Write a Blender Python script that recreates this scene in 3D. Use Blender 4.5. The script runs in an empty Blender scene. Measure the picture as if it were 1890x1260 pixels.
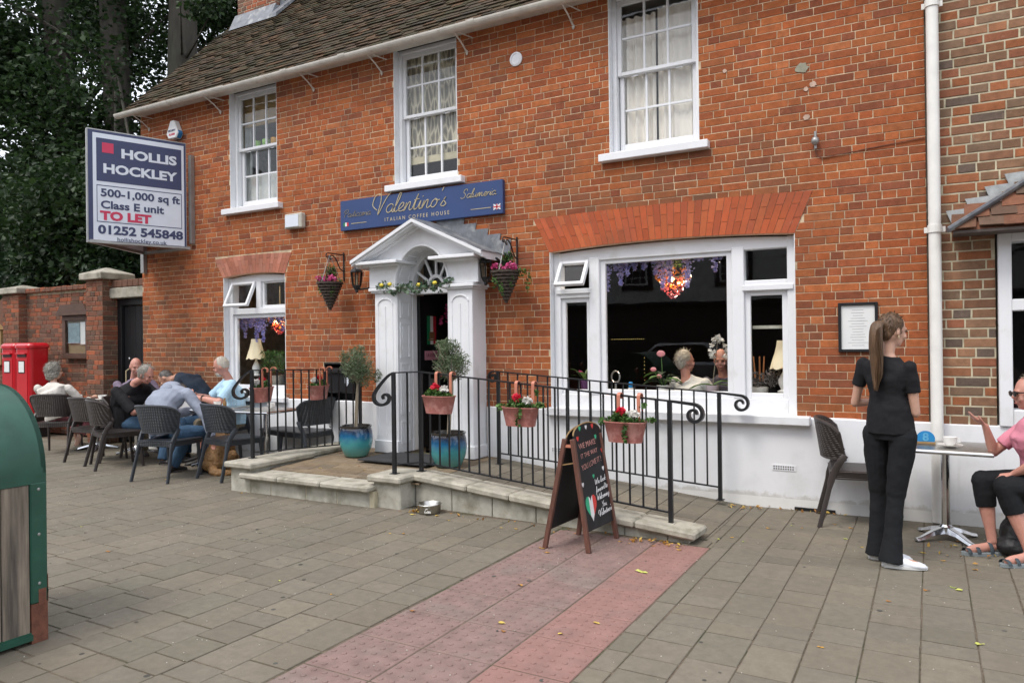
import bpy, math, random
import numpy as np
from mathutils import Vector, Matrix
rnd = random.Random(7)
scn = bpy.context.scene
COL = scn.collection
PI = math.pi
R = math.radians
def V(*a): return Vector(a)

# ------------------------------------------------------------ camera, sky, sun, exposure
FPX = 1366.0
CAM = V(0, -6.93, 1.5)
def _basis(y, p, r):
    f = V(-math.sin(y)*math.cos(p), math.cos(y)*math.cos(p), math.sin(p))
    rt = V(math.cos(y), math.sin(y), 0)
    up = rt.cross(f)
    return rt*math.cos(r)+up*math.sin(r), up*math.cos(r)-rt*math.sin(r), f
CR, CU, CF = _basis(R(29.439), R(0.09), R(-0.6965))
cd = bpy.data.cameras.new('camera'); cam = bpy.data.objects.new('camera', cd); COL.objects.link(cam)
cd.sensor_width = 36; cd.lens = FPX/1890*36; cd.clip_start = .05; cd.clip_end = 800
cam.matrix_world = Matrix(((CR.x, CU.x, -CF.x, CAM.x), (CR.y, CU.y, -CF.y, CAM.y), (CR.z, CU.z, -CF.z, CAM.z), (0, 0, 0, 1)))
scn.camera = cam
def proj(p):
    d = V(*p)-CAM; z = d.dot(CF)
    if z < .05: return (-9e3, -9e3, .05)
    return (945+FPX*d.dot(CR)/z, 630-FPX*d.dot(CU)/z, z)

w = bpy.data.worlds.new('World'); scn.world = w; w.use_nodes = True
nt = w.node_tree; nt.nodes.clear()
sky = nt.nodes.new('ShaderNodeTexSky'); sky.sky_type = 'NISHITA'; sky.sun_disc = False
SUN_EL, SUN_AZ = R(58), R(200)
sky.sun_elevation = SUN_EL; sky.sun_rotation = SUN_AZ; sky.air_density = 1.0; sky.dust_density = 4.0
mx = nt.nodes.new('ShaderNodeMix'); mx.data_type = 'RGBA'; mx.inputs[0].default_value = .72
mx.inputs[7].default_value = (8.6, 8.9, 9.5, 1)
bg = nt.nodes.new('ShaderNodeBackground'); bg.inputs[1].default_value = .135
wo = nt.nodes.new('ShaderNodeOutputWorld')
nt.links.new(sky.outputs[0], mx.inputs[6]); nt.links.new(mx.outputs[2], bg.inputs[0]); nt.links.new(bg.outputs[0], wo.inputs[0])
sl = bpy.data.lights.new('sun', 'SUN'); so = bpy.data.objects.new('sun', sl); COL.objects.link(so)
sl.energy = 1.2; sl.angle = R(20); sl.color = (1, .96, .9)
sd = V(math.sin(SUN_AZ)*math.cos(SUN_EL), math.cos(SUN_AZ)*math.cos(SUN_EL), math.sin(SUN_EL))
so.rotation_euler = sd.to_track_quat('Z', 'Y').to_euler(); so.location = (0, -10, 20)
scn.view_settings.view_transform = 'Standard'; scn.view_settings.look = 'None'
scn.view_settings.exposure = 0.72; scn.view_settings.gamma = 1
try: scn.view_settings.use_curve_mapping = False
except Exception: pass
scn.render.engine = 'CYCLES'

# ------------------------------------------------------------ materials
def srgb(r, g, b):
    f = lambda c: (c/255)/12.92 if c/255 <= .04045 else ((c/255+.055)/1.055)**2.4
    return (f(r), f(g), f(b))
MATS = {}
class NT:
    def __init__(s, name):
        s.m = bpy.data.materials.new(name); s.m.use_nodes = True; s.t = s.m.node_tree
        s.b = s.t.nodes['Principled BSDF']; s.out = s.t.nodes['Material Output']; MATS[name] = s.m
    def n(s, kind, **kw):
        x = s.t.nodes.new('ShaderNode'+kind)
        for k, v in kw.items(): setattr(x, k, v)
        return x
    def l(s, a, b): s.t.links.new(a, b)
    def coord(s, mode, scale=(1, 1, 1)):
        if mode == 'world': o = s.n('NewGeometry').outputs['Position']
        else:
            tc = s.n('TexCoord'); oi = s.n('ObjectInfo'); ml = s.n('Math', operation='MULTIPLY'); ml.inputs[1].default_value = 37.
            s.l(oi.outputs['Random'], ml.inputs[0])
            ad = s.n('VectorMath', operation='ADD'); s.l(tc.outputs['Object'], ad.inputs[0]); s.l(ml.outputs[0], ad.inputs[1]); o = ad.outputs[0]
        if tuple(scale) != (1, 1, 1):
            mp = s.n('VectorMath', operation='MULTIPLY'); mp.inputs[1].default_value = scale; s.l(o, mp.inputs[0]); o = mp.outputs[0]
        return o
    def noise(s, co, scale, detail=4, rough=.6, dist=0):
        x = s.n('TexNoise'); x.inputs['Scale'].default_value = scale; x.inputs['Detail'].default_value = detail
        x.inputs['Roughness'].default_value = rough; x.inputs['Distortion'].default_value = dist; s.l(co, x.inputs['Vector']); return x.outputs[0]
    def ramp(s, fac, stops, const=False):
        x = s.n('ValToRGB'); cr = x.color_ramp
        if const: cr.interpolation = 'CONSTANT'
        while len(cr.elements) < len(stops): cr.elements.new(.5)
        for e, (p, c) in zip(cr.elements, stops):
            e.position = p; e.color = (c, c, c, 1) if isinstance(c, (int, float)) else (*c, 1)
        s.l(fac, x.inputs[0]); return x.outputs[0]
    def mix(s, fac, a, b, mode='MIX'):
        x = s.n('Mix'); x.data_type = 'RGBA'; x.blend_type = mode
        for sock, v in ((x.inputs[0], fac), (x.inputs[6], a), (x.inputs[7], b)):
            if isinstance(v, (int, float)): sock.default_value = v
            elif isinstance(v, tuple): sock.default_value = (*v, 1)
            else: s.l(v, sock)
        return x.outputs[2]
    def bump(s, h, strength=.3, dist=.01, prev=None):
        x = s.n('Bump'); x.inputs['Strength'].default_value = strength; x.inputs['Distance'].default_value = dist
        s.l(h, x.inputs['Height'])
        if prev: s.l(prev, x.inputs['Normal'])
        s.l(x.outputs[0], s.b.inputs['Normal']); return x.outputs[0]
def M(name, col, rough=.6, metal=0, var=.25, vs=6, bump=0, bs=60, sp='obj', col2=None, c2s=3, c2t=(.5, .65), spec=.5, stretch=(1, 1, 1), coat=0, sss=0, emit=None, es=0):
    t = NT(name); b = t.b
    b.inputs['Roughness'].default_value = rough; b.inputs['Metallic'].default_value = metal
    b.inputs['Specular IOR Level'].default_value = spec; b.inputs['Coat Weight'].default_value = coat
    if sss:
        b.inputs['Subsurface Weight'].default_value = sss; b.inputs['Subsurface Radius'].default_value = (.02, .008, .004)
    co = t.coord(sp, stretch)
    f = t.ramp(t.noise(co, vs), [(.3, 1-var), (.7, 1+var*.6)])
    base = tuple(col)
    if col2: base = t.mix(t.ramp(t.noise(co, c2s, 5), [(c2t[0], 0), (c2t[1], 1)]), tuple(col), tuple(col2))
    c = t.mix(1., base, f, 'MULTIPLY'); t.l(c, b.inputs['Base Color'])
    if bump: t.bump(t.noise(co, bs, 5), bump, .01)
    if emit: b.inputs['Emission Color'].default_value = (*emit, 1); b.inputs['Emission Strength'].default_value = es
    return t.m
def brick_mat(name, pal, pale, sp='world', mott=.3, dirt=(.09, .065, .05), bumpv=.5, rough=.9):
    t = NT(name); b = t.b; b.inputs['Roughness'].default_value = rough; b.inputs['Specular IOR Level'].default_value = .2
    at = t.n('Attribute', attribute_name='tint'); sx = t.n('SeparateColor'); t.l(at.outputs['Color'], sx.inputs[0])
    c = t.ramp(sx.outputs[0], [(i/len(pal), p) for i, p in enumerate(pal)], True)
    br = t.ramp(sx.outputs[1], [(0, .84), (1, 1.14)])
    c = t.mix(1., c, br, 'MULTIPLY')
    co = t.coord(sp)
    n1 = t.noise(co, 16, 6, .75); c = t.mix(1., c, t.ramp(n1, [(.28, 1-mott), (.7, 1+mott*.7)]), 'MULTIPLY')
    n2 = t.noise(co, 1.3, 4); c = t.mix(t.ramp(n2, [(.46, 0), (.74, .42)]), c, dirt)
    n3 = t.noise(co, 7, 6, .75); c = t.mix(t.ramp(n3, [(.60, 0), (.78, .55)]), c, pale)
    c = t.mix(t.ramp(sx.outputs[2], [(0, 0), (1, .9)]), c, dirt)
    t.l(c, b.inputs['Base Color'])
    h = t.noise(co, 70, 8, .7); t.bump(h, bumpv, .006)
    return t.m

WHITE = M('white_paint', (.74, .75, .77), .45, var=.05, vs=2, bump=.05, bs=40, col2=(.60, .60, .57), c2s=5, c2t=(.55, .85))
RENDER0 = M('white_render_base', (.76, .77, .79), .6, var=.05, vs=1.5, bump=.12, bs=14, sp='world', col2=(.57, .57, .54), c2s=3.0, c2t=(.58, .85))
def render_mat():
    t = NT('white_render'); b = t.b; b.inputs['Roughness'].default_value = .65; co = t.coord('world')
    c = t.mix(t.ramp(t.noise(co, 2.6, 5), [(.5, 0), (.8, 1)]), (.76, .77, .79), (.62, .63, .63))
    sp = t.n('SeparateXYZ'); t.l(co, sp.inputs[0]); nz = t.noise(co, 6, 6, .7)
    ma = t.n('Math', operation='MULTIPLY_ADD'); ma.inputs[1].default_value = -.20; t.l(nz, ma.inputs[0]); t.l(sp.outputs[2], ma.inputs[2])
    c = t.mix(t.ramp(ma.outputs[0], [(0, .5), (.03, 0)]), c, (.36, .34, .28))
    c = t.mix(t.ramp(t.noise(t.coord('world', (14, 14, 1.2)), 1.2, 4), [(.6, 0), (.8, .25)]), c, (.42, .41, .36))
    t.l(c, b.inputs['Base Color']); t.bump(t.noise(co, 14, 5), .15, .01); return t.m
RENDER = render_mat()
BRICK = brick_mat('orange_brick', [(.365, .103, .036), (.335, .093, .034), (.38, .120, .042), (.30, .086, .036), (.35, .106, .038), (.37, .114, .041), (.31, .090, .037), (.38, .128, .050), (.34, .098, .036), (.245, .076, .038)], (.48, .22, .12), mott=.34, dirt=(.14, .075, .045))
BRICK2 = brick_mat('mixed_brick', [(.27, .105, .058), (.22, .125, .075), (.31, .115, .052), (.21, .135, .088), (.13, .095, .075), (.27, .145, .085), (.22, .11, .065), (.29, .13, .068)], (.36, .27, .19))
BRICK3 = brick_mat('old_wall_brick', [(.26, .09, .05), (.20, .085, .055), (.32, .10, .05), (.16, .085, .06), (.13, .075, .055), (.24, .11, .07)], (.36, .28, .20))
GAUGED = brick_mat('gauged_red_brick', [(.46, .11, .045), (.42, .10, .045), (.48, .125, .05), (.44, .10, .04)], (.5, .2, .12), mott=.12, bumpv=.15)
PINKBR = brick_mat('pale_pink_brick', [(.44, .17, .11), (.48, .20, .14), (.40, .15, .10), (.45, .19, .13)], (.55, .36, .28), mott=.15, bumpv=.2)
MORTAR = M('lime_mortar', (.58, .45, .30), .95, var=.35, vs=12, bump=.5, bs=80, sp='world', col2=(.42, .34, .24), c2s=1.7)
MORTAR2 = M('grey_mortar', (.50, .45, .32), .95, var=.3, vs=9, bump=.4, bs=80, sp='world')
VMORT = M('fine_pale_joint', (.70, .45, .30), .95, var=.15, vs=9, sp='world')
PAVER = brick_mat('grey_paver', [(.176, .154, .120), (.168, .149, .117), (.182, .159, .122), (.172, .152, .119), (.166, .150, .116), (.178, .156, .122)], (.235, .215, .175), mott=.20, dirt=(.115, .10, .076), bumpv=.35, rough=.85)
BUFF = brick_mat('buff_paver', [(.22, .165, .105), (.20, .15, .10), (.235, .18, .12), (.19, .15, .105)], (.27, .23, .17), mott=.2, dirt=(.12, .10, .075), bumpv=.35, rough=.85)
JOINT = M('joint_soil', (.13, .10, .070), .95, var=.4, vs=30, bump=.6, bs=90, sp='world', col2=(.06, .065, .03), c2s=2)
PINKS = M('pink_slab', (.215, .140, .123), .85, var=.22, vs=9, bump=.35, bs=120, sp='world', col2=(.20, .148, .13), c2s=2.5)
REDS = M('red_slab', (.255, .140, .120), .85, var=.15, vs=9, bump=.35, bs=120, sp='world', col2=(.225, .132, .115), c2s=2.5)
STONE = M('weathered_stone', (.40, .375, .31), .9, var=.25, vs=8, bump=.4, bs=50, sp='world', col2=(.20, .19, .14), c2s=6, c2t=(.48, .72))
STONE2 = M('pale_block_stone', (.46, .445, .38), .9, var=.2, vs=6, bump=.35, bs=40, sp='world', col2=(.24, .225, .17), c2s=4.5, c2t=(.45, .7))
IRON = M('black_iron', (.012, .013, .015), .38, var=.2, vs=20, bump=.06, bs=90)
BLACK = M('black_plastic', (.012, .012, .013), .3, var=.1)
TILE = brick_mat('roof_tile', [(.070, .046, .029), (.080, .050, .030), (.058, .041, .028), (.095, .054, .030), (.048, .038, .027), (.072, .048, .032)], (.115, .10, .055), mott=.5, dirt=(.036, .036, .016), bumpv=.6)
TILE2 = brick_mat('brown_tile', [(.20, .085, .05), (.16, .08, .05), (.24, .10, .06), (.13, .08, .055)], (.25, .2, .15), mott=.3)
LEAD = M('lead_sheet', (.17, .18, .20), .5, metal=.3, var=.3, vs=10, bump=.1, sp='world', col2=(.30, .31, .31), c2s=7)
GUT = M('cream_gutter', (.56, .53, .47), .5, var=.15, vs=8, sp='world', col2=(.34, .28, .2), c2s=9, c2t=(.6, .8))
PIPE = M('cream_pipe', (.76, .75, .71), .45, var=.08, vs=8, sp='world')
NAVY = M('navy_sign', (.024, .055, .165), .4, var=.08, vs=2)
GOLD = M('gold_lettering', (.52, .44, .27), .45, var=.1)
SIGNW = M('sign_white', (.66, .71, .78), .45, var=.04)
SIGNN = M('sign_navy', (.035, .045, .115), .5, var=.08)
SIGNR = M('sign_red', (.56, .03, .09), .5, var=.08)
ALU = M('weathered_aluminium', (.35, .35, .34), .45, metal=.6, var=.2)
CHROME = M('polished_steel', (.62, .63, .65), .16, metal=1, var=.1, vs=12)
STEEL = M('brushed_steel', (.50, .49, .46), .3, metal=1, var=.2, vs=20)
WICK = None
WOOD = M('brown_stained_wood', (.13, .055, .038), .5, var=.35, vs=14, bump=.15, bs=30, stretch=(4, 4, .6))
BOARD = M('chalkboard', (.012, .013, .016), .6, var=.3, vs=8)
TERR = M('pink_painted_metal', (.42, .155, .13), .6, var=.25, vs=18, bump=.1, bs=40, col2=(.50, .25, .22), c2s=9)
COPPER = M('coral_hook_metal', (.52, .20, .13), .4, var=.15)
SOIL = M('soil', (.03, .02, .014), .95, var=.4, vs=40, bump=.5)
BARK = M('bark', (.050, .044, .035), .95, var=.35, vs=3, bump=.7, bs=10, stretch=(3, 3, .6), col2=(.055, .055, .04), c2s=1.2)
STEMM = M('olive_stem', (.26, .22, .16), .85, var=.2, vs=20, bump=.3)
GLASSD = None
CERAM = M('white_china', (.80, .79, .76), .18, var=.03)
BLUEP = M('blue_plastic', (.02, .22, .50), .35, var=.05)
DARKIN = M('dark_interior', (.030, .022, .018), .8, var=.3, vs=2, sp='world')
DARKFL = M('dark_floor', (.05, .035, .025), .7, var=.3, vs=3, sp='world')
CURT = M('net_curtain', (.84, .78, .70), .9, var=.10, vs=5, stretch=(3, 3, .3))
BINGR = M('green_bin_paint', (.014, .075, .048), .42, var=.25, vs=6, bump=.06, bs=30, col2=(.03, .10, .07), c2s=9, c2t=(.55, .8))
RUST = M('rusty_metal', (.16, .06, .035), .8, var=.4, vs=20, bump=.3)
PLANK = M('weathered_plank', (.27, .225, .17), .85, var=.45, vs=7, bump=.4, bs=20, stretch=(7, 7, .5), col2=(.10, .085, .07), c2s=1.6, c2t=(.42, .7))
REDBOX = M('post_box_red', (.50, .008, .016), .3, var=.1, vs=3, coat=.3)
DOORB = M('black_door_paint', (.010, .011, .013), .4, var=.2)
NBOARD = M('brown_notice_wood', (.085, .045, .03), .6, var=.3, stretch=(1, 1, 5))
OAK = M('golden_oak', (.30, .19, .08), .6, var=.3)
PAPER = M('paper', (.72, .73, .72), .6, var=.06)
PAPERB = M('blue_grey_paper', (.25, .34, .38), .6, var=.3, vs=20)
CORK = M('cork', (.28, .21, .12), .9, var=.2)
def wick(name, col):
    t = NT(name); t.b.inputs['Roughness'].default_value = .45
    t.b.inputs['Base Color'].default_value = (*col, 1)
    co = t.coord('obj0') if False else t.n('TexCoord').outputs['Object']
    wv = t.n('TexWave'); wv.wave_type = 'BANDS'; wv.bands_direction = 'Z'; wv.inputs['Scale'].default_value = 18; wv.inputs['Distortion'].default_value = 1.5
    wv.inputs['Detail'].default_value = 1; wv.inputs['Detail Scale'].default_value = 4; t.l(co, wv.inputs['Vector'])
    wx = t.n('TexWave'); wx.wave_type = 'BANDS'; wx.bands_direction = 'X'; wx.inputs['Scale'].default_value = 12; t.l(co, wx.inputs['Vector'])
    ad = t.n('Math', operation='MULTIPLY'); t.l(wv.outputs[1], ad.inputs[0]); t.l(wx.outputs[1], ad.inputs[1])
    t.bump(ad.outputs[0], .8, .01)
    c = t.mix(ad.outputs[0], tuple(x*.6 for x in col), tuple(x*1.5 for x in col)); t.l(c, t.b.inputs['Base Color'])
    return t.m
WICKG = wick('grey_wicker', (.035, .041, .05)); WICKB = wick('brown_wicker', (.045, .035, .031))
CHG = M('grey_resin', (.035, .041, .05), .45, var=.15, bump=.1, bs=60); CHB = M('brown_resin', (.042, .033, .03), .45, var=.15, bump=.1, bs=60)
def glass(name, tint=(.955, .965, .965), refl=1., rough=0):
    t = NT(name); t.t.nodes.remove(t.b)
    tr = t.n('BsdfTransparent'); tr.inputs[0].default_value = (*tint, 1)
    gl = t.n('BsdfGlossy'); gl.inputs['Roughness'].default_value = rough; gl.inputs[0].default_value = (refl, refl, refl, 1)
    fr = t.n('Fresnel'); fr.inputs[0].default_value = 1.5
    nz = t.noise(t.coord('world'), 1.4, 2); bp = t.n('Bump'); bp.inputs['Strength'].default_value = .06; bp.inputs['Distance'].default_value = .02
    t.l(nz, bp.inputs['Height']); t.l(bp.outputs[0], gl.inputs['Normal'])
    gb = t.n('NewGeometry'); iv = t.n('Math', operation='SUBTRACT'); iv.inputs[0].default_value = 1; t.l(gb.outputs['Backfacing'], iv.inputs[1]); ml = t.n('Math', operation='MULTIPLY'); t.l(fr.outputs[0], ml.inputs[0]); t.l(iv.outputs[0], ml.inputs[1])
    mx = t.n('MixShader'); t.l(ml.outputs[0], mx.inputs[0]); t.l(tr.outputs[0], mx.inputs[1]); t.l(gl.outputs[0], mx.inputs[2]); t.l(mx.outputs[0], t.out.inputs[0])
    return t.m
GLASS = glass('window_glass')
def leafmat(name, cols, trans=.3, rough=.5):
    t = NT(name); b = t.b; b.inputs['Roughness'].default_value = rough; b.inputs['Specular IOR Level'].default_value = .35
    at = t.n('Attribute', attribute_name='tint'); sx = t.n('SeparateColor'); t.l(at.outputs['Color'], sx.inputs[0])
    c = t.ramp(sx.outputs[0], [(i/len(cols), p) for i, p in enumerate(cols)], False)
    t.l(c, b.inputs['Base Color'])
    if trans:
        tl = t.n('BsdfTranslucent'); t.l(c, tl.inputs[0]); mx = t.n('MixShader'); mx.inputs[0].default_value = trans
        t.l(b.outputs[0], mx.inputs[1]); t.l(tl.outputs[0], mx.inputs[2]); t.l(mx.outputs[0], t.out.inputs[0])
    return t.m
LF_TREE = leafmat('tree_leaves', [(.014, .029, .009), (.020, .044, .013), (.038, .075, .020), (.016, .034, .011)], .35)
LF_DARK = leafmat('hedge_leaves', [(.010, .022, .010), (.016, .036, .014), (.024, .052, .018)], .25)
LF_OLV = leafmat('olive_leaves', [(.10, .14, .07), (.16, .21, .12), (.22, .27, .17), (.08, .12, .05)], .2)
LF_BR = leafmat('bright_leaves', [(.05, .12, .025), (.09, .19, .04), (.13, .24, .07), (.04, .09, .02)], .3)
LF_RED = leafmat('red_petals', [(.55, .01, .02), (.62, .02, .05)], .2)
LF_PNK = leafmat('pink_petals', [(.62, .08, .26), (.72, .18, .38), (.55, .05, .20)], .25)
LF_WHT = leafmat('white_petals', [(.78, .76, .72), (.70, .68, .64)], .25)
LF_WIS = leafmat('wisteria_petals', [(.34, .36, .78), (.50, .46, .85), (.28, .32, .70), (.55, .50, .80)], .35)
LF_YEL = leafmat('lemon_yellow', [(.75, .58, .03), (.8, .65, .08)], .1)
LF_FALL = leafmat('fallen_leaf_yellow', [(.50, .30, .05), (.42, .20, .04), (.60, .46, .10), (.33, .15, .04)], .1)
LF_GRN = leafmat('fallen_leaf_green', [(.25, .36, .06), (.50, .52, .12)], .1)
LF_EUC = leafmat('eucalyptus_leaves', [(.05, .10, .06), (.09, .15, .09), (.13, .19, .12)], .15)
# ------------------------------------------------------------ object helpers
WLOC = {}
def tagk(o, label=None, cat=None, group=None, kind=None):
    if label: o['label'] = label
    if cat: o['category'] = cat
    if group: o['group'] = group
    if kind: o['kind'] = kind
    return o
def thing(name, label, cat, loc=(0, 0, 0), group=None):
    o = bpy.data.objects.new(name, None); COL.objects.link(o); o.location = loc; o.empty_display_size = .1
    WLOC[o.name] = V(*loc); return tagk(o, label, cat, group)
class MB:
    def __init__(s): s.v = []; s.f = []; s.t = []
    def add(s, vs, fs, tint=None):
        o = len(s.v); s.v += [tuple(x) for x in vs]; s.f += [tuple(i+o for i in f) for f in fs]
        s.t += [tint or (.5, .5, 0)]*len(vs); return s
    def box(s, x0, x1, y0, y1, z0, z1, tint=None):
        return s.add([(x0, y0, z0), (x1, y0, z0), (x1, y1, z0), (x0, y1, z0), (x0, y0, z1), (x1, y0, z1), (x1, y1, z1), (x0, y1, z1)],
                     [(0, 3, 2, 1), (4, 5, 6, 7), (0, 1, 5, 4), (1, 2, 6, 5), (2, 3, 7, 6), (3, 0, 4, 7)], tint)
    def obb(s, c, size, rz=0, rx=0, ry=0, tint=None):
        m = Matrix.Translation(c) @ Matrix.Rotation(rz, 4, 'Z') @ Matrix.Rotation(ry, 4, 'Y') @ Matrix.Rotation(rx, 4, 'X')
        a, b, d = size[0]/2, size[1]/2, size[2]/2
        q = [m @ V(i*a, j*b, k*d) for k in (-1, 1) for i, j in ((-1, -1), (1, -1), (1, 1), (-1, 1))]
        return s.add(q, [(0, 3, 2, 1), (4, 5, 6, 7), (0, 1, 5, 4), (1, 2, 6, 5), (2, 3, 7, 6), (3, 0, 4, 7)], tint)
    def rings(s, rs, cap=True, tint=None, closed=False):
        n = len(rs[0]); vs = [p for r in rs for p in r]; fs = []
        m = len(rs)
        for i in range(m-1 if not closed else m):
            for j in range(n): fs.append((i*n+j, i*n+(j+1) % n, ((i+1) % m)*n+(j+1) % n, ((i+1) % m)*n+j))
        if cap and not closed: fs += [tuple(range(n-1, -1, -1)), tuple(range((m-1)*n, m*n))]
        return s.add(vs, fs, tint)
    def tube(s, pts, r, n=6, cap=True, tint=None, flat=None, ref=None):
        pts = [V(*p) for p in pts]; m = len(pts); rs = []
        rr = [r]*m if isinstance(r, (int, float)) else list(r)
        prev = None
        for i, p in enumerate(pts):
            d = (pts[min(i+1, m-1)]-pts[max(i-1, 0)]).normalized()
            if prev is None:
                a = V(*ref) if ref else (V(0, 0, 1) if abs(d.z) < .9 else V(1, 0, 0))
                x = (a-d*a.dot(d)).normalized()
            else: x = (prev-d*prev.dot(d)).normalized()
            prev = x; y = d.cross(x)
            fa = flat if flat else 1
            off = PI/4 if n == 4 else 0
            q = 1.4142 if n == 4 else 1
            rs.append([p+x*(rr[i]*q*math.cos(2*PI*k/n+off))+y*(rr[i]*q*fa*math.sin(2*PI*k/n+off)) for k in range(n)])
        return s.rings(rs, cap, tint)
    def lathe(s, c, prof, n=16, tint=None, cap=True):
        c = V(*c)
        return s.rings([[c+V(r*math.cos(2*PI*k/n), r*math.sin(2*PI*k/n), z) for k in range(n)] for r, z in prof], cap, tint)
    def prism(s, poly, y0, y1, plane='xz', tint=None):
        f = {'xz': lambda a, b, c: (a, c, b), 'xy': lambda a, b, c: (a, b, c), 'yz': lambda a, b, c: (c, a, b)}[plane]
        return s.rings([[f(a, b, y0) for a, b in poly], [f(a, b, y1) for a, b in poly]], True, tint)
    def ell(s, c, r, n=10, m=7, rot=None, tint=None):
        c = V(*c); vs = []; r = (r, r, r) if isinstance(r, (int, float)) else r; rs = []
        for i in range(m):
            ph = PI*(i+.5)/m; row = []
            for k in range(n):
                v = V(r[0]*math.sin(ph)*math.cos(2*PI*k/n), r[1]*math.sin(ph)*math.sin(2*PI*k/n), r[2]*math.cos(ph)*1.04)
                row.append(c+(rot @ v if rot else v))
            rs.append(row)
        return s.rings(rs, True, tint)
    def build(s, name, mat, parent=None, smooth=False, bevel=0, local=False, kind=None, at=None):
        me = bpy.data.meshes.new(name)
        a = np.array(s.v, dtype=np.float32).reshape(-1, 3)
        if local: org = np.zeros(3)
        elif at is not None: org = np.array(at)
        else: org = (a.min(0)+a.max(0))/2 if parent is not None else np.array([(a[:, 0].min()+a[:, 0].max())/2, (a[:, 1].min()+a[:, 1].max())/2, a[:, 2].min()])
        me.from_pydata((a-org).tolist(), [], s.f)
        ca = me.color_attributes.new('tint', 'FLOAT_COLOR', 'POINT')
        tt = np.ones((len(s.v), 4), dtype=np.float32); tt[:, :3] = np.array(s.t); ca.data.foreach_set('color', tt.ravel())
        if smooth: me.polygons.foreach_set('use_smooth', [True]*len(me.polygons))
        me.materials.append(mat); me.update()
        if smooth: me.set_sharp_from_angle(angle=R(52))
        o = bpy.data.objects.new(name, me); COL.objects.link(o)
        if parent is not None:
            o.parent = parent; pw = WLOC.get(parent.name, V(0, 0, 0))
            o.location = V(*org)-pw if not local else V(0, 0, 0); WLOC[o.name] = V(*org) if not local else pw
        else:
            o.location = org; WLOC[o.name] = V(*org)
        if bevel:
            b = o.modifiers.new('bevel', 'BEVEL'); b.width = bevel; b.segments = 1; b.limit_method = 'ANGLE'
        if kind: o['kind'] = kind
        return o
def bx(name, mat, parent, x0, x1, y0, y1, z0, z1, bevel=0, **k): return MB().box(x0, x1, y0, y1, z0, z1).build(name, mat, parent, bevel=bevel, **k)
def copy_tree(src, loc=None, rz=None, label=None, parent=None):
    c = src.copy(); COL.objects.link(c)
    for k in ('label',):
        if label: c[k] = label
    if loc is not None: c.location = loc
    if rz is not None: c.rotation_euler = (0, 0, rz)
    c.parent = parent
    WLOC[c.name] = V(*c.location) if parent is None else WLOC[parent.name]+c.location
    for ch in src.children: copy_tree(ch, parent=c)
    return c
def txt(s, size, mat, parent, o, ux=(1, 0, 0), uy=(0, 0, 1), align='LEFT', bold=0, shear=0, space=1., sx=1., ext=.001, name='lettering'):
    c = bpy.data.curves.new(name, 'FONT'); c.body = s; c.size = size; c.align_x = align; c.offset = bold; c.shear = shear; c.space_character = space; c.extrude = ext; c.resolution_u = 3
    t = bpy.data.objects.new(name, c); COL.objects.link(t)
    dg = bpy.context.evaluated_depsgraph_get(); me = bpy.data.meshes.new_from_object(t.evaluated_get(dg))
    bpy.data.objects.remove(t); me.name = name
    me.materials.clear(); me.materials.append(mat)
    ux, uy = V(*ux).normalized(), V(*uy).normalized(); uz = ux.cross(uy)
    ob = bpy.data.objects.new(name, me); COL.objects.link(ob); ob.parent = parent
    pw = WLOC.get(parent.name, V(0, 0, 0)) if parent else V(0, 0, 0)
    ux = ux*sx
    L = V(*o)-pw
    ob.matrix_local = Matrix(((ux.x, uy.x, uz.x, L.x), (ux.y, uy.y, uz.y, L.y), (ux.z, uy.z, uz.z, L.z), (0, 0, 0, 1)))
    return ob
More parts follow.
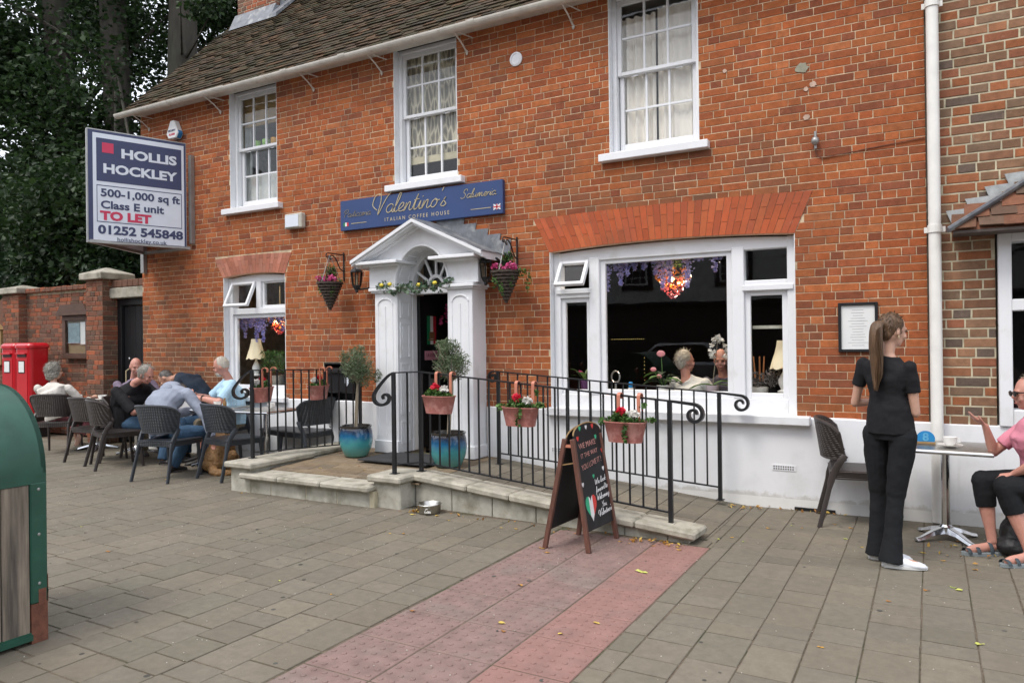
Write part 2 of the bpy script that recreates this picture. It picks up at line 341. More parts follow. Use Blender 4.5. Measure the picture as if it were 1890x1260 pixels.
# cursive stroke letters: points (x, y), drawn as round ribbons
SCR = {
 'a': (.52, [[(.46, .36), (.3, .46), (.1, .34), (.06, .12), (.2, 0), (.38, .1), (.46, .38), (.42, .1), (.5, 0), (.6, .08)]]),
 'b': (.5, [[(0, .05), (.2, .5), (.28, .95), (.16, .9), (.12, .3), (.14, .02), (.3, 0), (.42, .2), (.3, .4), (.18, .3)]]),
 'c': (.42, [[(.4, .36), (.28, .46), (.08, .3), (.06, .1), (.2, 0), (.36, .05), (.5, .14)]]),
 'd': (.52, [[(.4, .4), (.2, .44), (.06, .15), (.2, 0), (.4, .2), (.54, .98), (.42, .2), (.48, 0), (.6, .08)]]),
 'e': (.4, [[(0, .08), (.22, .18), (.34, .36), (.24, .46), (.08, .28), (.08, .06), (.24, 0), (.46, .1)]]),
 'f': (.34, [[(0, .1), (.2, .5), (.3, .9), (.2, .95), (.1, .2), (.02, -.35), (.1, -.2), (.16, .05), (.4, .1)]]),
 'g': (.5, [[(.42, .38), (.24, .44), (.06, .15), (.2, 0), (.4, .2), (.44, .4), (.36, -.2), (.2, -.4), (.1, -.25), (.5, .08)]]),
 'i': (.24, [[(0, .06), (.14, .44), (.1, .1), (.16, 0), (.3, .1)], [(.2, .62), (.23, .66)]]),
 'k': (.46, [[(.02, 0), (.24, .98)], [(.4, .44), (.1, .22), (.26, .1), (.36, 0), (.5, .08)]]),
 'l': (.26, [[(0, .08), (.22, .6), (.3, .94), (.2, .96), (.1, .5), (.08, .1), (.16, 0), (.32, .1)]]),
 'm': (.78, [[(0, 0), (.1, .42), (.04, 0), (.2, .36), (.32, .42), (.3, 0), (.46, .36), (.58, .42), (.58, .1), (.66, 0), (.82, .1)]]),
 'n': (.52, [[(0, 0), (.1, .42), (.04, 0), (.2, .36), (.34, .42), (.32, .1), (.4, 0), (.56, .1)]]),
 'o': (.46, [[(.24, .44), (.08, .28), (.06, .08), (.2, 0), (.36, .14), (.38, .36), (.24, .44), (.34, .34), (.52, .36)]]),
 'r': (.36, [[(0, 0), (.1, .42), (.05, .05), (.18, .34), (.34, .42)]]),
 's': (.38, [[(0, .06), (.24, .46), (.14, .3), (.32, .12), (.2, 0), (.04, .04)]]),
 't': (.32, [[(0, .06), (.22, .8), (.1, .2), (.16, 0), (.36, .1)], [(.04, .5), (.34, .54)]]),
 'u': (.52, [[(.06, .42), (.04, .1), (.16, 0), (.34, .16), (.44, .42), (.38, .1), (.46, 0), (.58, .1)]]),
 'w': (.66, [[(.04, .42), (.06, .05), (.16, .02), (.32, .38), (.32, .05), (.44, .02), (.56, .44)]]),
 'v': (.44, [[(.04, .42), (.12, 0), (.2, .02), (.4, .44)]]),
 'y': (.5, [[(.06, .42), (.08, .1), (.2, .02), (.36, .2), (.42, .42), (.34, -.2), (.2, -.4), (.1, -.22), (.5, .1)]]),
 'V': (.62, [[(.05, .2), (-.3, .5), (-.22, .98), (.1, 1.05), (.2, .6), (.16, -.05), (.5, .75), (.8, 1.12), (.98, 1.1)]]),
 'P': (.66, [[(.28, .9), (.12, -.02)], [(-.1, .6), (.1, .98), (.56, 1.0), (.62, .72), (.4, .5), (.18, .46)]]),
 'S': (.6, [[(.56, .8), (.48, 1.02), (.2, .96), (.16, .66), (.42, .42), (.34, .06), (.02, 0), (-.12, .12)]]),
 'C': (.6, [[(.56, .8), (.4, 1.0), (.1, .8), (.0, .3), (.2, 0), (.56, .15)]]),
 'W': (.9, [[(0, .95), (.12, 0), (.4, .7), (.46, 0), (.86, 1.0)]]),
 'Y': (.6, [[(.05, .95), (.2, .5), (.4, .55)], [(.6, 1.0), (.3, .1), (.2, -.1)]]),
 "'": (.16, [[(.16, .98), (.1, .8)]]), ',': (.2, [[(.1, .05), (.04, -.14)]]), ' ': (.34, [])}
def spline(p, k=5):
    p = [V(*a, 0) if len(a) == 2 else V(*a) for a in p]
    if len(p) < 3: return p
    out = []
    for i in range(len(p)-1):
        a, b, c, d = p[max(i-1, 0)], p[i], p[i+1], p[min(i+2, len(p)-1)]
        for j in range(k):
            t = j/k; out.append(.5*((2*b)+(c-a)*t+(2*a-5*b+4*c-d)*t*t+(3*b-a-3*c+d)*t**3))
    return out+[p[-1]]
def script(s, size, width, mat, parent, o, ux, uy, shear=.35, r=.03, name='lettering'):
    tot = sum(SCR[c][0] for c in s); k = width/(tot*size)
    ux, uy, o = V(*ux).normalized(), V(*uy).normalized(), V(*o); nz = ux.cross(uy); mb = MB(); x = 0
    for c in s:
        adv, st = SCR[c]
        for q in st:
            pts = [o+ux*((x+a.x)*size*k+a.y*size*shear)+uy*(a.y*size)+nz*.002 for a in spline(q, 4)]
            mb.tube(pts, r*size, 4, flat=1)
        x += adv
    return mb.build(name, mat, parent)

# ---- masonry: quads laid in courses, clipped round openings, the largest in view as single parts
def qblock(mb, P, ua0, ua1, ub0, ub1, v0, v1, d, w, tint, c=.004):
    """bottom edge ua0..ua1 at v0, top edge ub0..ub1 at v1"""
    q = [(ua0, v0), (ua1, v0), (ub1, v1), (ub0, v1)]
    cx, cy = sum(a for a, _ in q)/4, (v0+v1)/2
    ins = [(a+(c if a < cx else -c), b+(c if b < cy else -c)) for a, b in q]
    vs = [P(a, b, -d) for a, b in q]+[P(a, b, w-c) for a, b in q]+[P(a, b, w) for a, b in ins]
    fs = [(8, 9, 10, 11)]
    for i in range(4):
        j = (i+1) % 4; fs += [(i, j, 4+j, 4+i), (4+i, 4+j, 8+j, 8+i)]
    mb.add(vs, fs, tint)
def masonry(parent, P, u0, u1, v0, v1, ex, mat, ju=None, course=.071, lens=(.235, .122), seq='flemish', joint=.009, depth=.012, nmax=300, tint=None, name='brick', jit=.0016, rest='brickwork', c=.004, seed=1, vmin=.02):
    rg = random.Random(seed); cells = []; k = 0; v = v0
    while v < v1-.01:
        va, vb = v, min(v+course-joint, v1); vm = (va+vb)/2
        u = u0-rg.random()*lens[0]; b = k % 2
        while u < u1:
            if seq == 'flemish': L = lens[b] if rg.random() > .28 else lens[rg.random() < .6]; b = 1-b
            else: L = rg.choice(lens)
            a0, a1 = max(u, u0), min(u+L-(ju or joint), u1); u += L
            if u1-u < .05 and u < u1: a1 = u1; u = u1
            if a1-a0 < vmin: continue
            ps = [(a0, a1, a0, a1)]
            for (ev0, ev1, fn) in ex:
                if not (ev0 <= vm < ev1): continue
                eb, et, em = fn(max(va, ev0)), fn(min(vb, ev1)), fn(vm); np_ = []
                for p in ps:
                    m0, m1 = (p[0]+p[2])/2, (p[1]+p[3])/2
                    if em[1] <= m0 or em[0] >= m1: np_.append(p); continue
                    if em[0]-m0 > vmin: np_.append((p[0], eb[0], p[2], et[0]))
                    if m1-em[1] > vmin: np_.append((eb[1], p[1], et[1], p[3]))
                ps = np_
            cells += [(p, va, vb) for p in ps]
        v += course; k += 1
    sc = []
    for i, (p, va, vb) in enumerate(cells):
        um = sum(p)/4; q = P(um, (va+vb)/2, 0); X, Y, Z = proj(q)
        inn = -30 < X < 1920 and -30 < Y < 1290
        sc.append(((abs(p[1]-p[0])*(vb-va))/Z/Z if inn else 0, i))
    sc.sort(reverse=True); single = set(i for s_, i in sc[:nmax] if s_ > 0)
    rest_mb = MB(); n_ = 0
    for i, (p, va, vb) in enumerate(cells):
        j = lambda: rg.uniform(-jit, jit)
        um = sum(p)/4; tn = tint(rg, um, (va+vb)/2) if tint else (rg.random(), rg.random(), 0)
        mb = MB() if i in single else rest_mb
        qblock(mb, P, p[0]+j(), p[1]+j(), p[2]+j(), p[3]+j(), va+j()*.7, vb+j()*.7, depth, rg.uniform(-.0012, .0018), tn, c)
        if i in single: mb.build(name, mat, parent)
    if rest_mb.v: rest_mb.build(rest, mat, parent, kind='stuff')
    return len(cells)
def rect(a, b): return lambda v: (a, b)

def leaves(n, pos, size, tintf=None, aspect=.55, up=.3, seed=0, fold=.15, shape='leaf', droop=None):
    """n leaf quads (two folded triangles pairs); pos(rng)->xyz array (n,3). returns MB"""
    g = np.random.default_rng(seed); c = pos(g, n).astype(np.float64); n = len(c)
    d = g.normal(size=(n, 3)); d[:, 2] = d[:, 2]*.7+(droop or 0); d /= np.linalg.norm(d, axis=1)[:, None]
    nn = g.normal(size=(n, 3)); nn[:, 2] = np.abs(nn[:, 2])+up; s_ = np.cross(d, nn); s_ /= np.linalg.norm(s_, axis=1)[:, None]+1e-9
    nz = np.cross(s_, d)
    L = size*(.6+.8*g.random(n))[:, None]; W = L*aspect
    v = np.stack([c-d*L*.5, c+s_*W*.5+nz*L*fold*.5, c+d*L*.5, c-s_*W*.5+nz*L*fold*.5], 1).reshape(-1, 3)
    t = np.repeat(g.random((n, 3)), 4, 0)
    m = MB(); m.v = v.tolist(); i = np.arange(n)[:, None]*4
    m.f = np.concatenate([i+np.array([0, 1, 2]), i+np.array([0, 2, 3])]).tolist(); m.t = t.tolist()
    return m
def blobpos(blobs, shell=.5):
    """blobs: list of (center, radii); leaves crowd toward each blob's skin"""
    b = [(np.array(c, float), np.array(r if hasattr(r, '__len__') else (r, r, r), float)) for c, r in blobs]
    wgt = np.array([(r[0]*r[1]+r[1]*r[2]+r[0]*r[2]) for _, r in b]); wgt = wgt/wgt.sum()
    def f(g, n):
        k = g.choice(len(b), n, p=wgt); d = g.normal(size=(n, 3)); d /= np.linalg.norm(d, axis=1)[:, None]
        rad = (g.random(n)**shell)[:, None]
        C = np.array([x[0] for x in b])[k]; Rr = np.array([x[1] for x in b])[k]
        return C+d*rad*Rr
    return f
# ------------------------------------------------------------ ground
gnd = MB(); gnd.add([(-90, -60, -.03), (60, -60, -.03), (60, 90, -.03), (-90, 90, -.03)], [(0, 1, 2, 3)])
ground = gnd.build('ground', M('ground_earth', (.09, .08, .065), .95, sp='world'), kind='structure')
pv = MB().add([(-40, -9.5, -.0055), (8, -9.5, -.0055), (8, .4, -.0055), (-40, .4, -.0055)], [(0, 1, 2, 3)]).build('pavement', JOINT, kind='structure')
MB().add([(-60, -17, -.02), (60, -17, -.02), (60, -9.5, -.02), (-60, -9.5, -.02)], [(0, 1, 2, 3)]).build('road', M('asphalt', (.05, .05, .052), .9, sp='world', vs=3, bump=.3), kind='structure')
bx('kerb', STONE, None, -40, 8, -9.62, -9.5, -.02, .10, kind='structure')
MB().add([(-60, -21, .06), (60, -21, .06), (60, -17, .06), (-60, -17, .06)], [(0, 1, 2, 3)]).build('far_pavement', M('far_paving', (.17, .16, .14), .9, sp='world', vs=2), kind='structure')
gp = lambda u, v, w: (v, u, w)
ex = [(-2.61, -1.395, rect(-8, -1.56)), (-6.40, -1.55, rect(-1.50, 1))]
def ptint(rg, u, v): return (rg.random(), .3+.4*rg.random(), .3*rg.random()**3)
# rows run toward the wall, each .243 wide
pk = dict(lens=(.165, .235, .35), seq='r', joint=.0065, ju=.011, depth=.02, tint=ptint, name='paver', rest='paving', c=.003, jit=.0022)
masonry(pv, gp, -6.7, -.01, -2.608-.243*59, -2.606, [(-6.40, -1.55, rect(-1.50, 1))], PAVER, course=.243, nmax=165, seed=5, **pk)
masonry(pv, gp, -6.7, -.01, -1.393, -1.268, [(-6.40, -1.0, rect(-1.40, 1))] and [], PAVER, course=.124, nmax=25, seed=6, **pk)
masonry(pv, gp, -6.7, -.01, -1.267, 3.1, [], PAVER, course=.243, nmax=110, seed=7, **pk)
masonry(pv, gp, -1.41, -.02, -1.472, -1.396, [], PAVER, course=.076, nmax=0, seed=9, **pk)
masonry(pv, gp, -1.555, -1.40, -1.62, -1.395, [], PAVER, course=.2, nmax=0, seed=8, **pk)
MB().add([(-40, -9.5, -.004), (-16.9, -9.5, -.004), (-16.9, .4, -.004), (-40, .4, -.004)], [(0, 1, 2, 3)]).build('far_end_pavement', M('plain_grey_paving', (.155, .14, .118), .9, sp='world', vs=9, bump=.3), kind='structure')
MB().add([(-16.9, -9.5, -.003), (8, -9.5, -.003), (8, -6.7, -.003), (-16.9, -6.7, -.003)], [(0, 1, 2, 3)]).build('street_edge_pavement', MATS['plain_grey_paving'], kind='structure')
# tactile slabs
def slabmesh(mat, nm):
    m = MB(); s = .1955
    m.rings([[(-s, -s, -.03), (s, -s, -.03), (s, s, -.03), (-s, s, -.03)], [(-s, -s, -.003), (s, -s, -.003), (s, s, -.003), (-s, s, -.003)],
             [(-s+.004, -s+.004, 0), (s-.004, -s+.004, 0), (s-.004, s-.004, 0), (-s+.004, s-.004, 0)]])
    for i in range(6):
        for j in range(6):
            cx, cy = -.165+.066*i, -.165+.066*j
            m.lathe((cx, cy, 0), [(.0150, -.0005), (.0125, .0042), (.008, .0052)], 8)
    return m.build(nm, mat, pv, local=True)
sa = slabmesh(PINKS, 'tactile_slab'); sb = slabmesh(REDS, 'tactile_slab')
for c in range(3):
    for k in range(13):
        src = sb if c == 2 else sa
        o = src if (k == 0 and c in (0, 2)) else src.copy()
        if o is not src: COL.objects.link(o); o.parent = pv
        x, y = -2.40+.4*c, -1.77-.4*k
        o.location = V(x, y, -.001+rnd.uniform(-.001, .001))-WLOC[pv.name]; o.rotation_euler = (0, 0, rnd.choice([0, PI/2, PI]))

# ------------------------------------------------------------ coffee house
house = thing('coffee_house', 'old orange-red brick coffee house with white sash windows and a white pedimented doorway', 'building', (-5.1, 0, 0))
XL, XR, ZP, ZT = -10.25, -.012, .80, 4.97
UPW = [(-8.31, -7.41), (-5.475, -4.585), (-2.765, -1.865)]
UZ0, UZ1 = 3.34, 4.97
BW = (-3.45, -1.03, .80, 2.485)
LW = (-8.47, -7.29, .80, 2.485)
DW = (-5.26, -4.55, .0, 2.60)
def wallmesh(x0, x1, z0, z1, holes, y0, y1):
    xs = sorted({x0, x1}|{h[0] for h in holes}|{h[1] for h in holes}); zs = sorted({z0, z1}|{h[2] for h in holes}|{h[3] for h in holes})
    m = MB()
    for i in range(len(xs)-1):
        run = None
        for k in range(len(zs)-1):
            cx, cz = (xs[i]+xs[i+1])/2, (zs[k]+zs[k+1])/2
            hole = any(h[0] < cx < h[1] and h[2] < cz < h[3] for h in holes)
            if not hole:
                if run is None: run = zs[k]
                e = zs[k+1]
                if k == len(zs)-2: m.box(xs[i], xs[i+1], y0, y1, run, e)
            elif run is not None: m.box(xs[i], xs[i+1], y0, y1, run, e); run = None
    return m
LB = (-6.62, -6.06, .80, 1.28)
holes = [(a, b, UZ0, UZ1) for a, b in UPW]+[BW, LW, DW, LB]
wallmesh(XL, XR, 0, ZT, holes, .0035, .26).build('mortar_bed', MORTAR, house)
# segmental arches
def arch_fns(x0, x1, zs, rise, tx0, tx1, tz, trise):
    def B(t): return (x0+(x1-x0)*t, zs+rise*(1-(2*t-1)**2))
    def T(t): return (tx0+(tx1-tx0)*t, tz+trise*(1-(2*t-1)**2))
    return B, T
ARC = [(-3.45, -1.03, 2.435, .045, -3.635, -.875, 2.80, .02, 40, GAUGED), (-8.47, -7.29, 2.435, .04, -8.64, -7.165, 2.70, .02, 20, PINKBR)]
exw = []
for a, b in UPW: exw.append((UZ0-.045, UZ1+1, rect(a-.003, b+.003)))
for (x0, x1, zs, ri, tx0, tx1, tz, tr, n, mt) in ARC:
    exw.append((.0, zs, rect(x0-.003, x1+.003)))
    exw.append((zs, tz+tr-.02, (lambda x0, x1, tx0, tx1, z0, z1: (lambda v: (x0+(tx0-x0)*(v-z0)/(z1-z0)-.006, x1+(tx1-x1)*(v-z0)/(z1-z0)+.006)))(x0, x1, tx0, tx1, zs, tz+tr)))
exw.append((0, 2.40, rect(-5.56, -4.25))); exw.append((2.40, 2.58, rect(-5.5, -4.3)))
exw.append((0, 1.28, rect(LB[0], LB[1])))
def htint(rg, x, z):
    g = .10*rg.random()**2
    low = max(0, min(1, (2.2-z)/.9))*max(0, min(1, (-7.0-x)/1.8))
    if rg.random() < low*.9: g += .35+.4*rg.random()
    if rg.random() < .06: g += .35*rg.random()
    if abs(x+.96) < .1 and z < 2.4: g += .45*rg.random()
    if 2.83 < z < 3.32 and -3.5 < x < -.95 and rg.random() < .38: g += .25+.45*rg.random()
    if 2.83 < z < 2.90 and -3.6 < x < -.9 and rg.random() < .5: g += .3
    if 4.0 < z < 4.8 and -10.3 < x < -7 and rg.random() < .2: g += .3*rg.random()
    if z < 1.25 and rg.random() < .22: g += .3*rg.random()
    return (rg.random(), rg.random(), min(g, 1))
front = lambda u, v, w: (u, -w, v)
masonry(house, front, XL, XR, ZP+.004, ZT, exw, BRICK, course=.069, lens=(.222, .108), joint=.0062, tint=htint, nmax=300, seed=3, c=.003)
# gable return of the house on the right-hand reveal side and left end
bx('end_wall', MORTAR, house, XL+.002, XL+.25, .26, 7.5, 0, 5.0)
bx('back_wall', MORTAR, house, XL, 3, 7.5, 7.7, 0, 5.0)
for (x0, x1, zs, ri, tx0, tx1, tz, tr, n, mt) in ARC:
    B, T = arch_fns(x0, x1, zs, ri, tx0, tx1, tz, tr); rg = random.Random(n); 
    bk = MB(); N = 24
    bk.rings([[(B(i/N)[0], .004, B(i/N)[1]), (T(i/N)[0], .004, T(i/N)[1]), (T(i/N)[0], .11, T(i/N)[1]), (B(i/N)[0], .11, B(i/N)[1])] for i in range(N+1)])
    bk.build('arch_joint_bed', VMORT, house)
    for i in range(n):
        t0, t1 = i/n+.0009, (i+1)/n-.0009
        sp = [0, (.36 if i % 2 else .68)+rg.uniform(-.03, .03), 1]
        if n == 20 : sp = [0, (.45 if i % 2 else .75), 1]
        for a, b in zip(sp[:-1], sp[1:]):
            a += .006; b -= .006
            L = lambda P0, P1, s: (P0[0]+(P1[0]-P0[0])*s, P0[1]+(P1[1]-P0[1])*s)
            q = [L(B(t0), T(t0), a), L(B(t1), T(t1), a), L(B(t1), T(t1), b), L(B(t0), T(t0), b)]
            m = MB(); y = -.003-rg.uniform(0, .002)
            m.add([(p[0], .02, p[1]) for p in q]+[(p[0], y, p[1]) for p in q], [(4, 5, 6, 7), (0, 1, 5, 4), (1, 2, 6, 5), (2, 3, 7, 6), (3, 0, 4, 7)], (rg.random(), rg.random(), .1*rg.random()))
            m.build('arch_brick', mt, house)
# plinth of white render with irregular top and grime
pm = MB()
for a, b in ((XL-.02, -5.60), (-4.22, XR+.02)):
    n = int((b-a)/.15); g = random.Random(4)
    tops = [ZP+.012+g.uniform(-.006, .006) for _ in range(n+1)]
    pm.rings([[(a+(b-a)*i/n, .1, 0), (a+(b-a)*i/n, -.045, 0), (a+(b-a)*i/n, -.022, .09), (a+(b-a)*i/n, -.020, tops[i]-.012), (a+(b-a)*i/n, -.008, tops[i]), (a+(b-a)*i/n, .1, tops[i])] for i in range(n+1)])
pm.build('white_plinth', RENDER, house)
def air_vent(x, z, w_=.2, h_=.05):
    m = MB().box(x, x+w_, -.027, -.021, z, z+h_); m.build('air_vent', WHITE, house)
    d = MB(); nx = 9
    for i in range(nx):
        for k in range(2): d.box(x+.012+i*(w_-.02)/nx, x+.012+i*(w_-.02)/nx+.010, -.0285, -.0272, z+.010+k*.02, z+.021+k*.02)
    d.build('vent_hole', BLACK, house, kind='stuff')
for x, z in ((-1.24, .335), (-3.44, .36), (-6.66, .42)): air_vent(x, z)
bx('floor_vent', IRON, house, -1.05, -.72, -.06, -.046, .005, .03)

# -------- windows
def frame_rect(m, x0, x1, z0, z1, y0, y1, w, wb=None, wt=None):
    wb = wb or w; wt = wt or w
    m.box(x0, x0+w, y0, y1, z0, z1).box(x1-w, x1, y0, y1, z0, z1).box(x0+w, x1-w, y0+.001, y1-.001, z0, z0+wb).box(x0+w, x1-w, y0+.001, y1-.001, z1-wt, z1)
    return m
def reveal(parent, x0, x1, z0, z1, d, top=True, bot=False):
    m = MB().box(x0, x0+.006, .0035, d, z0, z1).box(x1-.006, x1, .0035, d, z0, z1)
    if top: m.box(x0+.006, x1-.006, .0045, d, z1-.006, z1)
    m.build('reveal', WHITE, parent)
def sash_window(x0, x1):
    z0, z1 = UZ0, UZ1
    wn = MB(); frame_rect(wn, x0+.006, x1-.006, z0+.02, z1-.002, .085, .2, .042, .05, .045)
    win = wn.build('sash_window', WHITE, house, bevel=.004, at=((x0+x1)/2, .14, (z0+z1)/2))
    reveal(win, x0, x1, z0, z1-.001, .12, False)
    bx('window_sill', WHITE, win, x0-.09, x1+.10, -.085, .1, z0-.055, z0+.02, bevel=.006)
    zm = 4.185
    for nm, a, b, y, wb, wt in (('upper_sash', zm-.018, z1-.05, .115, .036, .045), ('lower_sash', z0+.07, zm+.02, .160, .075, .036)):
        m = MB(); xa, xb = x0+.05+(.0 if nm[0] == 'u' else .008), x1-.05-(.0 if nm[0] == 'u' else .008)
        frame_rect(m, xa, xb, a, b, y, y+.04, .042, wb, wt)
        m.build(nm, WHITE, win, bevel=.003)
        gx0, gx1, gz0, gz1 = xa+.042, xb-.042, a+wb, b-wt
        pw, ph = (gx1-gx0)/3, (gz1-gz0)/2
        for i in (1, 2): bx('glazing_bar', WHITE, win, gx0+pw*i-.010, gx0+pw*i+.010, y+.008, y+.034, gz0, gz1)
        for i in range(3): bx('glazing_bar', WHITE, win, gx0+pw*i+.010, gx0+pw*(i+1)-.010, y+.009, y+.033, gz0+ph-.010, gz0+ph+.010)
        for i in range(3):
            for k in range(2):
                bx('pane', GLASS, win, gx0+pw*i, gx0+pw*(i+1), y+.018, y+.021, gz0+ph*k, gz0+ph*(k+1))
    for fx in (.25, .75):
        xc = x0+(x1-x0)*fx
        MB().tube([(xc-.035, .158, zm-.012), (xc-.03, .135, zm-.035), (xc+.03, .135, zm-.035), (xc+.035, .158, zm-.012)], .005, 6).build('sash_horn', WHITE, win)
    return win
for a, b in UPW: sash_window(a, b)

def pane_window(parent, x0, x1, z0, z1, y, w, name='casement', ang=0, glass_=True):
    m = MB(); frame_rect(m, 0, x1-x0, 0, z1-z0, 0, .045, w)
    g = MB().box(w, x1-x0-w, .02, .024, w, z1-z0-w)
    f = m.build(name, WHITE, parent, bevel=.004, local=True); f.location = V(x0, y, z0)-WLOC[parent.name]; WLOC[f.name] = V(x0, y, z0)
    if ang:
        f.location.z += (z1-z0); 
        for o_ in (f.data,): o_.transform(Matrix.Translation((0, 0, -(z1-z0))))
        f.rotation_euler = (ang, 0, 0)
        for v in range(len(g.v)): g.v[v] = (g.v[v][0], g.v[v][1], g.v[v][2]-(z1-z0))
    p = g.build('pane', GLASS, parent, local=True); p.location = f.location; p.rotation_euler = f.rotation_euler
    return f
def arched_head(m, x0, x1, zs, rise, zb, y0, y1, N=16):
    m.rings([[(x0+(x1-x0)*i/N, y0, zb), (x0+(x1-x0)*i/N, y0, zs+rise*(1-(2*i/N-1)**2)), (x0+(x1-x0)*i/N, y1, zs+rise*(1-(2*i/N-1)**2)), (x0+(x1-x0)*i/N, y1, zb)] for i in range(N+1)])
# big shop window
m = MB(); x0, x1 = BW[0]+.006, BW[1]-.006
arched_head(m, x0+.05, x1-.05, 2.425, .042, 2.33, .09, .2)
m.box(x0, x0+.075, .085, .2, .80, 2.43).box(x1-.075, x1, .085, .2, .80, 2.43)
m.box(x0+.075, x1-.075, .086, .2, .80, .96)
XM1, XM2 = -2.985, -1.545
for xm in (XM1, XM2): m.box(xm-.055, xm+.055, .078, .2, .96, 2.36)
m.box(x0+.075, XM1-.055, .086, .198, 1.955, 2.045).box(XM2+.055, x1-.075, .086, .198, 1.955, 2.045)
bigw = m.build('shop_window', WHITE, house, bevel=.006)
MB().box(BW[0], BW[0]+.006, .0035, .12, .80, 2.44).box(BW[1]-.006, BW[1], .0035, .12, .8, 2.44).build('reveal', WHITE, bigw)
bx('window_sill', WHITE, bigw, BW[0]-.02, BW[1]+.12, -.10, .1, .745, .825, bevel=.008)
pane_window(bigw, XM1+.055, XM2-.055, .96, 2.345, .115, .055)
pane_window(bigw, x0+.075, XM1-.055, .96, 1.955, .115, .045)
pane_window(bigw, XM2+.055, x1-.075, .96, 1.955, .115, .05)
pane_window(bigw, x0+.075, XM1-.055, 2.045, 2.345, .075, .035, 'vent_light', R(-32))
bx('pane', GLASS, bigw, XM2+.055, x1-.075, .14, .144, 2.045, 2.36)
bx('drip_rail', WHITE, bigw, x0+.03, XM1-.04, .065, .087, 2.0, 2.05, bevel=.004); bx('drip_rail', WHITE, bigw, XM2+.04, x1-.02, .065, .087, 1.95, 2.0, bevel=.004)
bx('blind_rail', STONE2, bigw, XM2+.11, x1-.13, .17, .2, 1.60, 1.63)
# left window
m = MB(); x0, x1 = LW[0]+.006, LW[1]-.006
arched_head(m, x0+.05, x1-.05, 2.425, .038, 2.36, .09, .2)
m.box(x0, x0+.075, .085, .2, .80, 2.43).box(x1-.075, x1, .085, .2, .80, 2.43).box(x0+.075, x1-.075, .086, .2, .80, .92)
m.box(x0+.075, x1-.075, .08, .198, 1.93, 2.01); xm = -7.88
m.box(xm-.045, xm+.045, .084, .2, 2.01, 2.38)
lwin = m.build('front_window', WHITE, house, bevel=.006)
MB().box(LW[0], LW[0]+.006, .0035, .12, .80, 2.44).box(LW[1]-.006, LW[1], .0035, .12, .8, 2.44).build('reveal', WHITE, lwin)
bx('window_sill', WHITE, lwin, LW[0]-.03, LW[1]+.05, -.09, .1, .76, .825, bevel=.008)
pane_window(lwin, x0+.075, x1-.075, .92, 1.93, .115, .05)
pane_window(lwin, x0+.075, xm-.045, 2.01, 2.375, .07, .035, 'vent_light', R(-25))
pane_window(lwin, xm+.045, x1-.075, 2.01, 2.375, .115, .035, 'vent_light')

# -------- doorway
dc = MB(); cx = -4.905
door = MB()
for xa, xb in ((-5.57, -5.262), (-4.548, -4.24)):
    door.box(xa, xb, -.27, .05, .262, 2.085)
    door.box(xa-.015, xb+.015, -.285, .05, .262, .40)
    door.box(xa-.03, xb+.03, -.305, .05, 2.085, 2.105).box(xa-.05, xb+.05, -.325, .05, 2.105, 2.14)
    door.box(xa+.01, xb-.01, -.265, .05, 2.14, 2.385)
    door.box(xa-.10, xb+.08, -.36, .05, 2.385, 2.405).box(xa-.16, xb+.12, -.42, .05, 2.405, 2.44)
doorcase = door.build('door_case', WHITE, house, bevel=.005)
fl = MB()
for xa, xb in ((-5.57, -5.262), (-4.548, -4.24)):
    w_ = xb-xa
    for k in range(3):
        u = xa+.05+k*(w_-.10)/2
        if k == 1: fl.tube([(u, -.270, .45), (u, -.270, 1.93)], .009, 8)
        else: fl.tube([(u, -.270, .45), (u, -.270, 1.95)], .008, 6)
    fl.tube([(xa+.05+(w_-.1)*(.5-.5*math.cos(a)), -.272, 1.95+.07*math.sin(a)) for a in [PI*i/8 for i in range(9)]], .012, 6)
fl.build('fluting', WHITE, doorcase)
# tympanum with arch, barrel soffit and raking cornices
RX, RZ, ZC = .357, .44, 2.14
N = 24; ped = MB()
rk = lambda x: 2.835-abs(x-cx)*.46
xs_ = sorted(set([cx-.74, cx-.6, cx-.45, cx+.45, cx+.6, cx+.74]+[cx+RX*math.cos(PI*i/N) for i in range(N+1)]))
f1 = []
for x in xs_:
    u = min(1, abs(x-cx)/RX); zb_ = ZC+RZ*math.sqrt(max(0, 1-u*u)) if abs(x-cx) < RX-1e-4 else 2.15
    f1.append([(x, -.27, zb_), (x, -.27, rk(x)), (x, -.24, rk(x)), (x, -.24, zb_)])
ped.rings(f1)
ped.rings([[(cx+RX*math.cos(PI*i/N), -.245, ZC+RZ*math.sin(PI*i/N)), (cx+(RX+.02)*math.cos(PI*i/N), -.245, ZC+(RZ+.02)*math.sin(PI*i/N)), (cx+(RX+.02)*math.cos(PI*i/N), .04, ZC+(RZ+.02)*math.sin(PI*i/N)), (cx+RX*math.cos(PI*i/N), .04, ZC+RZ*math.sin(PI*i/N))] for i in range(N+1)])
ped.build('tympanum', WHITE, doorcase)
arv = MB()
arv.tube([(cx+(RX+.012)*math.cos(PI-PI*i/N), -.275, ZC+(RZ+.012)*math.sin(PI-PI*i/N)) for i in range(N+1)], .014, 6)
for k, (q0, q1) in enumerate(((.08, .30), (.36, .64), (.70, .92))):
    for yy in (-.22, -.05): arv.tube([(cx+(RX-.004)*math.cos(PI-PI*(q0+(q1-q0)*i/8)), yy, ZC+(RZ-.004)*math.sin(PI-PI*(q0+(q1-q0)*i/8))) for i in range(9)], .007, 4)
    for q in (q0, q1): arv.tube([(cx+(RX-.004)*math.cos(PI-PI*q), yy, ZC+(RZ-.004)*math.sin(PI-PI*q)) for yy in (-.22, -.05)], .007, 4)
arv.build('arch_moulding', WHITE, doorcase, smooth=True)
rc = MB()
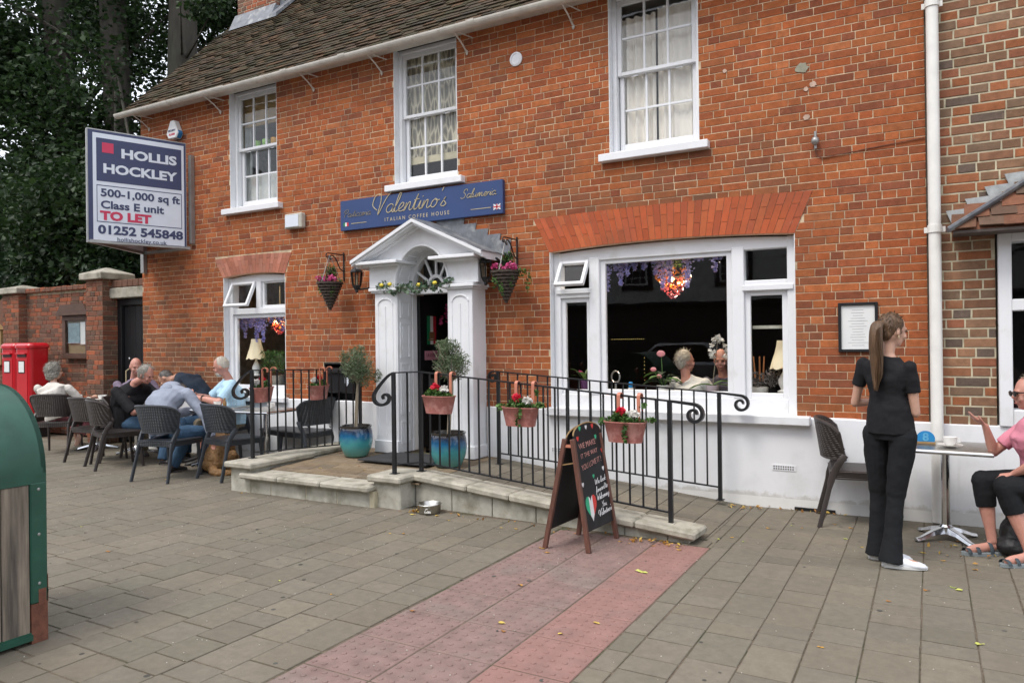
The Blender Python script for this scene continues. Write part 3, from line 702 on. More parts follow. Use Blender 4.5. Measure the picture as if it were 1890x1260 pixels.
for sgn in (-1, 1):
    for (y0, dz, th) in ((-.44, .0, .036), (-.415, -.0362, .026), (-.33, -.0625, .018)):
        x_o = cx+sgn*.885; pts = [(cx, 2.865+dz), (x_o, 2.865+dz-.885*.46), (x_o, 2.865+dz-.885*.46-th), (cx, 2.865+dz-th)]
        if sgn < 0: pts = pts[::-1]
        rc.prism(pts, y0, -.003, 'xz')
rc.build('raking_cornice', WHITE, doorcase)
ld = MB()
for sgn in (-1, 1):
    x_o = cx+sgn*.90; zt = 2.876
    pts = [(cx, zt), (x_o, zt-.90*.46), (x_o, zt-.9*.46-.010), (cx, zt-.012)]
    ld.prism(pts if sgn > 0 else pts[::-1], -.43, -.002, 'xz')
    for i in range(6):
        u0 = .03+i*.155; xa, xb = cx+sgn*u0, cx+sgn*(u0+.155)
        ztop = 2.865-u0*.46+.115; zl = lambda x: 2.868-abs(x-cx)*.46
        pts = [(xa, zl(xa)), (xb+sgn*.03, zl(xb+sgn*.03)), (xb+sgn*.07, ztop), (xa, ztop)]
        if i == 5: pts[2] = (xb+sgn*.04, ztop)
        ld.prism(pts if sgn > 0 else pts[::-1], -.009-.001*i, -.003, 'xz')
ld.build('lead_flashing', LEAD, doorcase)
# door frame, reveal panels, fanlight
rv = MB()
for xs in (-5.262, -4.548):
    s_ = 1 if xs < cx else -1
    rv.box(min(xs, xs+s_*.012), max(xs, xs+s_*.012), -.262, .0, .262, 2.085)
    for z0_, z1_ in ((.36, .62), (.70, 1.28), (1.20, 1.21), (1.34, 1.74), (1.80, 2.0)):
        if z1_-z0_ < .05: continue
        for (a, b, c_, d_) in ((-.215, -.195, z0_, z1_), (-.06, -.04, z0_, z1_), (-.195, -.06, z0_, z0_+.02), (-.195, -.06, z1_-.02, z1_)):
            rv.box(min(xs+s_*.012, xs+s_*.021), max(xs+s_*.012, xs+s_*.021), a, b, c_, d_)
        rv.box(min(xs+s_*.012, xs+s_*.017), max(xs+s_*.012, xs+s_*.017), -.175, -.08, z0_+.04, z1_-.04)
rv.build('panelled_reveal', WHITE, doorcase)
fr = MB().box(-5.25, -5.235, .0, .09, .262, 2.1).box(-4.58, -4.56, .0, .09, .262, 2.1).box(-5.25, -4.56, -.035, .09, 2.07, 2.14)
def fan_ring(r, wd, y0, y1):
    rr = []
    for i in range(N+1):
        a = PI-PI*i/N; c_, s_ = math.cos(a), math.sin(a)
        rr.append([(cx+r*c_*RX, y0, ZC+r*s_*RZ), (cx+(r+wd)*c_*RX, y0, ZC+(r+wd)*s_*RZ), (cx+(r+wd)*c_*RX, y1, ZC+(r+wd)*s_*RZ), (cx+r*c_*RX, y1, ZC+r*s_*RZ)])
    return rr
fan = MB(); fan.rings(fan_ring(.86, .15, -.02, .07)); fan.rings(fan_ring(.26, .08, .0, .05))
for i in range(1, 6):
    a = PI*i/6; fan.tube([(cx+.3*RX*math.cos(a), .02, ZC+.3*RZ*math.sin(a)), (cx+.88*RX*math.cos(a), .02, ZC+.88*RZ*math.sin(a))], .012, 4)
fr.build('door_frame', WHITE, doorcase, bevel=.004)
fanl = fan.build('fanlight', WHITE, house)
fg = MB(); pts = [(cx+.9*RX*math.cos(PI*i/16), ZC+.9*RZ*math.sin(PI*i/16)) for i in range(17)]
fg.prism(pts, .03, .033).build('pane', GLASS, fanl)
# black inner door standing open, with print
leaf = MB(); hx, hy = -5.225, .10
a_ = R(93); leafd = MB().obb((0, 0, 0), (.66, .045, 1.78))
ux, uy_ = V(math.cos(a_), math.sin(a_), 0), V(0, 0, 1)
dl = leafd.build('inner_door', DOORB, house, local=True); dl.location = V(hx, hy, 1.17)+ux*.33-V(-5.1, 0, 0); dl.rotation_euler = (0, 0, a_); WLOC[dl.name] = V(hx, hy, 1.17)+ux*.33
nrm = V(math.sin(a_), -math.cos(a_), 0)
def on_leaf(u, z, mat, w_, h_, nm, d=.003):
    c = V(hx, hy, 0)+ux*u+nrm*(.0225+d/2)+V(0, 0, z)
    o = MB().obb(c, (w_, d, h_), a_).build(nm, mat, house); return c
on_leaf(.30, 1.36, M('dolce_pink', (.62, .28, .36), .5), .42, .11, 'pink_door_sign')
txt('LA DOLCE VITA', .055, M('dark_print', (.12, .02, .03), .6), house, V(hx, hy, 0)+ux*.12+nrm*.028+V(0, 0, 1.345), tuple(ux), (0, 0, 1), sx=1.0)
POG, POW, POR = M('poster_green', (.01, .20, .08), .5), PAPER, M('poster_red', (.55, .02, .04), .5)
for k, mt in enumerate((POG, POW, POR)): on_leaf(.18+.065*k, 1.66, mt, .065, .34, 'door_poster')
cup_c = V(hx, hy, 0)+ux*.245+nrm*.03+V(0, 0, 1.60)
MB().obb(cup_c, (.10, .004, .08), a_).obb(cup_c-V(0, 0, .055), (.17, .004, .015), a_).build('poster_cup', M('poster_cup_brown', (.25, .13, .06), .5), house)
on_leaf(.30, .98, ALU, .17, .20, 'door_letter_plate')
bx('inner_jamb', M('mauve_paint', (.16, .08, .075), .6), house, -4.75, -4.70, .55, .75, .27, 2.1)
bx('door_mat', M('rubber_mat', (.03, .03, .032), .9), None, -5.35, -4.45, -.85, -.25, .262, .276)
tagk(COL.objects['door_mat'], 'flat black door mat on the landing in front of the open doorway', 'doormat')

# -------- rooms behind the windows
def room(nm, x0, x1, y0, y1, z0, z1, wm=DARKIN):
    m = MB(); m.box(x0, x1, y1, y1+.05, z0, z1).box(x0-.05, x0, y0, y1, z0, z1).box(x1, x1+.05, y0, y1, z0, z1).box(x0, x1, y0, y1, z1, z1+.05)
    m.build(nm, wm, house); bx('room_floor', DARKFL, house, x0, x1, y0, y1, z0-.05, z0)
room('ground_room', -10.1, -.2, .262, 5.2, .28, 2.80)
room('upper_room', -10.1, -.2, .262, 3.2, 2.95, 4.93, M('upper_room_wall', (.20, .19, .18), .9, sp='world'))
# curtains, blinds and things upstairs
def curtain(x0, x1, z0, z1, y, amp=.03, nfold=9, mat=CURT, nm='curtain'):
    m = MB(); n = nfold*6; rr = []
    for i in range(n+1):
        t = i/n; x = x0+(x1-x0)*t; yy = y+amp*math.sin(t*nfold*2*PI)+.012*math.sin(t*31)
        rr.append([(x, yy, z1), (x+.004*math.sin(i), yy+amp*.4*math.sin(t*17), (z0+z1)/2), (x, yy, z0), (x, yy+.004, z0), (x, yy+.004, z1)])
    return m.rings(rr, cap=False).build(nm, mat, house, smooth=True)
curtain(-2.80, -2.35, 3.36, 4.78, .232, .016, 5); curtain(-2.33, -1.78, 3.36, 4.82, .236, .016, 6)
CREAMP = None
def patterned():
    t = NT('patterned_blind'); co = t.coord('world', (14, 14, 3.4)); n1 = t.n('TexVoronoi'); n1.feature = 'DISTANCE_TO_EDGE'; n1.inputs['Scale'].default_value = 1.4; t.l(co, n1.inputs['Vector'])
    c = t.ramp(n1.outputs[0], [(.02, (.60, .54, .40)), (.13, (.30, .265, .20)), (.3, (.16, .145, .11))]); t.l(c, t.b.inputs['Base Color']); t.b.inputs['Roughness'].default_value = .9
    return t.m
curtain(-5.55, -4.50, 3.72, 4.97, .222, .006, 3, patterned(), 'patterned_blind')
bx('blind_hem', M('cream_hem', (.50, .44, .30), .9), house, -5.55, -4.50, .214, .234, 3.64, 3.72)
bx('roller_blind', M('ochre_blind', (.36, .24, .10), .9), house, -8.4, -7.3, .22, .24, 4.52, 4.93)
curtain(-8.42, -8.17, 3.4, 4.93, .27, .02, 3, M('grey_net', (.42, .44, .42), .9))
bx('white_inner_board', M('pale_board', (.60, .60, .57), .8), house, -8.25, -7.3, .25, .27, 3.38, 3.86)
for (x, mt) in ((-7.97, M('lime_pot', (.28, .55, .10), .5)), (-7.80, MATS['lime_pot']), (-7.64, M('orange_pot', (.75, .36, .04), .5))):
    tagk(MB().lathe((x-.06, .235, 4.215), [(.035, 0), (.05, .02), (.055, .09), (.05, .095), (.045, .06)], 12).build('plant_pot', mt, smooth=True),
         {-7.97: 'lime green pot on the meeting rail, leftmost in the far-left upstairs window', -7.80: 'lime green pot just left of the orange pot in the far-left upstairs window', -7.64: 'orange pot standing in the far-left upstairs window'}[x], 'pot', 'coloured pots in the far-left upstairs window')
bx('pot_shelf', PAPER, house, -8.25, -7.45, .205, .30, 4.20, 4.215)

# -------- roof: tiles in courses on a 45 degree pitch
SL = R(45); ex_, ez_ = -.20, 4.955
RS = 5.0; RX0, RX1 = -10.42, 3.0
roofP = lambda u, v, w: (u, ex_+v*math.cos(SL)-w*math.sin(SL), ez_+v*math.sin(SL)+w*math.cos(SL))
rb = MB(); rb.add([roofP(RX0, 0, -.03), roofP(RX1, 0, -.03), roofP(RX1, RS, -.03), roofP(RX0, RS, -.03)], [(0, 1, 2, 3)])
rb.add([roofP(RX0, RS, -.03), roofP(RX1, RS, -.03), (RX1, 7.7, 4.95), (RX0, 7.7, 4.95)], [(0, 1, 2, 3)])
rb.add([(RX0+.1, -.1, 4.9), (RX0+.1, ex_+RS*math.cos(SL), ez_+RS*math.sin(SL)-.06), (RX0+.1, 7.6, 4.9)], [(0, 1, 2)])
roof = rb.build('roof', TILE, house)
def tiles(parent, P, u0, u1, v1, mat, course=.10, tw=.17, tl=.155, nmax=300, seed=2, clip=None, name='roof_tile'):
    rg = random.Random(seed); cells = []; k = 0; v = 0
    while v < v1:
        u = u0-(tw/2 if k % 2 else 0)
        while u < u1:
            a, b = max(u, u0), min(u+tw-.005, u1)
            if b-a > .03 and (clip is None or clip((a+b)/2, v)): cells.append((a, b, v))
            u += tw
        v += course; k += 1
    sc = []
    for i, (a, b, v) in enumerate(cells):
        X, Y, Z = proj(P((a+b)/2, v+.05, 0)); sc.append((1/Z/Z if -20 < X < 1910 and -20 < Y < 1280 else 0, i))
    sc.sort(reverse=True); single = set(i for s_, i in sc[:nmax] if s_ > 0); rest = MB()
    for i, (a, b, v) in enumerate(cells):
        m = MB() if i in single else rest
        lift = .022+rg.uniform(-.006, .012); sk = rg.uniform(-.010, .010)
        t = (rg.random(), rg.random(), .8*rg.random()**1.5)
        top = [P(a+sk, v+sk, lift), P(b+sk, v+sk*.5, lift), P(b, v+tl, .004), P(a, v+tl, .004)]
        lo = [P(a+sk, v+sk, lift-.012), P(b+sk, v+sk*.5, lift-.012), P(b, v+tl, -.008), P(a, v+tl, -.008)]
        m.add(top+lo, [(0, 1, 2, 3), (0, 4, 5, 1), (1, 5, 6, 2), (3, 7, 4, 0)], t)
        if i in single: m.build(name, mat, parent)
    if rest.v: rest.build('tiling', mat, parent, kind='stuff')
tiles(roof, roofP, RX0, 3.0, 4.1, TILE)
# chimney with brick courses and lead apron
cb = MB().box(-10.18, -9.28, 1.77, 2.85, 6.3, 10.2)
chim = cb.build('chimney', MORTAR2, house)
masonry(chim, lambda u, v, w: (u, 1.765-w, v), -10.19, -9.27, 6.45, 8.6, [], BRICK3, nmax=90, seed=8)
masonry(chim, lambda u, v, w: (-9.275+w, u, v), 1.765, 2.85, 6.45, 8.6, [], BRICK3, nmax=90, seed=9)
lf = MB(); lf.prism([(1.60, 6.80), (1.75, 6.93), (1.75, 7.10), (1.74, 7.10)], -10.22, -9.25, 'yz')
for i in range(9):
    y0 = 1.70+i*.125; lf.prism([(y0, y0+5.16), (y0+.15, y0+.15+5.16), (y0+.15, y0+5.40), (y0+.02, y0+5.36)], -9.262, -9.252, 'yz')
lf.prism([(1.6, 6.80), (2.9, 8.10), (2.9, 8.16), (1.6, 6.86)], -9.26, -9.10, 'yz')
lf.build('lead_flashing', LEAD, chim)
# gutter with sagging joints and struts
def gutter(x0, x1, z, nm='gutter', r=.058):
    m = MB(); n = 10; rr = []
    for x, dz in ((x0, 0), (x1, 0)):
        rr.append([(x, -.262+r*math.cos(PI+PI*i/n), z+dz+r*math.sin(PI+PI*i/n)) for i in range(n+1)]+[(x, -.262+(r-.006)*math.cos(2*PI-PI*i/n), z+dz+(r-.006)*math.sin(2*PI-PI*i/n)) for i in range(n+1)])
    return m.rings(rr).build(nm, GUT, house, smooth=False)
gt = gutter(-10.42, -8.05, 4.925); gutter(-8.06, XR+.4, 4.915)
for x in (-9.25, -6.95, -6.0, -4.2, -2.6): gutter(x-.05, x+.05, 4.922, 'gutter_union', .064)
bx('soffit_board', GUT, house, XL, XR, -.2, .0, 4.935, 4.95)
for x in (-10.04, -8.48, -6.745, -5.65, -4.445, -3.15, -1.4):
    st = MB(); z = 4.73
    st.tube([(x, -.27, 4.87), (x+.005, -.12, 4.80), (x+.01, -.02, z)], .009, 6).tube([(x, -.25, 4.88), (x+.09, -.01, 4.865)], .007, 6).ell((x+.01, -.012, z-.01), (.016, .012, .028), 8, 5)
    st.build('gutter_bracket', GUT, house, smooth=True)
bx('corner_shade_strip', M('painted_recess_shade', (.06, .05, .038), .95, sp='world'), house, -.0115, .018, -.004, .02, .82, 4.9)  # dark-coloured strip paints in the shade of the recess between the two buildings

# wall patches
def patch(x, z, r, nm='cement_patch', mt=None, seed=1):
    g = random.Random(seed); p = [(x+r*g.uniform(.7, 1.15)*math.cos(a), z+r*.9*g.uniform(.7, 1.15)*math.sin(a)) for a in [2*PI*i/14 for i in range(14)]]
    MB().prism(p, -.006, .003).build(nm, mt or MORTAR2, house)
CEM = M('grey_cement', (.30, .29, .22), .95, bump=.3, vs=12); PINKF = M('pale_spall', (.50, .36, .28), .95, vs=30)
patch(-.952, 3.88, .055, mt=CEM, seed=2); patch(-.86, 3.72, .03, mt=PINKF, seed=3); patch(-.92, 3.69, .022, mt=PINKF, seed=4); patch(-.92, 3.44, .03, mt=PINKF, seed=5); patch(-1.62, 3.98, .02, mt=PINKF, seed=6)

# ------------------------------------------------------------ neighbour on the right
nb = thing('neighbour_shop', 'darker mixed-brick shop at the right edge with a small tiled roof over its white window', 'building', (1.4, 0, 0))
NW = (.455, 3.2, .80, 2.33)
wallmesh(-.010, 4.0, 0, 5.2, [NW], .0165, .26).build('mortar_bed', MORTAR2, nb)
masonry(nb, lambda u, v, w: (u, .012-w, v), .020, 4.0, ZP, 5.1, [(0, 2.33, rect(NW[0], NW[1]))], BRICK2, course=.0775, lens=(.235, .13), joint=.012, nmax=300, seed=12, depth=.02)
pm = MB(); pm.rings([[(x, .1, 0), (x, -.03, 0), (x, -.008, .1), (x, -.006, ZP-.005), (x, .0, ZP+.002), (x, .1, ZP+.002)] for x in (.012, 2.0, 4.0)]).build('white_plinth', RENDER, nb)
m = MB(); m.box(.47, .56, -.03, .2, .80, 2.33).box(.56, 3.2, -.029, .2, 2.24, 2.33).box(.56, 3.2, -.02, .2, .80, .93).box(.56, 3.2, -.035, .2, 1.70, 1.79).box(1.35, 1.43, -.025, .2, .93, 2.24)
nwin = m.build('neighbour_window', WHITE, nb, bevel=.006)
bx('pane', GLASS, nwin, .56, 3.2, .08, .084, .93, 1.70); bx('pane', GLASS, nwin, .56, 3.2, .08, .084, 1.79, 2.24)
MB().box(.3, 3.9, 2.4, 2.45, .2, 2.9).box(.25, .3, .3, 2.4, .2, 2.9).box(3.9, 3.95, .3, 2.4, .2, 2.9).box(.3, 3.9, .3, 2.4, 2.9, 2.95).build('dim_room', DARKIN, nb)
# pent roof, hipped at the left
PS = math.atan2(.39, .28); pl = math.hypot(.39, .28)
pP = lambda u, v, w: (u, -.28+v*math.cos(PS)-w*math.sin(PS), 2.33+v*math.sin(PS)+w*math.cos(PS))
pr = MB(); pr.add([pP(.16, 0, -.02), pP(3.6, 0, -.02), pP(3.6, pl, -.02), pP(.72, pl, -.02)], [(0, 1, 2, 3)]).add([pP(.16, 0, -.02), pP(.72, pl, -.02), (.16, 0, 2.33)], [(0, 1, 2)])
proof = pr.build('pent_roof', TILE2, nb)
tiles(proof, pP, .16, 1.9, pl, TILE2, nmax=80, clip=lambda u, v: u > .16+.56*v/pl+.02, seed=4)
MB().tube([pP(.13, -.03, .03), pP(.45, pl*.5, .03), pP(.72, pl, .035)], .034, 8, flat=.5, ref=(.6, -.3, .75)).build('hip_lead', MATS['lead_sheet'], nb)
LEADL = M('pale_lead', (.40, .42, .42), .5, metal=.2, var=.3, vs=14, sp='world')
for i in range(5):
    x0, z0 = .125+.132*i, 2.515+.083*i
    hb = MB(); hb.prism([(x0, z0), (x0+.06, z0-.16), (x0+.19, z0-.10), (x0+.19, z0+.012)], -.018-.002*i, -.002, 'xz'); hb.build('lead_flashing', LEADL, nb)
bx('eaves_board', M('dark_timber', (.10, .08, .07), .8), nb, .17, 3.6, -.27, -.02, 2.30, 2.32)
# rainwater pipe
pp = MB().tube([(.045, -.085, 0.02), (.045, -.085, 5.4)], .045, 16).build('drainpipe', PIPE, smooth=True)
tagk(pp, 'tall cream drainpipe running up the joint between the two brick buildings', 'drainpipe')
for z in (2.37, 4.18):
    MB().tube([(.045, -.085, z-.03), (.045, -.085, z+.03)], .053, 16).box(-.03, .12, -.06, -.045, z-.025, z+.02).build('pipe_collar', PIPE, pp)
# ------------------------------------------------------------ garden wall, piers, gate
gw = thing('garden_wall', 'old mossy brick garden wall with stone-capped piers beside the coffee house', 'wall', (-13, .5, 0))
bx('wall_core', MORTAR2, gw, -14.5, -11.15, .512, .80, 0, 2.50)
masonry(gw, lambda u, v, w: (u, .50-w, v), -14.36, -11.66, 0, 2.46, [], BRICK3, course=.077, nmax=230, seed=21)
bx('wall_core', MORTAR2, gw, -19, -14.9, .512, .80, 0, 1.9)
masonry(gw, lambda u, v, w: (u, .50-w, v), -18.6, -14.9, 0, 1.95, [], BRICK3, course=.077, nmax=40, seed=22)
sw = MB(); n = 12
sw.rings([[(-14.9-1.2*i/n, .45, 1.9), (-14.9-1.2*i/n, .45, 1.98+.50*(.5+.5*math.cos(PI*i/n))), (-14.9-1.2*i/n, .85, 1.98+.50*(.5+.5*math.cos(PI*i/n))), (-14.9-1.2*i/n, .85, 1.9)] for i in range(n+1)])
sw.box(-19, -16.1, .45, .85, 1.92, 2.0); sw.build('swept_coping', BRICK3, gw)
for k in range(16): bx('coping_brick', BRICK3, gw, -14.33+k*.168, -14.33+k*.168+.158, .44, .86, 2.50, 2.58+rnd.uniform(-.006, .006), bevel=.01)
def pier(x0, x1, y0, y1, h, seed, capz):
    bx('pier_core', MORTAR2, gw, x0+.012, x1-.012, y0+.012, y1-.012, 0, h)
    masonry(gw, lambda u, v, w: (u, y0-w, v), x0, x1, 0, h, [], BRICK3, course=.077, nmax=60, seed=seed)
    masonry(gw, lambda u, v, w: (x1+w, u, v), y0, y1, 0, h, [], BRICK3, course=.077, nmax=40, seed=seed+1)
    c = MB(); o = .07
    c.rings([[(x0-o, y0-o, h), (x1+o, y0-o, h), (x1+o, y1+o, h), (x0-o, y1+o, h)], [(x0-o, y0-o, h+.10), (x1+o, y0-o, h+.10), (x1+o, y1+o, h+.10), (x0-o, y1+o, h+.10)],
             [((x0+x1)/2-.03, (y0+y1)/2-.03, h+capz), ((x0+x1)/2+.03, (y0+y1)/2-.03, h+capz), ((x0+x1)/2+.03, (y0+y1)/2+.03, h+capz), ((x0+x1)/2-.03, (y0+y1)/2+.03, h+capz)]])
    c.build('pier_cap', STONE, gw, bevel=.01)
pier(-11.66, -11.22, -.02, .42, 2.57, 31, .20)
pier(-14.92, -14.38, .36, .82, 2.50, 33, .17)
gate = thing('garden_gate', 'tall black painted garden door between the brick pier and the house', 'gate', (-10.8, .3, 0))
bx('gate_frame', DOORB, gate, -11.22, -11.12, .22, .36, 0, 2.26, bevel=.005); bx('gate_frame', DOORB, gate, -11.12, -10.26, .22, .36, 2.16, 2.26, bevel=.005)
for k in range(6): bx('board', DOORB, gate, -11.11+k*.14, -11.11+k*.14+.134, .27, .30, .04, 2.15, bevel=.004)
MB().tube([(-10.98, .25, 1.16), (-10.98, .20, 1.13), (-10.98, .20, .96), (-10.98, .25, .93)], .010, 6).build('handle', GOLD, gate); MB().ell((-10.98, .255, 1.32), (.022, .012, .022)).build('lock', CHROME, gate)
ln = MB().box(-11.25, -10.26, .10, .42, 2.27, 2.43); ln.build('stone_lintel', STONE, gw, bevel=.008)
for k in range(7): bx('coping_brick', BRICK3, gw, -11.2+k*.135, -11.2+k*.135+.127, .12, .40, 2.44, 2.55, bevel=.008)
# notice boards
nbd = thing('notice_board', 'dark brown notice board with pitched top on the garden wall right of the post box', 'notice board', (-12.66, .44, 1.1))
m = MB(); frame_rect(m, -13.08, -12.31, 1.32, 2.06, .40, .49, .09); m.build('frame', NBOARD, nbd, bevel=.004)
bx('backing', CORK, nbd, -12.99, -12.40, .46, .48, 1.41, 1.97)
for a, b, c_, d_, mt in ((-12.96, -12.62, 1.58, 1.93, PAPERB), (-12.60, -12.43, 1.56, 1.94, PAPER)): bx('poster', mt, nbd, a, b, .438, .444, c_, d_)
bx('pane', GLASS, nbd, -12.99, -12.40, .418, .422, 1.41, 1.97)
MB().prism([(-13.18, 2.06), (-12.21, 2.06), (-12.36, 2.24), (-13.03, 2.24)], .34, .49, 'xz').build('board_roof', NBOARD, nbd)
nb2 = thing('notice_board', 'light oak gabled notice board on the wall at the far left edge', 'notice board', (-15.5, .4, 1.1))
for a, b in ((-15.62, -15.04), (-16.35, -15.68)):
    m = MB(); frame_rect(m, a, b, 1.2, 1.86, .38, .49, .07); m.build('frame', OAK, nb2, bevel=.004)
    bx('poster', PAPER, nb2, a+.08, b-.08, .455, .46, 1.3, 1.78); bx('pane', GLASS, nb2, a+.07, b-.07, .42, .424, 1.27, 1.79)
    MB().prism([(a-.04, 1.86), (b+.04, 1.86), ((a+b)/2, 2.04)], .36, .49, 'xz').build('board_gable', OAK, nb2)
# double post box
pb = thing('post_box', 'red double pillar post box with two posting slots standing by the garden wall', 'post box', (-13.6, .08, 0))
def box_at(x0, x1):
    m = MB(); y0, y1 = -.10, .24; n = 5; r = .07
    def outline(e, z): 
        p = []
        for (ccx, ccy, a0) in ((x0+r, y0+r, PI), (x1-r, y0+r, 1.5*PI), (x1-r, y1-r, 0), (x0+r, y1-r, .5*PI)):
            for i in range(n): 
                a = a0+PI/2*i/(n-1); p.append((ccx+(r+e)*math.cos(a), ccy+(r+e)*math.sin(a), z))
        return p
    m.rings([outline(.0, .40), outline(0, 1.50), outline(.02, 1.51), outline(.02, 1.55), outline(-.01, 1.585), outline(-.05, 1.60)])
    o = m.build('box_body', REDBOX, pb, smooth=False); 
    MB().rings([outline(.015, 0), outline(.015, .40)]).build('box_plinth', BLACK, pb)
    bx('slot', BLACK, pb, x0+.09, x1-.09, y0-.012, y0+.0, 1.36, 1.40); MB().box(x0+.07, x1-.07, y0-.04, y0, 1.40, 1.425).box(x0+.06, x1-.06, y0-.006, y0, .47, 1.33).build('door', REDBOX, pb, bevel=.004)
    bx('collection_plate', PAPER, pb, x0+.14, x1-.14, y0-.014, y0-.006, 1.10, 1.28); bx('plate_frame', BLACK, pb, x0+.125, x1-.125, y0-.011, y0-.0065, 1.085, 1.295)
    t_ = txt('POST OFFICE', .05, GOLD, pb, ((x0+x1)/2, y0-.011, .98), align='CENTER', sx=.8) if False else None
box_at(-14.06, -13.62); box_at(-13.60, -13.16)
bx('label_plate', PAPER, pb, -13.46, -13.31, -.113, -.1062, .52, .58)

# ------------------------------------------------------------ entrance landing, step and ramp
rp = thing('entrance_ramp', 'low stone landing with a step and a gently sloping ramp in front of the doorway', 'ramp', (-4, -.8, 0))
LANDZ = lambda y: .215+(y+1.5)*.032
rmp = MB(); 
rmp.rings([[(-6.1, -1.45, 0), (-6.1, -1.45, .20), (-6.1, 0, .248), (-6.1, 0, 0)], [(-4.1, -1.36, 0), (-4.1, -1.36, .20), (-4.1, 0, .248), (-4.1, 0, 0)], [(-1.45, -1.40, -.02), (-1.45, -1.40, -.006), (-1.45, -.02, -.006), (-1.45, -.02, -.02)]])
rmp.build('ramp_bed', JOINT, rp)
lP = lambda u, v, w: (u, v, LANDZ(v)+w)
masonry(rp, lambda u, v, w: lP(u, v, w), -6.02, -4.10, -1.44, -.03, [(-.28, 1, rect(-5.59, -4.22))], BUFF, course=.105, lens=(.21, .21), seq='r', joint=.005, depth=.012, nmax=140, name='landing_paver', seed=41, c=.002)
def rz_(x, y): 
    t = (x+4.10)/2.62; return LANDZ(y)*(1-t)+.002*t
masonry(rp, lambda u, v, w: (v, u, rz_(v, u)+w), -1.36, -.04, -4.09, -1.47, [], PAVER, course=.20, lens=(.3, .2, .4), seq='r', joint=.007, depth=.012, nmax=70, name='ramp_paver', seed=42, c=.002, tint=lambda rg, u, v: (rg.random(), rg.random(), .1))
# left kerb wall
def stone(nm, x0, x1, y0, y1, z0, z1, mt=STONE2, bev=.01): bx(nm, mt, rp, x0, x1, y0, y1, z0, z1, bevel=bev)
stone('coping_stone', -6.40, -6.0, -1.72, -.80, .245, .305, STONE, .014); stone('coping_stone', -6.40, -6.04, -.795, -.03, .245, .305, STONE, .014)
stone('wall_block', -6.36, -6.06, -1.66, -.8, -.01, .244); stone('wall_block', -6.36, -6.06, -.79, -.03, -.01, .244)
# step
xs = [-6.16, -5.62, -5.05, -4.46]
for a, b in zip(xs[:-1], xs[1:]): stone('step_slab', a+.004, b-.004, -1.74, -1.40, .15, .205, STONE, .014)
xs = [-6.06, -5.78, -5.30, -4.9, -4.5]
for a, b in zip(xs[:-1], xs[1:]): stone('step_block', a+.004, b-.004, -1.655, -1.42, -.01, .149, STONE2, .006)
bx('step_joint', MATS['grey_mortar'], rp, -6.06, -4.45, -1.65, -1.44, -.01, .148)
# pier
stone('pier_block', -4.50, -4.19, -1.60, -1.25, -.01, .235, STONE2); stone('coping_stone', -4.54, -4.15, -1.66, -1.18, .236, .30, STONE, .016)
# sloping front wall, slightly out of square
A_, B_ = V(-4.18, -1.385, 0), V(-1.50, -1.53, 0); dv = (B_-A_); tL = dv.length; dn = dv.normalized(); sn = V(dn.y, -dn.x, 0)
def slope_piece(nm, t0, t1, z0a, z0b, z1a, z1b, o0, o1, mt, bev=.01):
    p0, p1 = A_+dn*t0, A_+dn*t1; m = MB()
    m.rings([[p0+sn*o0+V(0, 0, z0a), p0+sn*o1+V(0, 0, z0a), p0+sn*o1+V(0, 0, z1a), p0+sn*o0+V(0, 0, z1a)], [p1+sn*o0+V(0, 0, z0b), p1+sn*o1+V(0, 0, z0b), p1+sn*o1+V(0, 0, z1b), p1+sn*o0+V(0, 0, z1b)]])
    m.build(nm, mt, rp, bevel=bev)
ct = lambda t: .300-(.205)*t/tL
js = [0, .62, 1.06, 1.72, 2.2, tL]
for a, b in zip(js[:-1], js[1:]): slope_piece('coping_stone', a+.004, b-.004, ct(a)-.062, ct(b)-.062, ct(a), ct(b), -.24, .06, STONE, .015)
js = [0, .42, .86, 1.3, 1.72, 2.1, 2.45, tL-.06]
for a, b in zip(js[:-1], js[1:]): slope_piece('wall_block', a+.004, b-.004, -.01, -.01, ct(a)-.064, ct(b)-.064, -.2, .0, STONE2, .006)

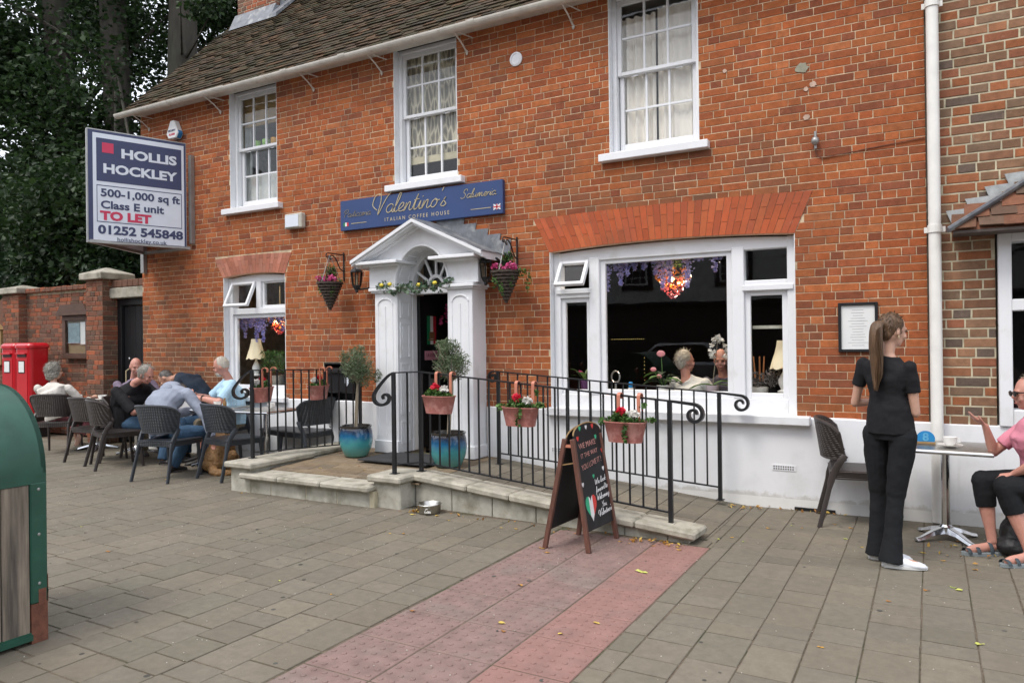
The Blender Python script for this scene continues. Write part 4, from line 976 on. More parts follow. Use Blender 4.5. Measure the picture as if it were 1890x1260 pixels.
# ------------------------------------------------------------ railings
def spiral(mb, c, d0, up, r0, turns, rad, sgn=1, n=26, flat=1):
    """scroll: starts at c and curls; d0 horizontal unit dir"""
    c = V(*c); d0 = V(*d0).normalized(); pts = []
    cen = c-V(0, 0, r0)
    for i in range(n+1):
        t = i/n; a = PI/2-turns*2*PI*t; r = r0*(1-.72*t)
        pts.append(cen+d0*(r*math.cos(a))+V(0, 0, r*math.sin(a)))
    return pts
def railing(label, posts, z_off, top, bot, nbars, scroll, grp='black iron railings round the entrance ramp'):
    """posts: list of (x,y,zbase); rails joined between successive posts"""
    t = thing('railing', label, 'railing', (posts[0][0], posts[0][1], posts[0][2]), grp)
    for p in posts: 
        MB().obb((p[0], p[1], p[2]+(top+.0)/2), (.034, .034, top)).build('post', IRON, t, bevel=.003)
        MB().obb((p[0], p[1], p[2]+.003), (.07, .07, .006)).build('foot_plate', IRON, t)
    for (p, q), n in zip(zip(posts[:-1], posts[1:]), nbars):
        P0, P1 = V(*p), V(*q)
        MB().tube([P0+V(0, 0, top), P1+V(0, 0, top)], .006, 4, flat=3.2, ref=(0, 0, 1)).build('handrail', IRON, t)
        MB().tube([P0+V(0, 0, bot), P1+V(0, 0, bot)], .006, 4, flat=2).build('bottom_rail', IRON, t)
        for k in range(1, n+1):
            c = P0.lerp(P1, k/(n+1)); MB().tube([c+V(0, 0, bot), c+V(0, 0, top)], .0065, 4).build('bar', IRON, t)
    for (pi, d, kind) in scroll:
        p = V(*posts[pi])+V(0, 0, top); d = V(*d).normalized(); m = MB()
        if kind == 'drop':      # curls down and out, ends in a scroll
            e = p+d*.17+V(0, 0, -.20)
            pts = spline([p, p+d*.06+V(0, 0, -.035), p+d*.15+V(0, 0, -.13), p+d*.20+V(0, 0, -.21), p+d*.185+V(0, 0, -.275), p+d*.12+V(0, 0, -.30), p+d*.06+V(0, 0, -.275), p+d*.045+V(0, 0, -.225), p+d*.08+V(0, 0, -.20), p+d*.11+V(0, 0, -.22), p+d*.10+V(0, 0, -.245)], 5)
        else:                   # runs on level then curls under
            L = .17 if kind == 'long' else .06
            if kind == 'long': pre = [p, p+d*.10+V(0, 0, -.010), p+d*.19+V(0, 0, -.02)]; c0 = p+d*.19+V(0, 0, -.02); r0 = .075
            else: pre = [p, p+d*.06]; c0 = p+d*.06; r0 = .06
            pts = spline(pre, 4)+spiral(m, c0, d, 1, r0, 1.25, 0)[1:]
        k = len(pts); m.tube(pts, [.008+.004*math.sin(PI*i/k) for i in range(k)], 4, flat=2, ref=(0, 0, 1)); m.build('scroll', IRON, t, smooth=False)
    return t
r1 = railing('front black iron railing sloping down beside the ramp, three pink planters hanging on it', [(-4.33, -1.50, .30), (-4.185, -1.28, .30), (-1.735, -1.42, .105)], 0, .935, .085, (1, 21), [(0, (-1, -.25, 0), 'drop'), (2, (1, -.03, 0), 'long')])
r2 = railing('black iron railing behind the ramp, close to the white plinth under the shop window', [(-3.93, -.27, .235), (-1.66, -.20, .06)], 0, .965, .115, (19,), [(0, (-1, 0, 0), 'short'), (1, (1, 0, 0), 'long')])
r3 = railing('black iron railing on the left edge of the landing, ending at the pillar letter box', [(-6.29, -1.43, .305), (-5.93, -.13, .27)], 0, .935, .06, (13,), [(0, (-.9, -.5, 0), 'drop')])

# ------------------------------------------------------------ signs and fittings on the walls
sg = thing('shop_sign', 'wide navy blue sign with gold lettering above the pedimented doorway', 'sign', (-5.125, -.03, 2.9))
SX0, SX1, SZ0, SZ1 = -6.275, -3.975, 2.89, 3.255
bx('board', NAVY, sg, SX0, SX1, -.055, -.004, SZ0, SZ1, bevel=.004)
yy = -.0565; U, W_ = (1, 0, 0), (0, 0, 1)
script("Valentino's", .215, 1.02, GOLD, sg, (-5.72, yy, 3.045), U, W_, shear=.28, r=.017)
script("Pasticceria", .085, .42, M('dull_gold', (.30, .27, .21), .5), sg, (-6.22, yy, 3.05), U, W_, shear=.3, r=.024)
script("Salumeria", .095, .44, GOLD, sg, (-4.50, yy, 3.10), U, W_, shear=.3, r=.024)
txt('ITALIAN COFFEE HOUSE', .062, GOLD, sg, (-5.125, yy, 2.945), align='CENTER', space=1.55, sx=.92)
for a, b in ((-6.10, -5.86), (-4.38, -4.12)): bx('gold_line', GOLD, sg, a, b, yy-.002, yy, 2.963, 2.969)
for k, mt in enumerate((POG, PAPER, POR)): bx('flag_stripe', mt, sg, -6.225+.027*k, -6.198+.027*k, yy-.001, yy+.001, 2.94, 2.985)
FB = M('flag_blue', (.02, .04, .25), .5)
bx('flag_field', FB, sg, -4.09, -4.00, yy-.0005, yy+.001, 2.935, 2.995)
uf = MB(); 
for s_ in (-1, 1): uf.obb((-4.045, yy-.0015, 2.965), (.105, .001, .014), ry=s_*R(33))
uf.obb((-4.045, yy-.0025, 2.965), (.024, .001, .060)).obb((-4.045, yy-.0025, 2.965), (.09, .001, .022)); uf.build('flag_white_cross', PAPER, sg)
MB().obb((-4.045, yy-.0035, 2.965), (.013, .001, .060)).obb((-4.045, yy-.0035, 2.965), (.09, .001, .012)).build('flag_red_cross', POR, sg)

# to-let board on a V frame
ts = thing('to_let_sign', 'large navy and white HOLLIS HOCKLEY to-let board projecting from the far corner of the house', 'sign', (-9.3, -.7, 2.9))
E0, E1 = V(-9.50, -1.27, 0), V(-9.085, -.10, 0); TZ0, TZ1 = 2.87, 4.36
tu = (E1-E0).normalized(); TW = (E1-E0).length; tn = V(tu.y, -tu.x, 0)
def tp(u, z, d=0): p = E0+tu*u+tn*d; return (p.x, p.y, z)
def tslab(nm, mt, u0, u1, z0, z1, d0, d1, bev=0):
    m = MB(); m.add([tp(u0, z0, d0), tp(u1, z0, d0), tp(u1, z0, d1), tp(u0, z0, d1), tp(u0, z1, d0), tp(u1, z1, d0), tp(u1, z1, d1), tp(u0, z1, d1)],
                    [(0, 3, 2, 1), (4, 5, 6, 7), (0, 1, 5, 4), (1, 2, 6, 5), (2, 3, 7, 6), (3, 0, 4, 7)]); return m.build(nm, mt, ts, bevel=bev)
tslab('frame', ALU, 0, TW, TZ0, TZ1, -.06, 0, .004)
tslab('navy_border', SIGNN, .015, TW-.01, TZ0+.03, TZ1-.015, 0, .003)
tslab('white_panel', SIGNW, .07, TW-.035, TZ0+.035, TZ1-.05, .003, .005)
H_ = TZ1-TZ0; zz = lambda f: TZ1-f*H_; uu = lambda f: f*TW
tslab('navy_panel', SIGNN, uu(.09), uu(.945), zz(.455), zz(.075), .005, .007)
tslab('red_square', SIGNR, uu(.145), uu(.255), zz(.20), zz(.112), .007, .009)
bf = MB()
fo = [(uu(.09), uu(.945), zz(.495), zz(.488)), (uu(.09), uu(.945), zz(.815), zz(.808)), (uu(.09), uu(.096), zz(.815), zz(.488)), (uu(.939), uu(.945), zz(.815), zz(.488))]
for i, (a, b, c_, d_) in enumerate(fo): tslab('navy_line', SIGNN, a, b, c_, d_, .005, .0065+.0002*i)
def ttext(s, size, mt, u, z, w_, bold=.0):
    o = txt(s, size, mt, ts, tp(u, z, .0085), tuple(tu), (0, 0, 1), bold=bold)
    cur = max(v.co.x for v in o.data.vertices); k = w_/cur; 
    o.data.transform(Matrix.Diagonal((k, 1, 1, 1)))
ttext('HOLLIS', .165, SIGNW, uu(.325), zz(.225), uu(.57), .0065); ttext('HOCKLEY', .165, SIGNW, uu(.15), zz(.375), uu(.75), .0065)
ttext('500-1,000 sq ft', .14, SIGNN, uu(.125), zz(.585), uu(.80), .004); ttext('Class E unit', .14, SIGNN, uu(.125), zz(.69), uu(.63), .004)
ttext('TO LET', .155, SIGNR, uu(.125), zz(.79), uu(.50), .008); ttext('01252 545848', .155, SIGNN, uu(.10), zz(.915), uu(.855), .006)
ttext('hollishockley.co.uk', .075, SIGNN, uu(.28), zz(.975), uu(.50), .0005)
# second face of the V and its fixing battens
bk = MB(); q = V(-10.15, -.10, 0)
bk.add([(E0.x, E0.y, TZ0), (q.x, q.y, TZ0), (q.x, q.y, TZ1), (E0.x, E0.y, TZ1), (E0.x-.03, E0.y+.06, TZ0), (q.x+.05, q.y+.02, TZ0), (q.x+.05, q.y+.02, TZ1), (E0.x-.03, E0.y+.06, TZ1)], [(3, 2, 1, 0), (4, 5, 6, 7), (0, 1, 5, 4), (3, 7, 6, 2), (0, 4, 7, 3), (1, 2, 6, 5)])
bk.build('back_panel', SIGNW, ts)
MB().tube([(E0.x, E0.y+.03, TZ0+.02), (-9.11, -.05, TZ0+.02), (-10.13, -.05, TZ0+.02), (E0.x-.02, E0.y+.03, TZ0+.02)], .02, 4).box(-9.10, -9.04, -.06, -.003, 2.95, 4.2).box(-10.2, -10.13, -.06, -.003, 2.6, 4.2).build('batten', ALU, ts)
# alarm box
al = thing('alarm_box', 'white and blue burglar alarm box high on the wall above the to-let board', 'alarm box', (-9.4, -.05, 4.5))
ax, az = -9.39, 4.56
MB().prism([(ax-.13, az-.02), (ax-.08, az-.09), (ax+.08, az-.09), (ax+.13, az-.02), (ax+.04, az+.17), (ax-.04, az+.17)], -.10, -.004, 'xz').build('casing', PAPER, al, bevel=.012)
MB().prism([(ax+.085, az-.085), (ax+.134, az-.02), (ax+.10, az+.04), (ax+.02, az-.093)], -.085, -.02, 'xz').build('blue_lens', BLUEP, al)
txt('SECURITY', .035, SIGNN, al, (ax, -.102, az+.01), align='CENTER', bold=.002); txt('ALARM', .04, SIGNR, al, (ax, -.102, az-.045), align='CENTER', bold=.002)
# small fittings
v = thing('flue_cover', 'small pale square metal vent box on the wall left of the navy sign', 'vent', (-7.05, -.05, 2.98))
bx('cover', STONE2, v, -7.20, -6.90, -.085, -.004, 2.99, 3.18, bevel=.012); bx('face_plate', SIGNW, v, -7.18, -6.95, -.09, -.0855, 3.01, 3.16)
o = MB().lathe((0, 0, 0), [(.075, 0), (.075, .012), (.055, .02), (.05, .014), (.02, .016)], 20).build('wall_disc', WHITE, smooth=False, local=True); o.location = (-3.815, -.003, 4.525); o.rotation_euler = (PI/2, 0, 0)
tagk(o, 'round white disc on the brickwork between the two right-hand upstairs windows', 'wall disc')
s_ = thing('wall_sensor', 'small grey dome sensor on the brickwork with a thin cable running to the drainpipe', 'sensor', (-.85, -.03, 3.2))
MB().ell((-.845, -.045, 3.215), (.034, .035, .036), 12, 8).tube([(-.845, -.03, 3.25), (-.845, -.03, 3.30)], .012, 8).tube([(-.845, -.03, 3.18), (-.845, -.03, 3.15)], .012, 8).build('dome', ALU, s_, smooth=True)
MB().tube(spline([(-.845, -.01, 3.16), (-.84, -.008, 3.10), (-.78, -.008, 3.07), (-.6, -.008, 3.085), (-.3, -.008, 3.11), (-.02, -.008, 3.13)], 4), .003, 4).build('cable', RUST, s_)
nf = thing('menu_frame', 'black framed white menu sheet on the brick wall behind the waitress', 'menu board', (-.53, -.02, 1.38))
m = MB(); frame_rect(m, -.682, -.375, 1.385, 1.805, -.035, -.004, .024); m.build('frame', DOORB, nf, bevel=.003); bx('sheet', PAPER, nf, -.66, -.397, -.016, -.006, 1.405, 1.785)
lm = MB()
for k in range(14):
    wd = rnd.uniform(.03, .08); lm.box(-.53-wd, -.53+wd, -.0175, -.0162, 1.44+k*.023, 1.444+k*.023)
lm.build('menu_text', M('faint_print', (.45, .45, .45), .8), nf)
lb = thing('letter_box', 'black recessed wall letter box with a small white crest, left of the door', 'letter box', (-6.35, 0, .8))
lbm = MB().box(LB[0], LB[1], .18, .2, LB[2], LB[3]).box(LB[0], LB[0]+.02, -.006, .2, LB[2], LB[3]).box(LB[1]-.02, LB[1], -.006, .2, LB[2], LB[3]).box(LB[0], LB[1], -.006, .2, LB[3]-.02, LB[3]).box(LB[0], LB[1], -.006, .2, LB[2], LB[2]+.02)
lbm.build('surround', DOORB, lb); m = MB().box(-6.56, -6.12, -.02, .16, .90, 1.16); m.build('box', BLACK, lb, bevel=.02)
MB().tube([(-6.54, -.03, 1.18), (-6.14, -.03, 1.18)], .035, 10).build('hood', BLACK, lb, smooth=True)
MB().prism([(-6.26, 1.10), (-6.20, 1.10), (-6.20, 1.03), (-6.23, .99), (-6.26, 1.03)], -.026, -.021, 'xz').build('crest', SIGNW, lb)

# wall lanterns
DG = glass('lantern_glass', (.75, .7, .6), .8)
def lantern(x, label):
    t = thing('wall_lantern', label, 'lantern', (x, -.2, 2.1), 'pair of black carriage lanterns flanking the doorway'); y = -.20
    MB().obb((x+.10, -.015, 2.27), (.09, .03, .26)).tube([(x+.10, -.02, 2.36), (x+.10, -.13, 2.40), (x, y, 2.42)], .012, 6).tube([(x+.10, -.02, 2.2), (x+.09, -.12, 2.16), (x, y, 2.15)], .010, 6).build('bracket', IRON, t)
    c = MB(); c.lathe((x, y, 0), [(.015, 2.455), (.02, 2.44), (.012, 2.425), (.03, 2.415), (.075, 2.37), (.078, 2.355), (.05, 2.352)], 6)
    c.lathe((x, y, 0), [(.05, 2.20), (.056, 2.195), (.045, 2.17), (.02, 2.14), (.022, 2.125), (.006, 2.11)], 6)
    for k in range(6):
        a = 2*PI*k/6; c.tube([(x+.070*math.cos(a), y+.070*math.sin(a), 2.355), (x+.050*math.cos(a), y+.050*math.sin(a), 2.197)], .005, 4)
    c.build('cage', IRON, t); g = MB(); g.lathe((x, y, 0), [(.047, 2.2), (.067, 2.352)], 6, cap=False); g.build('glass', DG, t)
    MB().tube([(x, y, 2.2), (x, y, 2.28)], .012, 8).ell((x, y, 2.30), (.014, .014, .025)).build('candle_bulb', CERAM, t)
lantern(-5.90, 'black wall lantern to the left of the doorway'); lantern(-4.11, 'black wall lantern to the right of the doorway')
# hanging baskets
def basket(x, z, seed, side):
    bk_ = thing('basket_bracket', 'black scrolled iron bracket holding the '+side+' hanging basket', 'bracket', (x+.22, -.02, z+.1), 'scrolled basket brackets')
    zt = z+.36
    m = MB().tube([(x+.0, -.012, zt-.32), (x+.0, -.012, zt+.03)], .007, 4).tube([(x, -.012, zt), (x, -.28, zt)], .006, 4)
    m.tube(spline([(x, -.015, zt-.20), (x, -.08, zt-.17), (x, -.15, zt-.06), (x, -.22, zt-.02), (x, -.25, zt-.05), (x, -.235, zt-.075), (x, -.215, zt-.055)], 4), .005, 4)
    m.tube(spline([(x, -.27, zt), (x, -.31, zt-.01), (x, -.31, zt-.05), (x, -.28, zt-.05), (x, -.285, zt-.025)], 4), .005, 4).build('scroll_arm', IRON, bk_)
    y = -.255
    b = thing('hanging_basket', {'left': 'cone-shaped wicker hanging basket with pink flowers, left of the doorway', 'right': 'cone-shaped wicker hanging basket with pink and red flowers and trailing ivy, right of the doorway'}[side], 'hanging basket', (x, y, z-.32), 'cone hanging baskets')
    c = MB(); n = 18
    for i in range(10):
        r0 = .006+.142*(i/9)**.9; zc = z-.31+.31*i/9; c.tube([(x+r0*math.cos(a), y+r0*math.sin(a), zc+.003*math.sin(a*9+i*PI)) for a in [2*PI*k/20 for k in range(21)]], .011, 4)
    c.lathe((x, y, 0), [(.004, z-.32), (.075, z-.15), (.140, z)], 18)
    for k in range(14):
        a = 2*PI*k/14; c.tube([(x+.01*math.cos(a), y+.01*math.sin(a), z-.31), (x+.148*math.cos(a), y+.148*math.sin(a), z+.008)], .004, 4)
    c.build('basket', M('dark_wicker_'+side, (.055, .038, .028), .8, var=.4, vs=40), b)
    ch = MB()
    for k in range(3): a = 2*PI*k/3+.5; ch.tube([(x+.14*math.cos(a), y+.14*math.sin(a), z), (x, y, zt-.02)], .0025, 4)
    ch.build('chain', ALU, b)
    leaves(420, blobpos([((x, y, z+.03), (.15, .14, .07)), ((x+.02, y, z+.12), (.07, .07, .12)), ((x-.08, y-.05, z-.05), (.05, .05, .12)), ((x+.09, y-.06, z-.06), (.04, .04, .12))]), .035, seed=seed, aspect=.5).build('foliage', LF_BR, b, kind='stuff')
    if side == 'right': leaves(90, blobpos([((x+.22, y, z-.02), (.10, .04, .05)), ((x+.26, y, z-.14), (.04, .03, .12)), ((x+.02, y-.13, z-.13), (.03, .03, .15)), ((x-.06, y-.12, z-.12), (.03, .03, .13))]), .035, seed=seed+2, aspect=.7).build('trailing_ivy', LF_BR, b, kind='stuff')
    leaves(170, blobpos([((x-.09, y-.06, z+.055), (.075, .06, .035)), ((x+.10, y-.07, z+.045), (.065, .05, .05)), ((x+.02, y-.10, z+.03), (.04, .03, .03))]), .032, seed=seed+1, aspect=.9).build('pink_flowers', LF_PNK, b, kind='stuff')
    leaves(160, lambda g, n: np.stack([x+.02+g.normal(size=n)*.03, y+g.normal(size=n)*.03, z+.06+.13*g.random(n)], 1), .05, seed=seed+4, aspect=.15, droop=2.).build('heather_spikes', LF_DARK, b, kind='stuff')
basket(-6.27, 2.24, 51, 'left'); basket(-3.83, 2.235, 61, 'right')
# garland over the door
gl = thing('lemon_garland', 'eucalyptus garland with yellow lemons draped over the door transom', 'garland', (-4.9, -.3, 2.1))
def gpos(g, n):
    t = g.random(n); x = -5.50+1.02*t; z = 2.155-.045*np.sin(t*PI)+.02*np.sin(t*21); return np.stack([x+g.normal(size=n)*.015, -.30+g.normal(size=n)*.03, z+g.normal(size=n)*.026], 1)
leaves(300, gpos, .048, seed=71, aspect=.75).build('eucalyptus', LF_EUC, gl, kind='stuff')
MB().tube(spline([(-5.50, -.3, 2.15), (-5.2, -.3, 2.13), (-4.9, -.3, 2.11), (-4.6, -.3, 2.13), (-4.48, -.3, 2.16)], 5), .006, 5).build('garland_stem', STEMM, gl)
for i, (x, z) in enumerate(((-5.42, 2.17), (-5.30, 2.175), (-4.90, 2.15), (-4.68, 2.16))): MB().ell((x, -.33, z), (.028, .021, .021), 12, 8).build('lemon', LF_YEL, gl, smooth=True)
fp = thing('door_flowers', 'artificial pink blossom hanging inside the top of the open doorway', 'garland', (-4.9, .5, 1.7))
leaves(260, blobpos([((-4.98, .55, 2.0), (.05, .05, .10)), ((-5.08, .5, 1.86), (.05, .04, .12)), ((-4.86, .6, 2.06), (.13, .05, .05)), ((-5.15, .45, 1.78), (.03, .03, .08))]), .035, seed=72, aspect=.85).build('blossom', LF_PNK, fp, kind='stuff')
# ------------------------------------------------------------ trough planters
def planter(x, y, z, ang, seed, label, ivy=0):
    """x,y on the rail, z rail height; hangs outward along local -y"""
    t = thing('trough_planter', label, 'planter', (x, y, z-.36), 'pink trough planters on the railings')
    n = 20; h = .15; zb = z-.345
    def oval(a, b, zq): 
        p = []
        for i in range(n):
            an = 2*PI*i/n; c_, s_ = math.cos(an), math.sin(an); k = abs(c_)**.6*(1 if c_ > 0 else -1); q_ = abs(s_)**.8*(1 if s_ > 0 else -1)
            p.append((x+a*k, y-.10+b*q_, zq))
        return p
    m = MB(); m.rings([oval(.135, .062, zb), oval(.168, .085, zb+h), oval(.174, .091, zb+h+.004), oval(.174, .091, zb+h+.012), oval(.162, .080, zb+h+.01), oval(.158, .078, zb+h-.02)]).build('trough', TERR, t, smooth=True)
    MB().rings([oval(.158, .078, zb+h-.022), oval(.15, .07, zb+h-.012)]).build('soil', SOIL, t)
    for dx in (-.085, .085):
        MB().tube(spline([(x+dx, y-.035, zb+h-.03), (x+dx, y-.035, z-.02), (x+dx, y-.028, z+.018), (x+dx, y, z+.028), (x+dx, y+.025, z+.012), (x+dx, y+.027, z-.02)], 4), .0035, 4, flat=4, ref=(0, 1, 0)).build('hook', COPPER, t, smooth=False)
    leaves(420, blobpos([((x, y-.10, zb+h+.015), (.165, .08, .04)), ((x-.03, y-.10, zb+h+.05), (.09, .06, .04))]), .032, seed=seed, aspect=.8).build('foliage', LF_BR, t, kind='stuff')
    leaves(110, blobpos([((x-.03, y-.11, zb+h+.085), (.038, .035, .03))]), .036, seed=seed+1, aspect=.8, droop=1).build('red_flowers', LF_RED, t, kind='stuff')
    leaves(100, blobpos([((x+.07, y-.11, zb+h+.07), (.05, .035, .03))]), .032, seed=seed+2, aspect=.8, droop=1).build('white_flowers', LF_WHT, t, kind='stuff')
    if ivy: leaves(110, blobpos([((x+.20, y-.10, zb+h+.03), (.06, .05, .02)), ((x-.19, y-.10, zb+h+.0), (.05, .05, .03)), ((x+.04, y-.19, zb+h-.07), (.03, .02, .10)), ((x+.12, y-.03, zb+h+.13), (.03, .02, .04))]), .034, seed=seed+3, aspect=.85).build('trailing_ivy', LF_BR, t, kind='stuff')
    t.rotation_euler = (0, 0, ang); return t
zr = lambda x: 1.235-(x+4.185)/(2.45)*.195
planter(-3.885, -1.30, zr(-3.885), R(-4), 101, 'pink trough planter on the front railing, nearest the doorway')
planter(-3.01, -1.355, zr(-3.01), R(-4), 111, 'pink trough planter in the middle of the front railing, with trailing ivy', 1)
planter(-2.055, -1.41, zr(-2.055), R(-4), 121, 'pink trough planter on the front railing directly above the chalkboard sign', 1)
planter(-6.235, -1.235, 1.235, R(-74), 131, 'pink trough planter on the left railing, nearer the seated group')
planter(-6.05, -.565, 1.22, R(-74), 141, 'pink trough planter on the left railing, in front of the letter box')

# ------------------------------------------------------------ olive trees in glazed pots
def glaze():
    t = NT('blue_green_glaze'); b = t.b; b.inputs['Roughness'].default_value = .15; b.inputs['Coat Weight'].default_value = .5
    tc = t.n('TexCoord').outputs['Object']; sp = t.n('SeparateXYZ'); t.l(tc, sp.inputs[0]); n1 = t.noise(tc, 9, 4)
    ad = t.n('Math', operation='MULTIPLY_ADD'); ad.inputs[1].default_value = .10; t.l(n1, ad.inputs[0]); t.l(sp.outputs[2], ad.inputs[2])
    mp = t.n('MapRange'); mp.inputs[1].default_value = .05; mp.inputs[2].default_value = .40; t.l(ad.outputs[0], mp.inputs[0])
    c = t.ramp(mp.outputs[0], [(.0, (.12, .33, .29)), (.45, (.055, .30, .32)), (.68, (.015, .11, .24)), (.84, (.012, .03, .07)), (.95, (.03, .025, .02))]); t.l(c, b.inputs['Base Color']); return t.m
GLZ = glaze()
def olive(x, y, z, s, label, seed, lean=0, hgt=1.15):
    t = thing('potted_olive_tree', label, 'potted tree', (x, y, z), 'standard olive trees in blue glazed pots')
    m = MB(); pr_ = [(.10, 0), (.135, .02), (.175, .12), (.188, .20), (.180, .29), (.168, .325), (.178, .34), (.176, .352), (.160, .350), (.155, .31)]
    m.lathe((0, 0, 0), [(r*s, q*s) for r, q in pr_], 28); o = m.build('pot', GLZ, t, smooth=True, local=True); WLOC[o.name] = V(x, y, z)
    MB().lathe((x, y, z), [(.156*s, .29*s), (.10*s, .31*s)], 18).build('soil', SOIL, t)
    zt = z+hgt
    for dx in ((-.01, .012) if lean else (0,)):
        MB().tube(spline([(x+dx, y, z+.28), (x+dx+lean*.4, y, z+.55), (x+lean+dx*.5, y, z+.78), (x+lean, y, zt-.12)], 4), [.011]*12+[.009], 6).build('trunk', STEMM, t, smooth=True)
    cx_, r = x+lean, .20*s
    br = MB(); g = random.Random(seed)
    for k in range(26):
        a, e = g.uniform(0, 2*PI), g.uniform(-.3, 1.2); L = r*g.uniform(.8, 1.25)
        br.tube([(cx_, y, zt-.18), (cx_+L*.5*math.cos(a)*math.cos(e), y+L*.5*math.sin(a)*math.cos(e), zt-.08+L*.5*math.sin(e)), (cx_+L*math.cos(a)*math.cos(e), y+L*math.sin(a)*math.cos(e), zt+L*math.sin(e))], [.005, .0035, .002], 4)
    br.build('branches', STEMM, t)
    bl = [((cx_, y, zt), (r, r*.9, r*.95))]+[((cx_+g.uniform(-1, 1)*r*.85, y+g.uniform(-1, 1)*r*.7, zt+g.uniform(-.8, 1.05)*r), (.07, .07, .08)) for _ in range(12)]
    leaves(2600, blobpos(bl, .42), .048, seed=seed, aspect=.17, droop=.5).build('crown', LF_OLV, t, kind='stuff')
    return t
olive(-5.62, -.56, .245, 1.0, 'small olive tree in a blue glazed pot left of the doorway', 201, .03, 1.0)
olive(-4.30, -.66, .24, 1.02, 'small olive tree in a blue glazed pot right of the doorway, behind the front railing', 211, .05, 1.05)

# ------------------------------------------------------------ furniture
def chair_mesh(loc, rz, label, wmat=WICKG, fmat=CHG, group='woven resin cafe chairs', seat_cushion=None):
    t = thing('cafe_chair', label, 'chair', (0, 0, 0), group)
    m = MB(); n = 14; rows = 6
    def bp(u, v, o=0):  # back shell
        x = (.212+.068*v)*math.sin(u*1.25)/math.sin(1.25)*1.02
        y = -.285-.045*v+.17*abs(u)**2.4
        zt_ = .85-.045*abs(u)**3-.05*abs(u)**8; zb = .535+.015*(1-u*u)
        z = zb+(zt_-zb)*v; return (x, y-o, z)
    for o in (0,):
        A = [[bp(-1+2*i/n, k/rows) for i in range(n+1)] for k in range(rows+1)]; B = [[bp(-1+2*i/n, k/rows, .02) for i in range(n+1)] for k in range(rows+1)]
        vs = [p for r in A for p in r]+[p for r in B for p in r]; q = (rows+1)*(n+1); fs = []
        for k in range(rows):
            for i in range(n):
                a = k*(n+1)+i; fs += [(a, a+1, a+n+2, a+n+1), (q+a, q+a+n+1, q+a+n+2, q+a+1)]
        for i in range(n): fs += [(i, q+i, q+i+1, i+1), (rows*(n+1)+i, rows*(n+1)+i+1, q+rows*(n+1)+i+1, q+rows*(n+1)+i)]
        m.add(vs, fs)
    m.build('backrest', wmat, t, smooth=True, local=True)
    f = MB(); f.tube([bp(-1+2*i/16, 1, .01) for i in range(17)], .014, 6); f.tube([bp(-1+2*i/16, 0, .01) for i in range(17)], .012, 6)
    for s in (-1, 1): f.tube([bp(s, 0, .01), bp(s, .5, .01), bp(s, 1, .01)], .014, 6)
    f.build('back_rim', fmat, t, smooth=True, local=True)
    for s in (-1, 1):
        MB().tube(spline([(s*.25, -.32, 0), (s*.235, -.26, .24), (s*.225, -.215, .42), (s*.238, -.16, .53), bp(s, .2, .0)], 3), [.016]*5+[.022]*8, 6, flat=1.3).build('leg', fmat, t, smooth=True, local=True)
        MB().tube([(s*.225, .235, 0), (s*.215, .20, .40)], [.015, .022], 6).build('leg', fmat, t, smooth=True, local=True)
    st = MB(); st.rings([[(-.225, -.235, .385), (.225, -.235, .385), (.235, .235, .385), (-.235, .235, .385)], [(-.235, -.24, .445), (.235, -.24, .445), (.245, .245, .445), (-.245, .245, .445)], [(-.215, -.22, .455), (.215, -.22, .455), (.225, .225, .455), (-.225, .225, .455)]])
    st.build('seat', wmat, t, local=True)
    if seat_cushion: MB().ell((0, 0, .475), (.21, .21, .035), 16, 7).build('cushion', seat_cushion, t, smooth=True, local=True)
    t.location = loc; t.rotation_euler = (0, 0, rz); return t
c1 = chair_mesh((-7.60, -1.47, 0), R(12), 'grey woven chair in the foreground, holding the person in the grey hooded top')
c2 = copy_tree(c1, (-6.99, -1.08, 0), R(-8), 'empty grey woven chair in front of the left railing, nearest the golden dog')
c3 = copy_tree(c1, (-6.72, -.22, 0), R(86), 'grey woven chair seen side-on behind the left railing, nearest the letter box')
c4 = copy_tree(c1, (-7.15, -.13, 0), R(165), 'grey woven chair against the wall under the left window, behind the small table')
c5 = copy_tree(c1, (-8.15, -.28, 0), R(190), 'grey woven chair by the wall holding the man in the pale blue T-shirt')
cB = chair_mesh((-.50, -.30, 0), R(-82), 'brown woven chair against the white plinth beside the waitress', WICKB, CHB)
cb1 = copy_tree(cB, (-10.95, -.86, 0), R(38), 'brown woven chair at the far left holding the woman in the white blouse')
cb2 = copy_tree(cB, (-9.70, -1.02, 0), R(6), 'empty brown woven chair second from the left, next to the white-bloused woman')
cb3 = copy_tree(cB, (-8.98, -1.22, 0), R(-18), 'empty brown woven chair behind the person in black, left of the grey chairs')
cb4 = copy_tree(cB, (-9.20, -.86, 0), R(-62), 'brown woven chair holding the person in the black top with a shoulder strap')
cb5 = copy_tree(cB, (.74, -.66, 0), R(80), 'dark woven chair at the right edge holding the woman in the pink top')

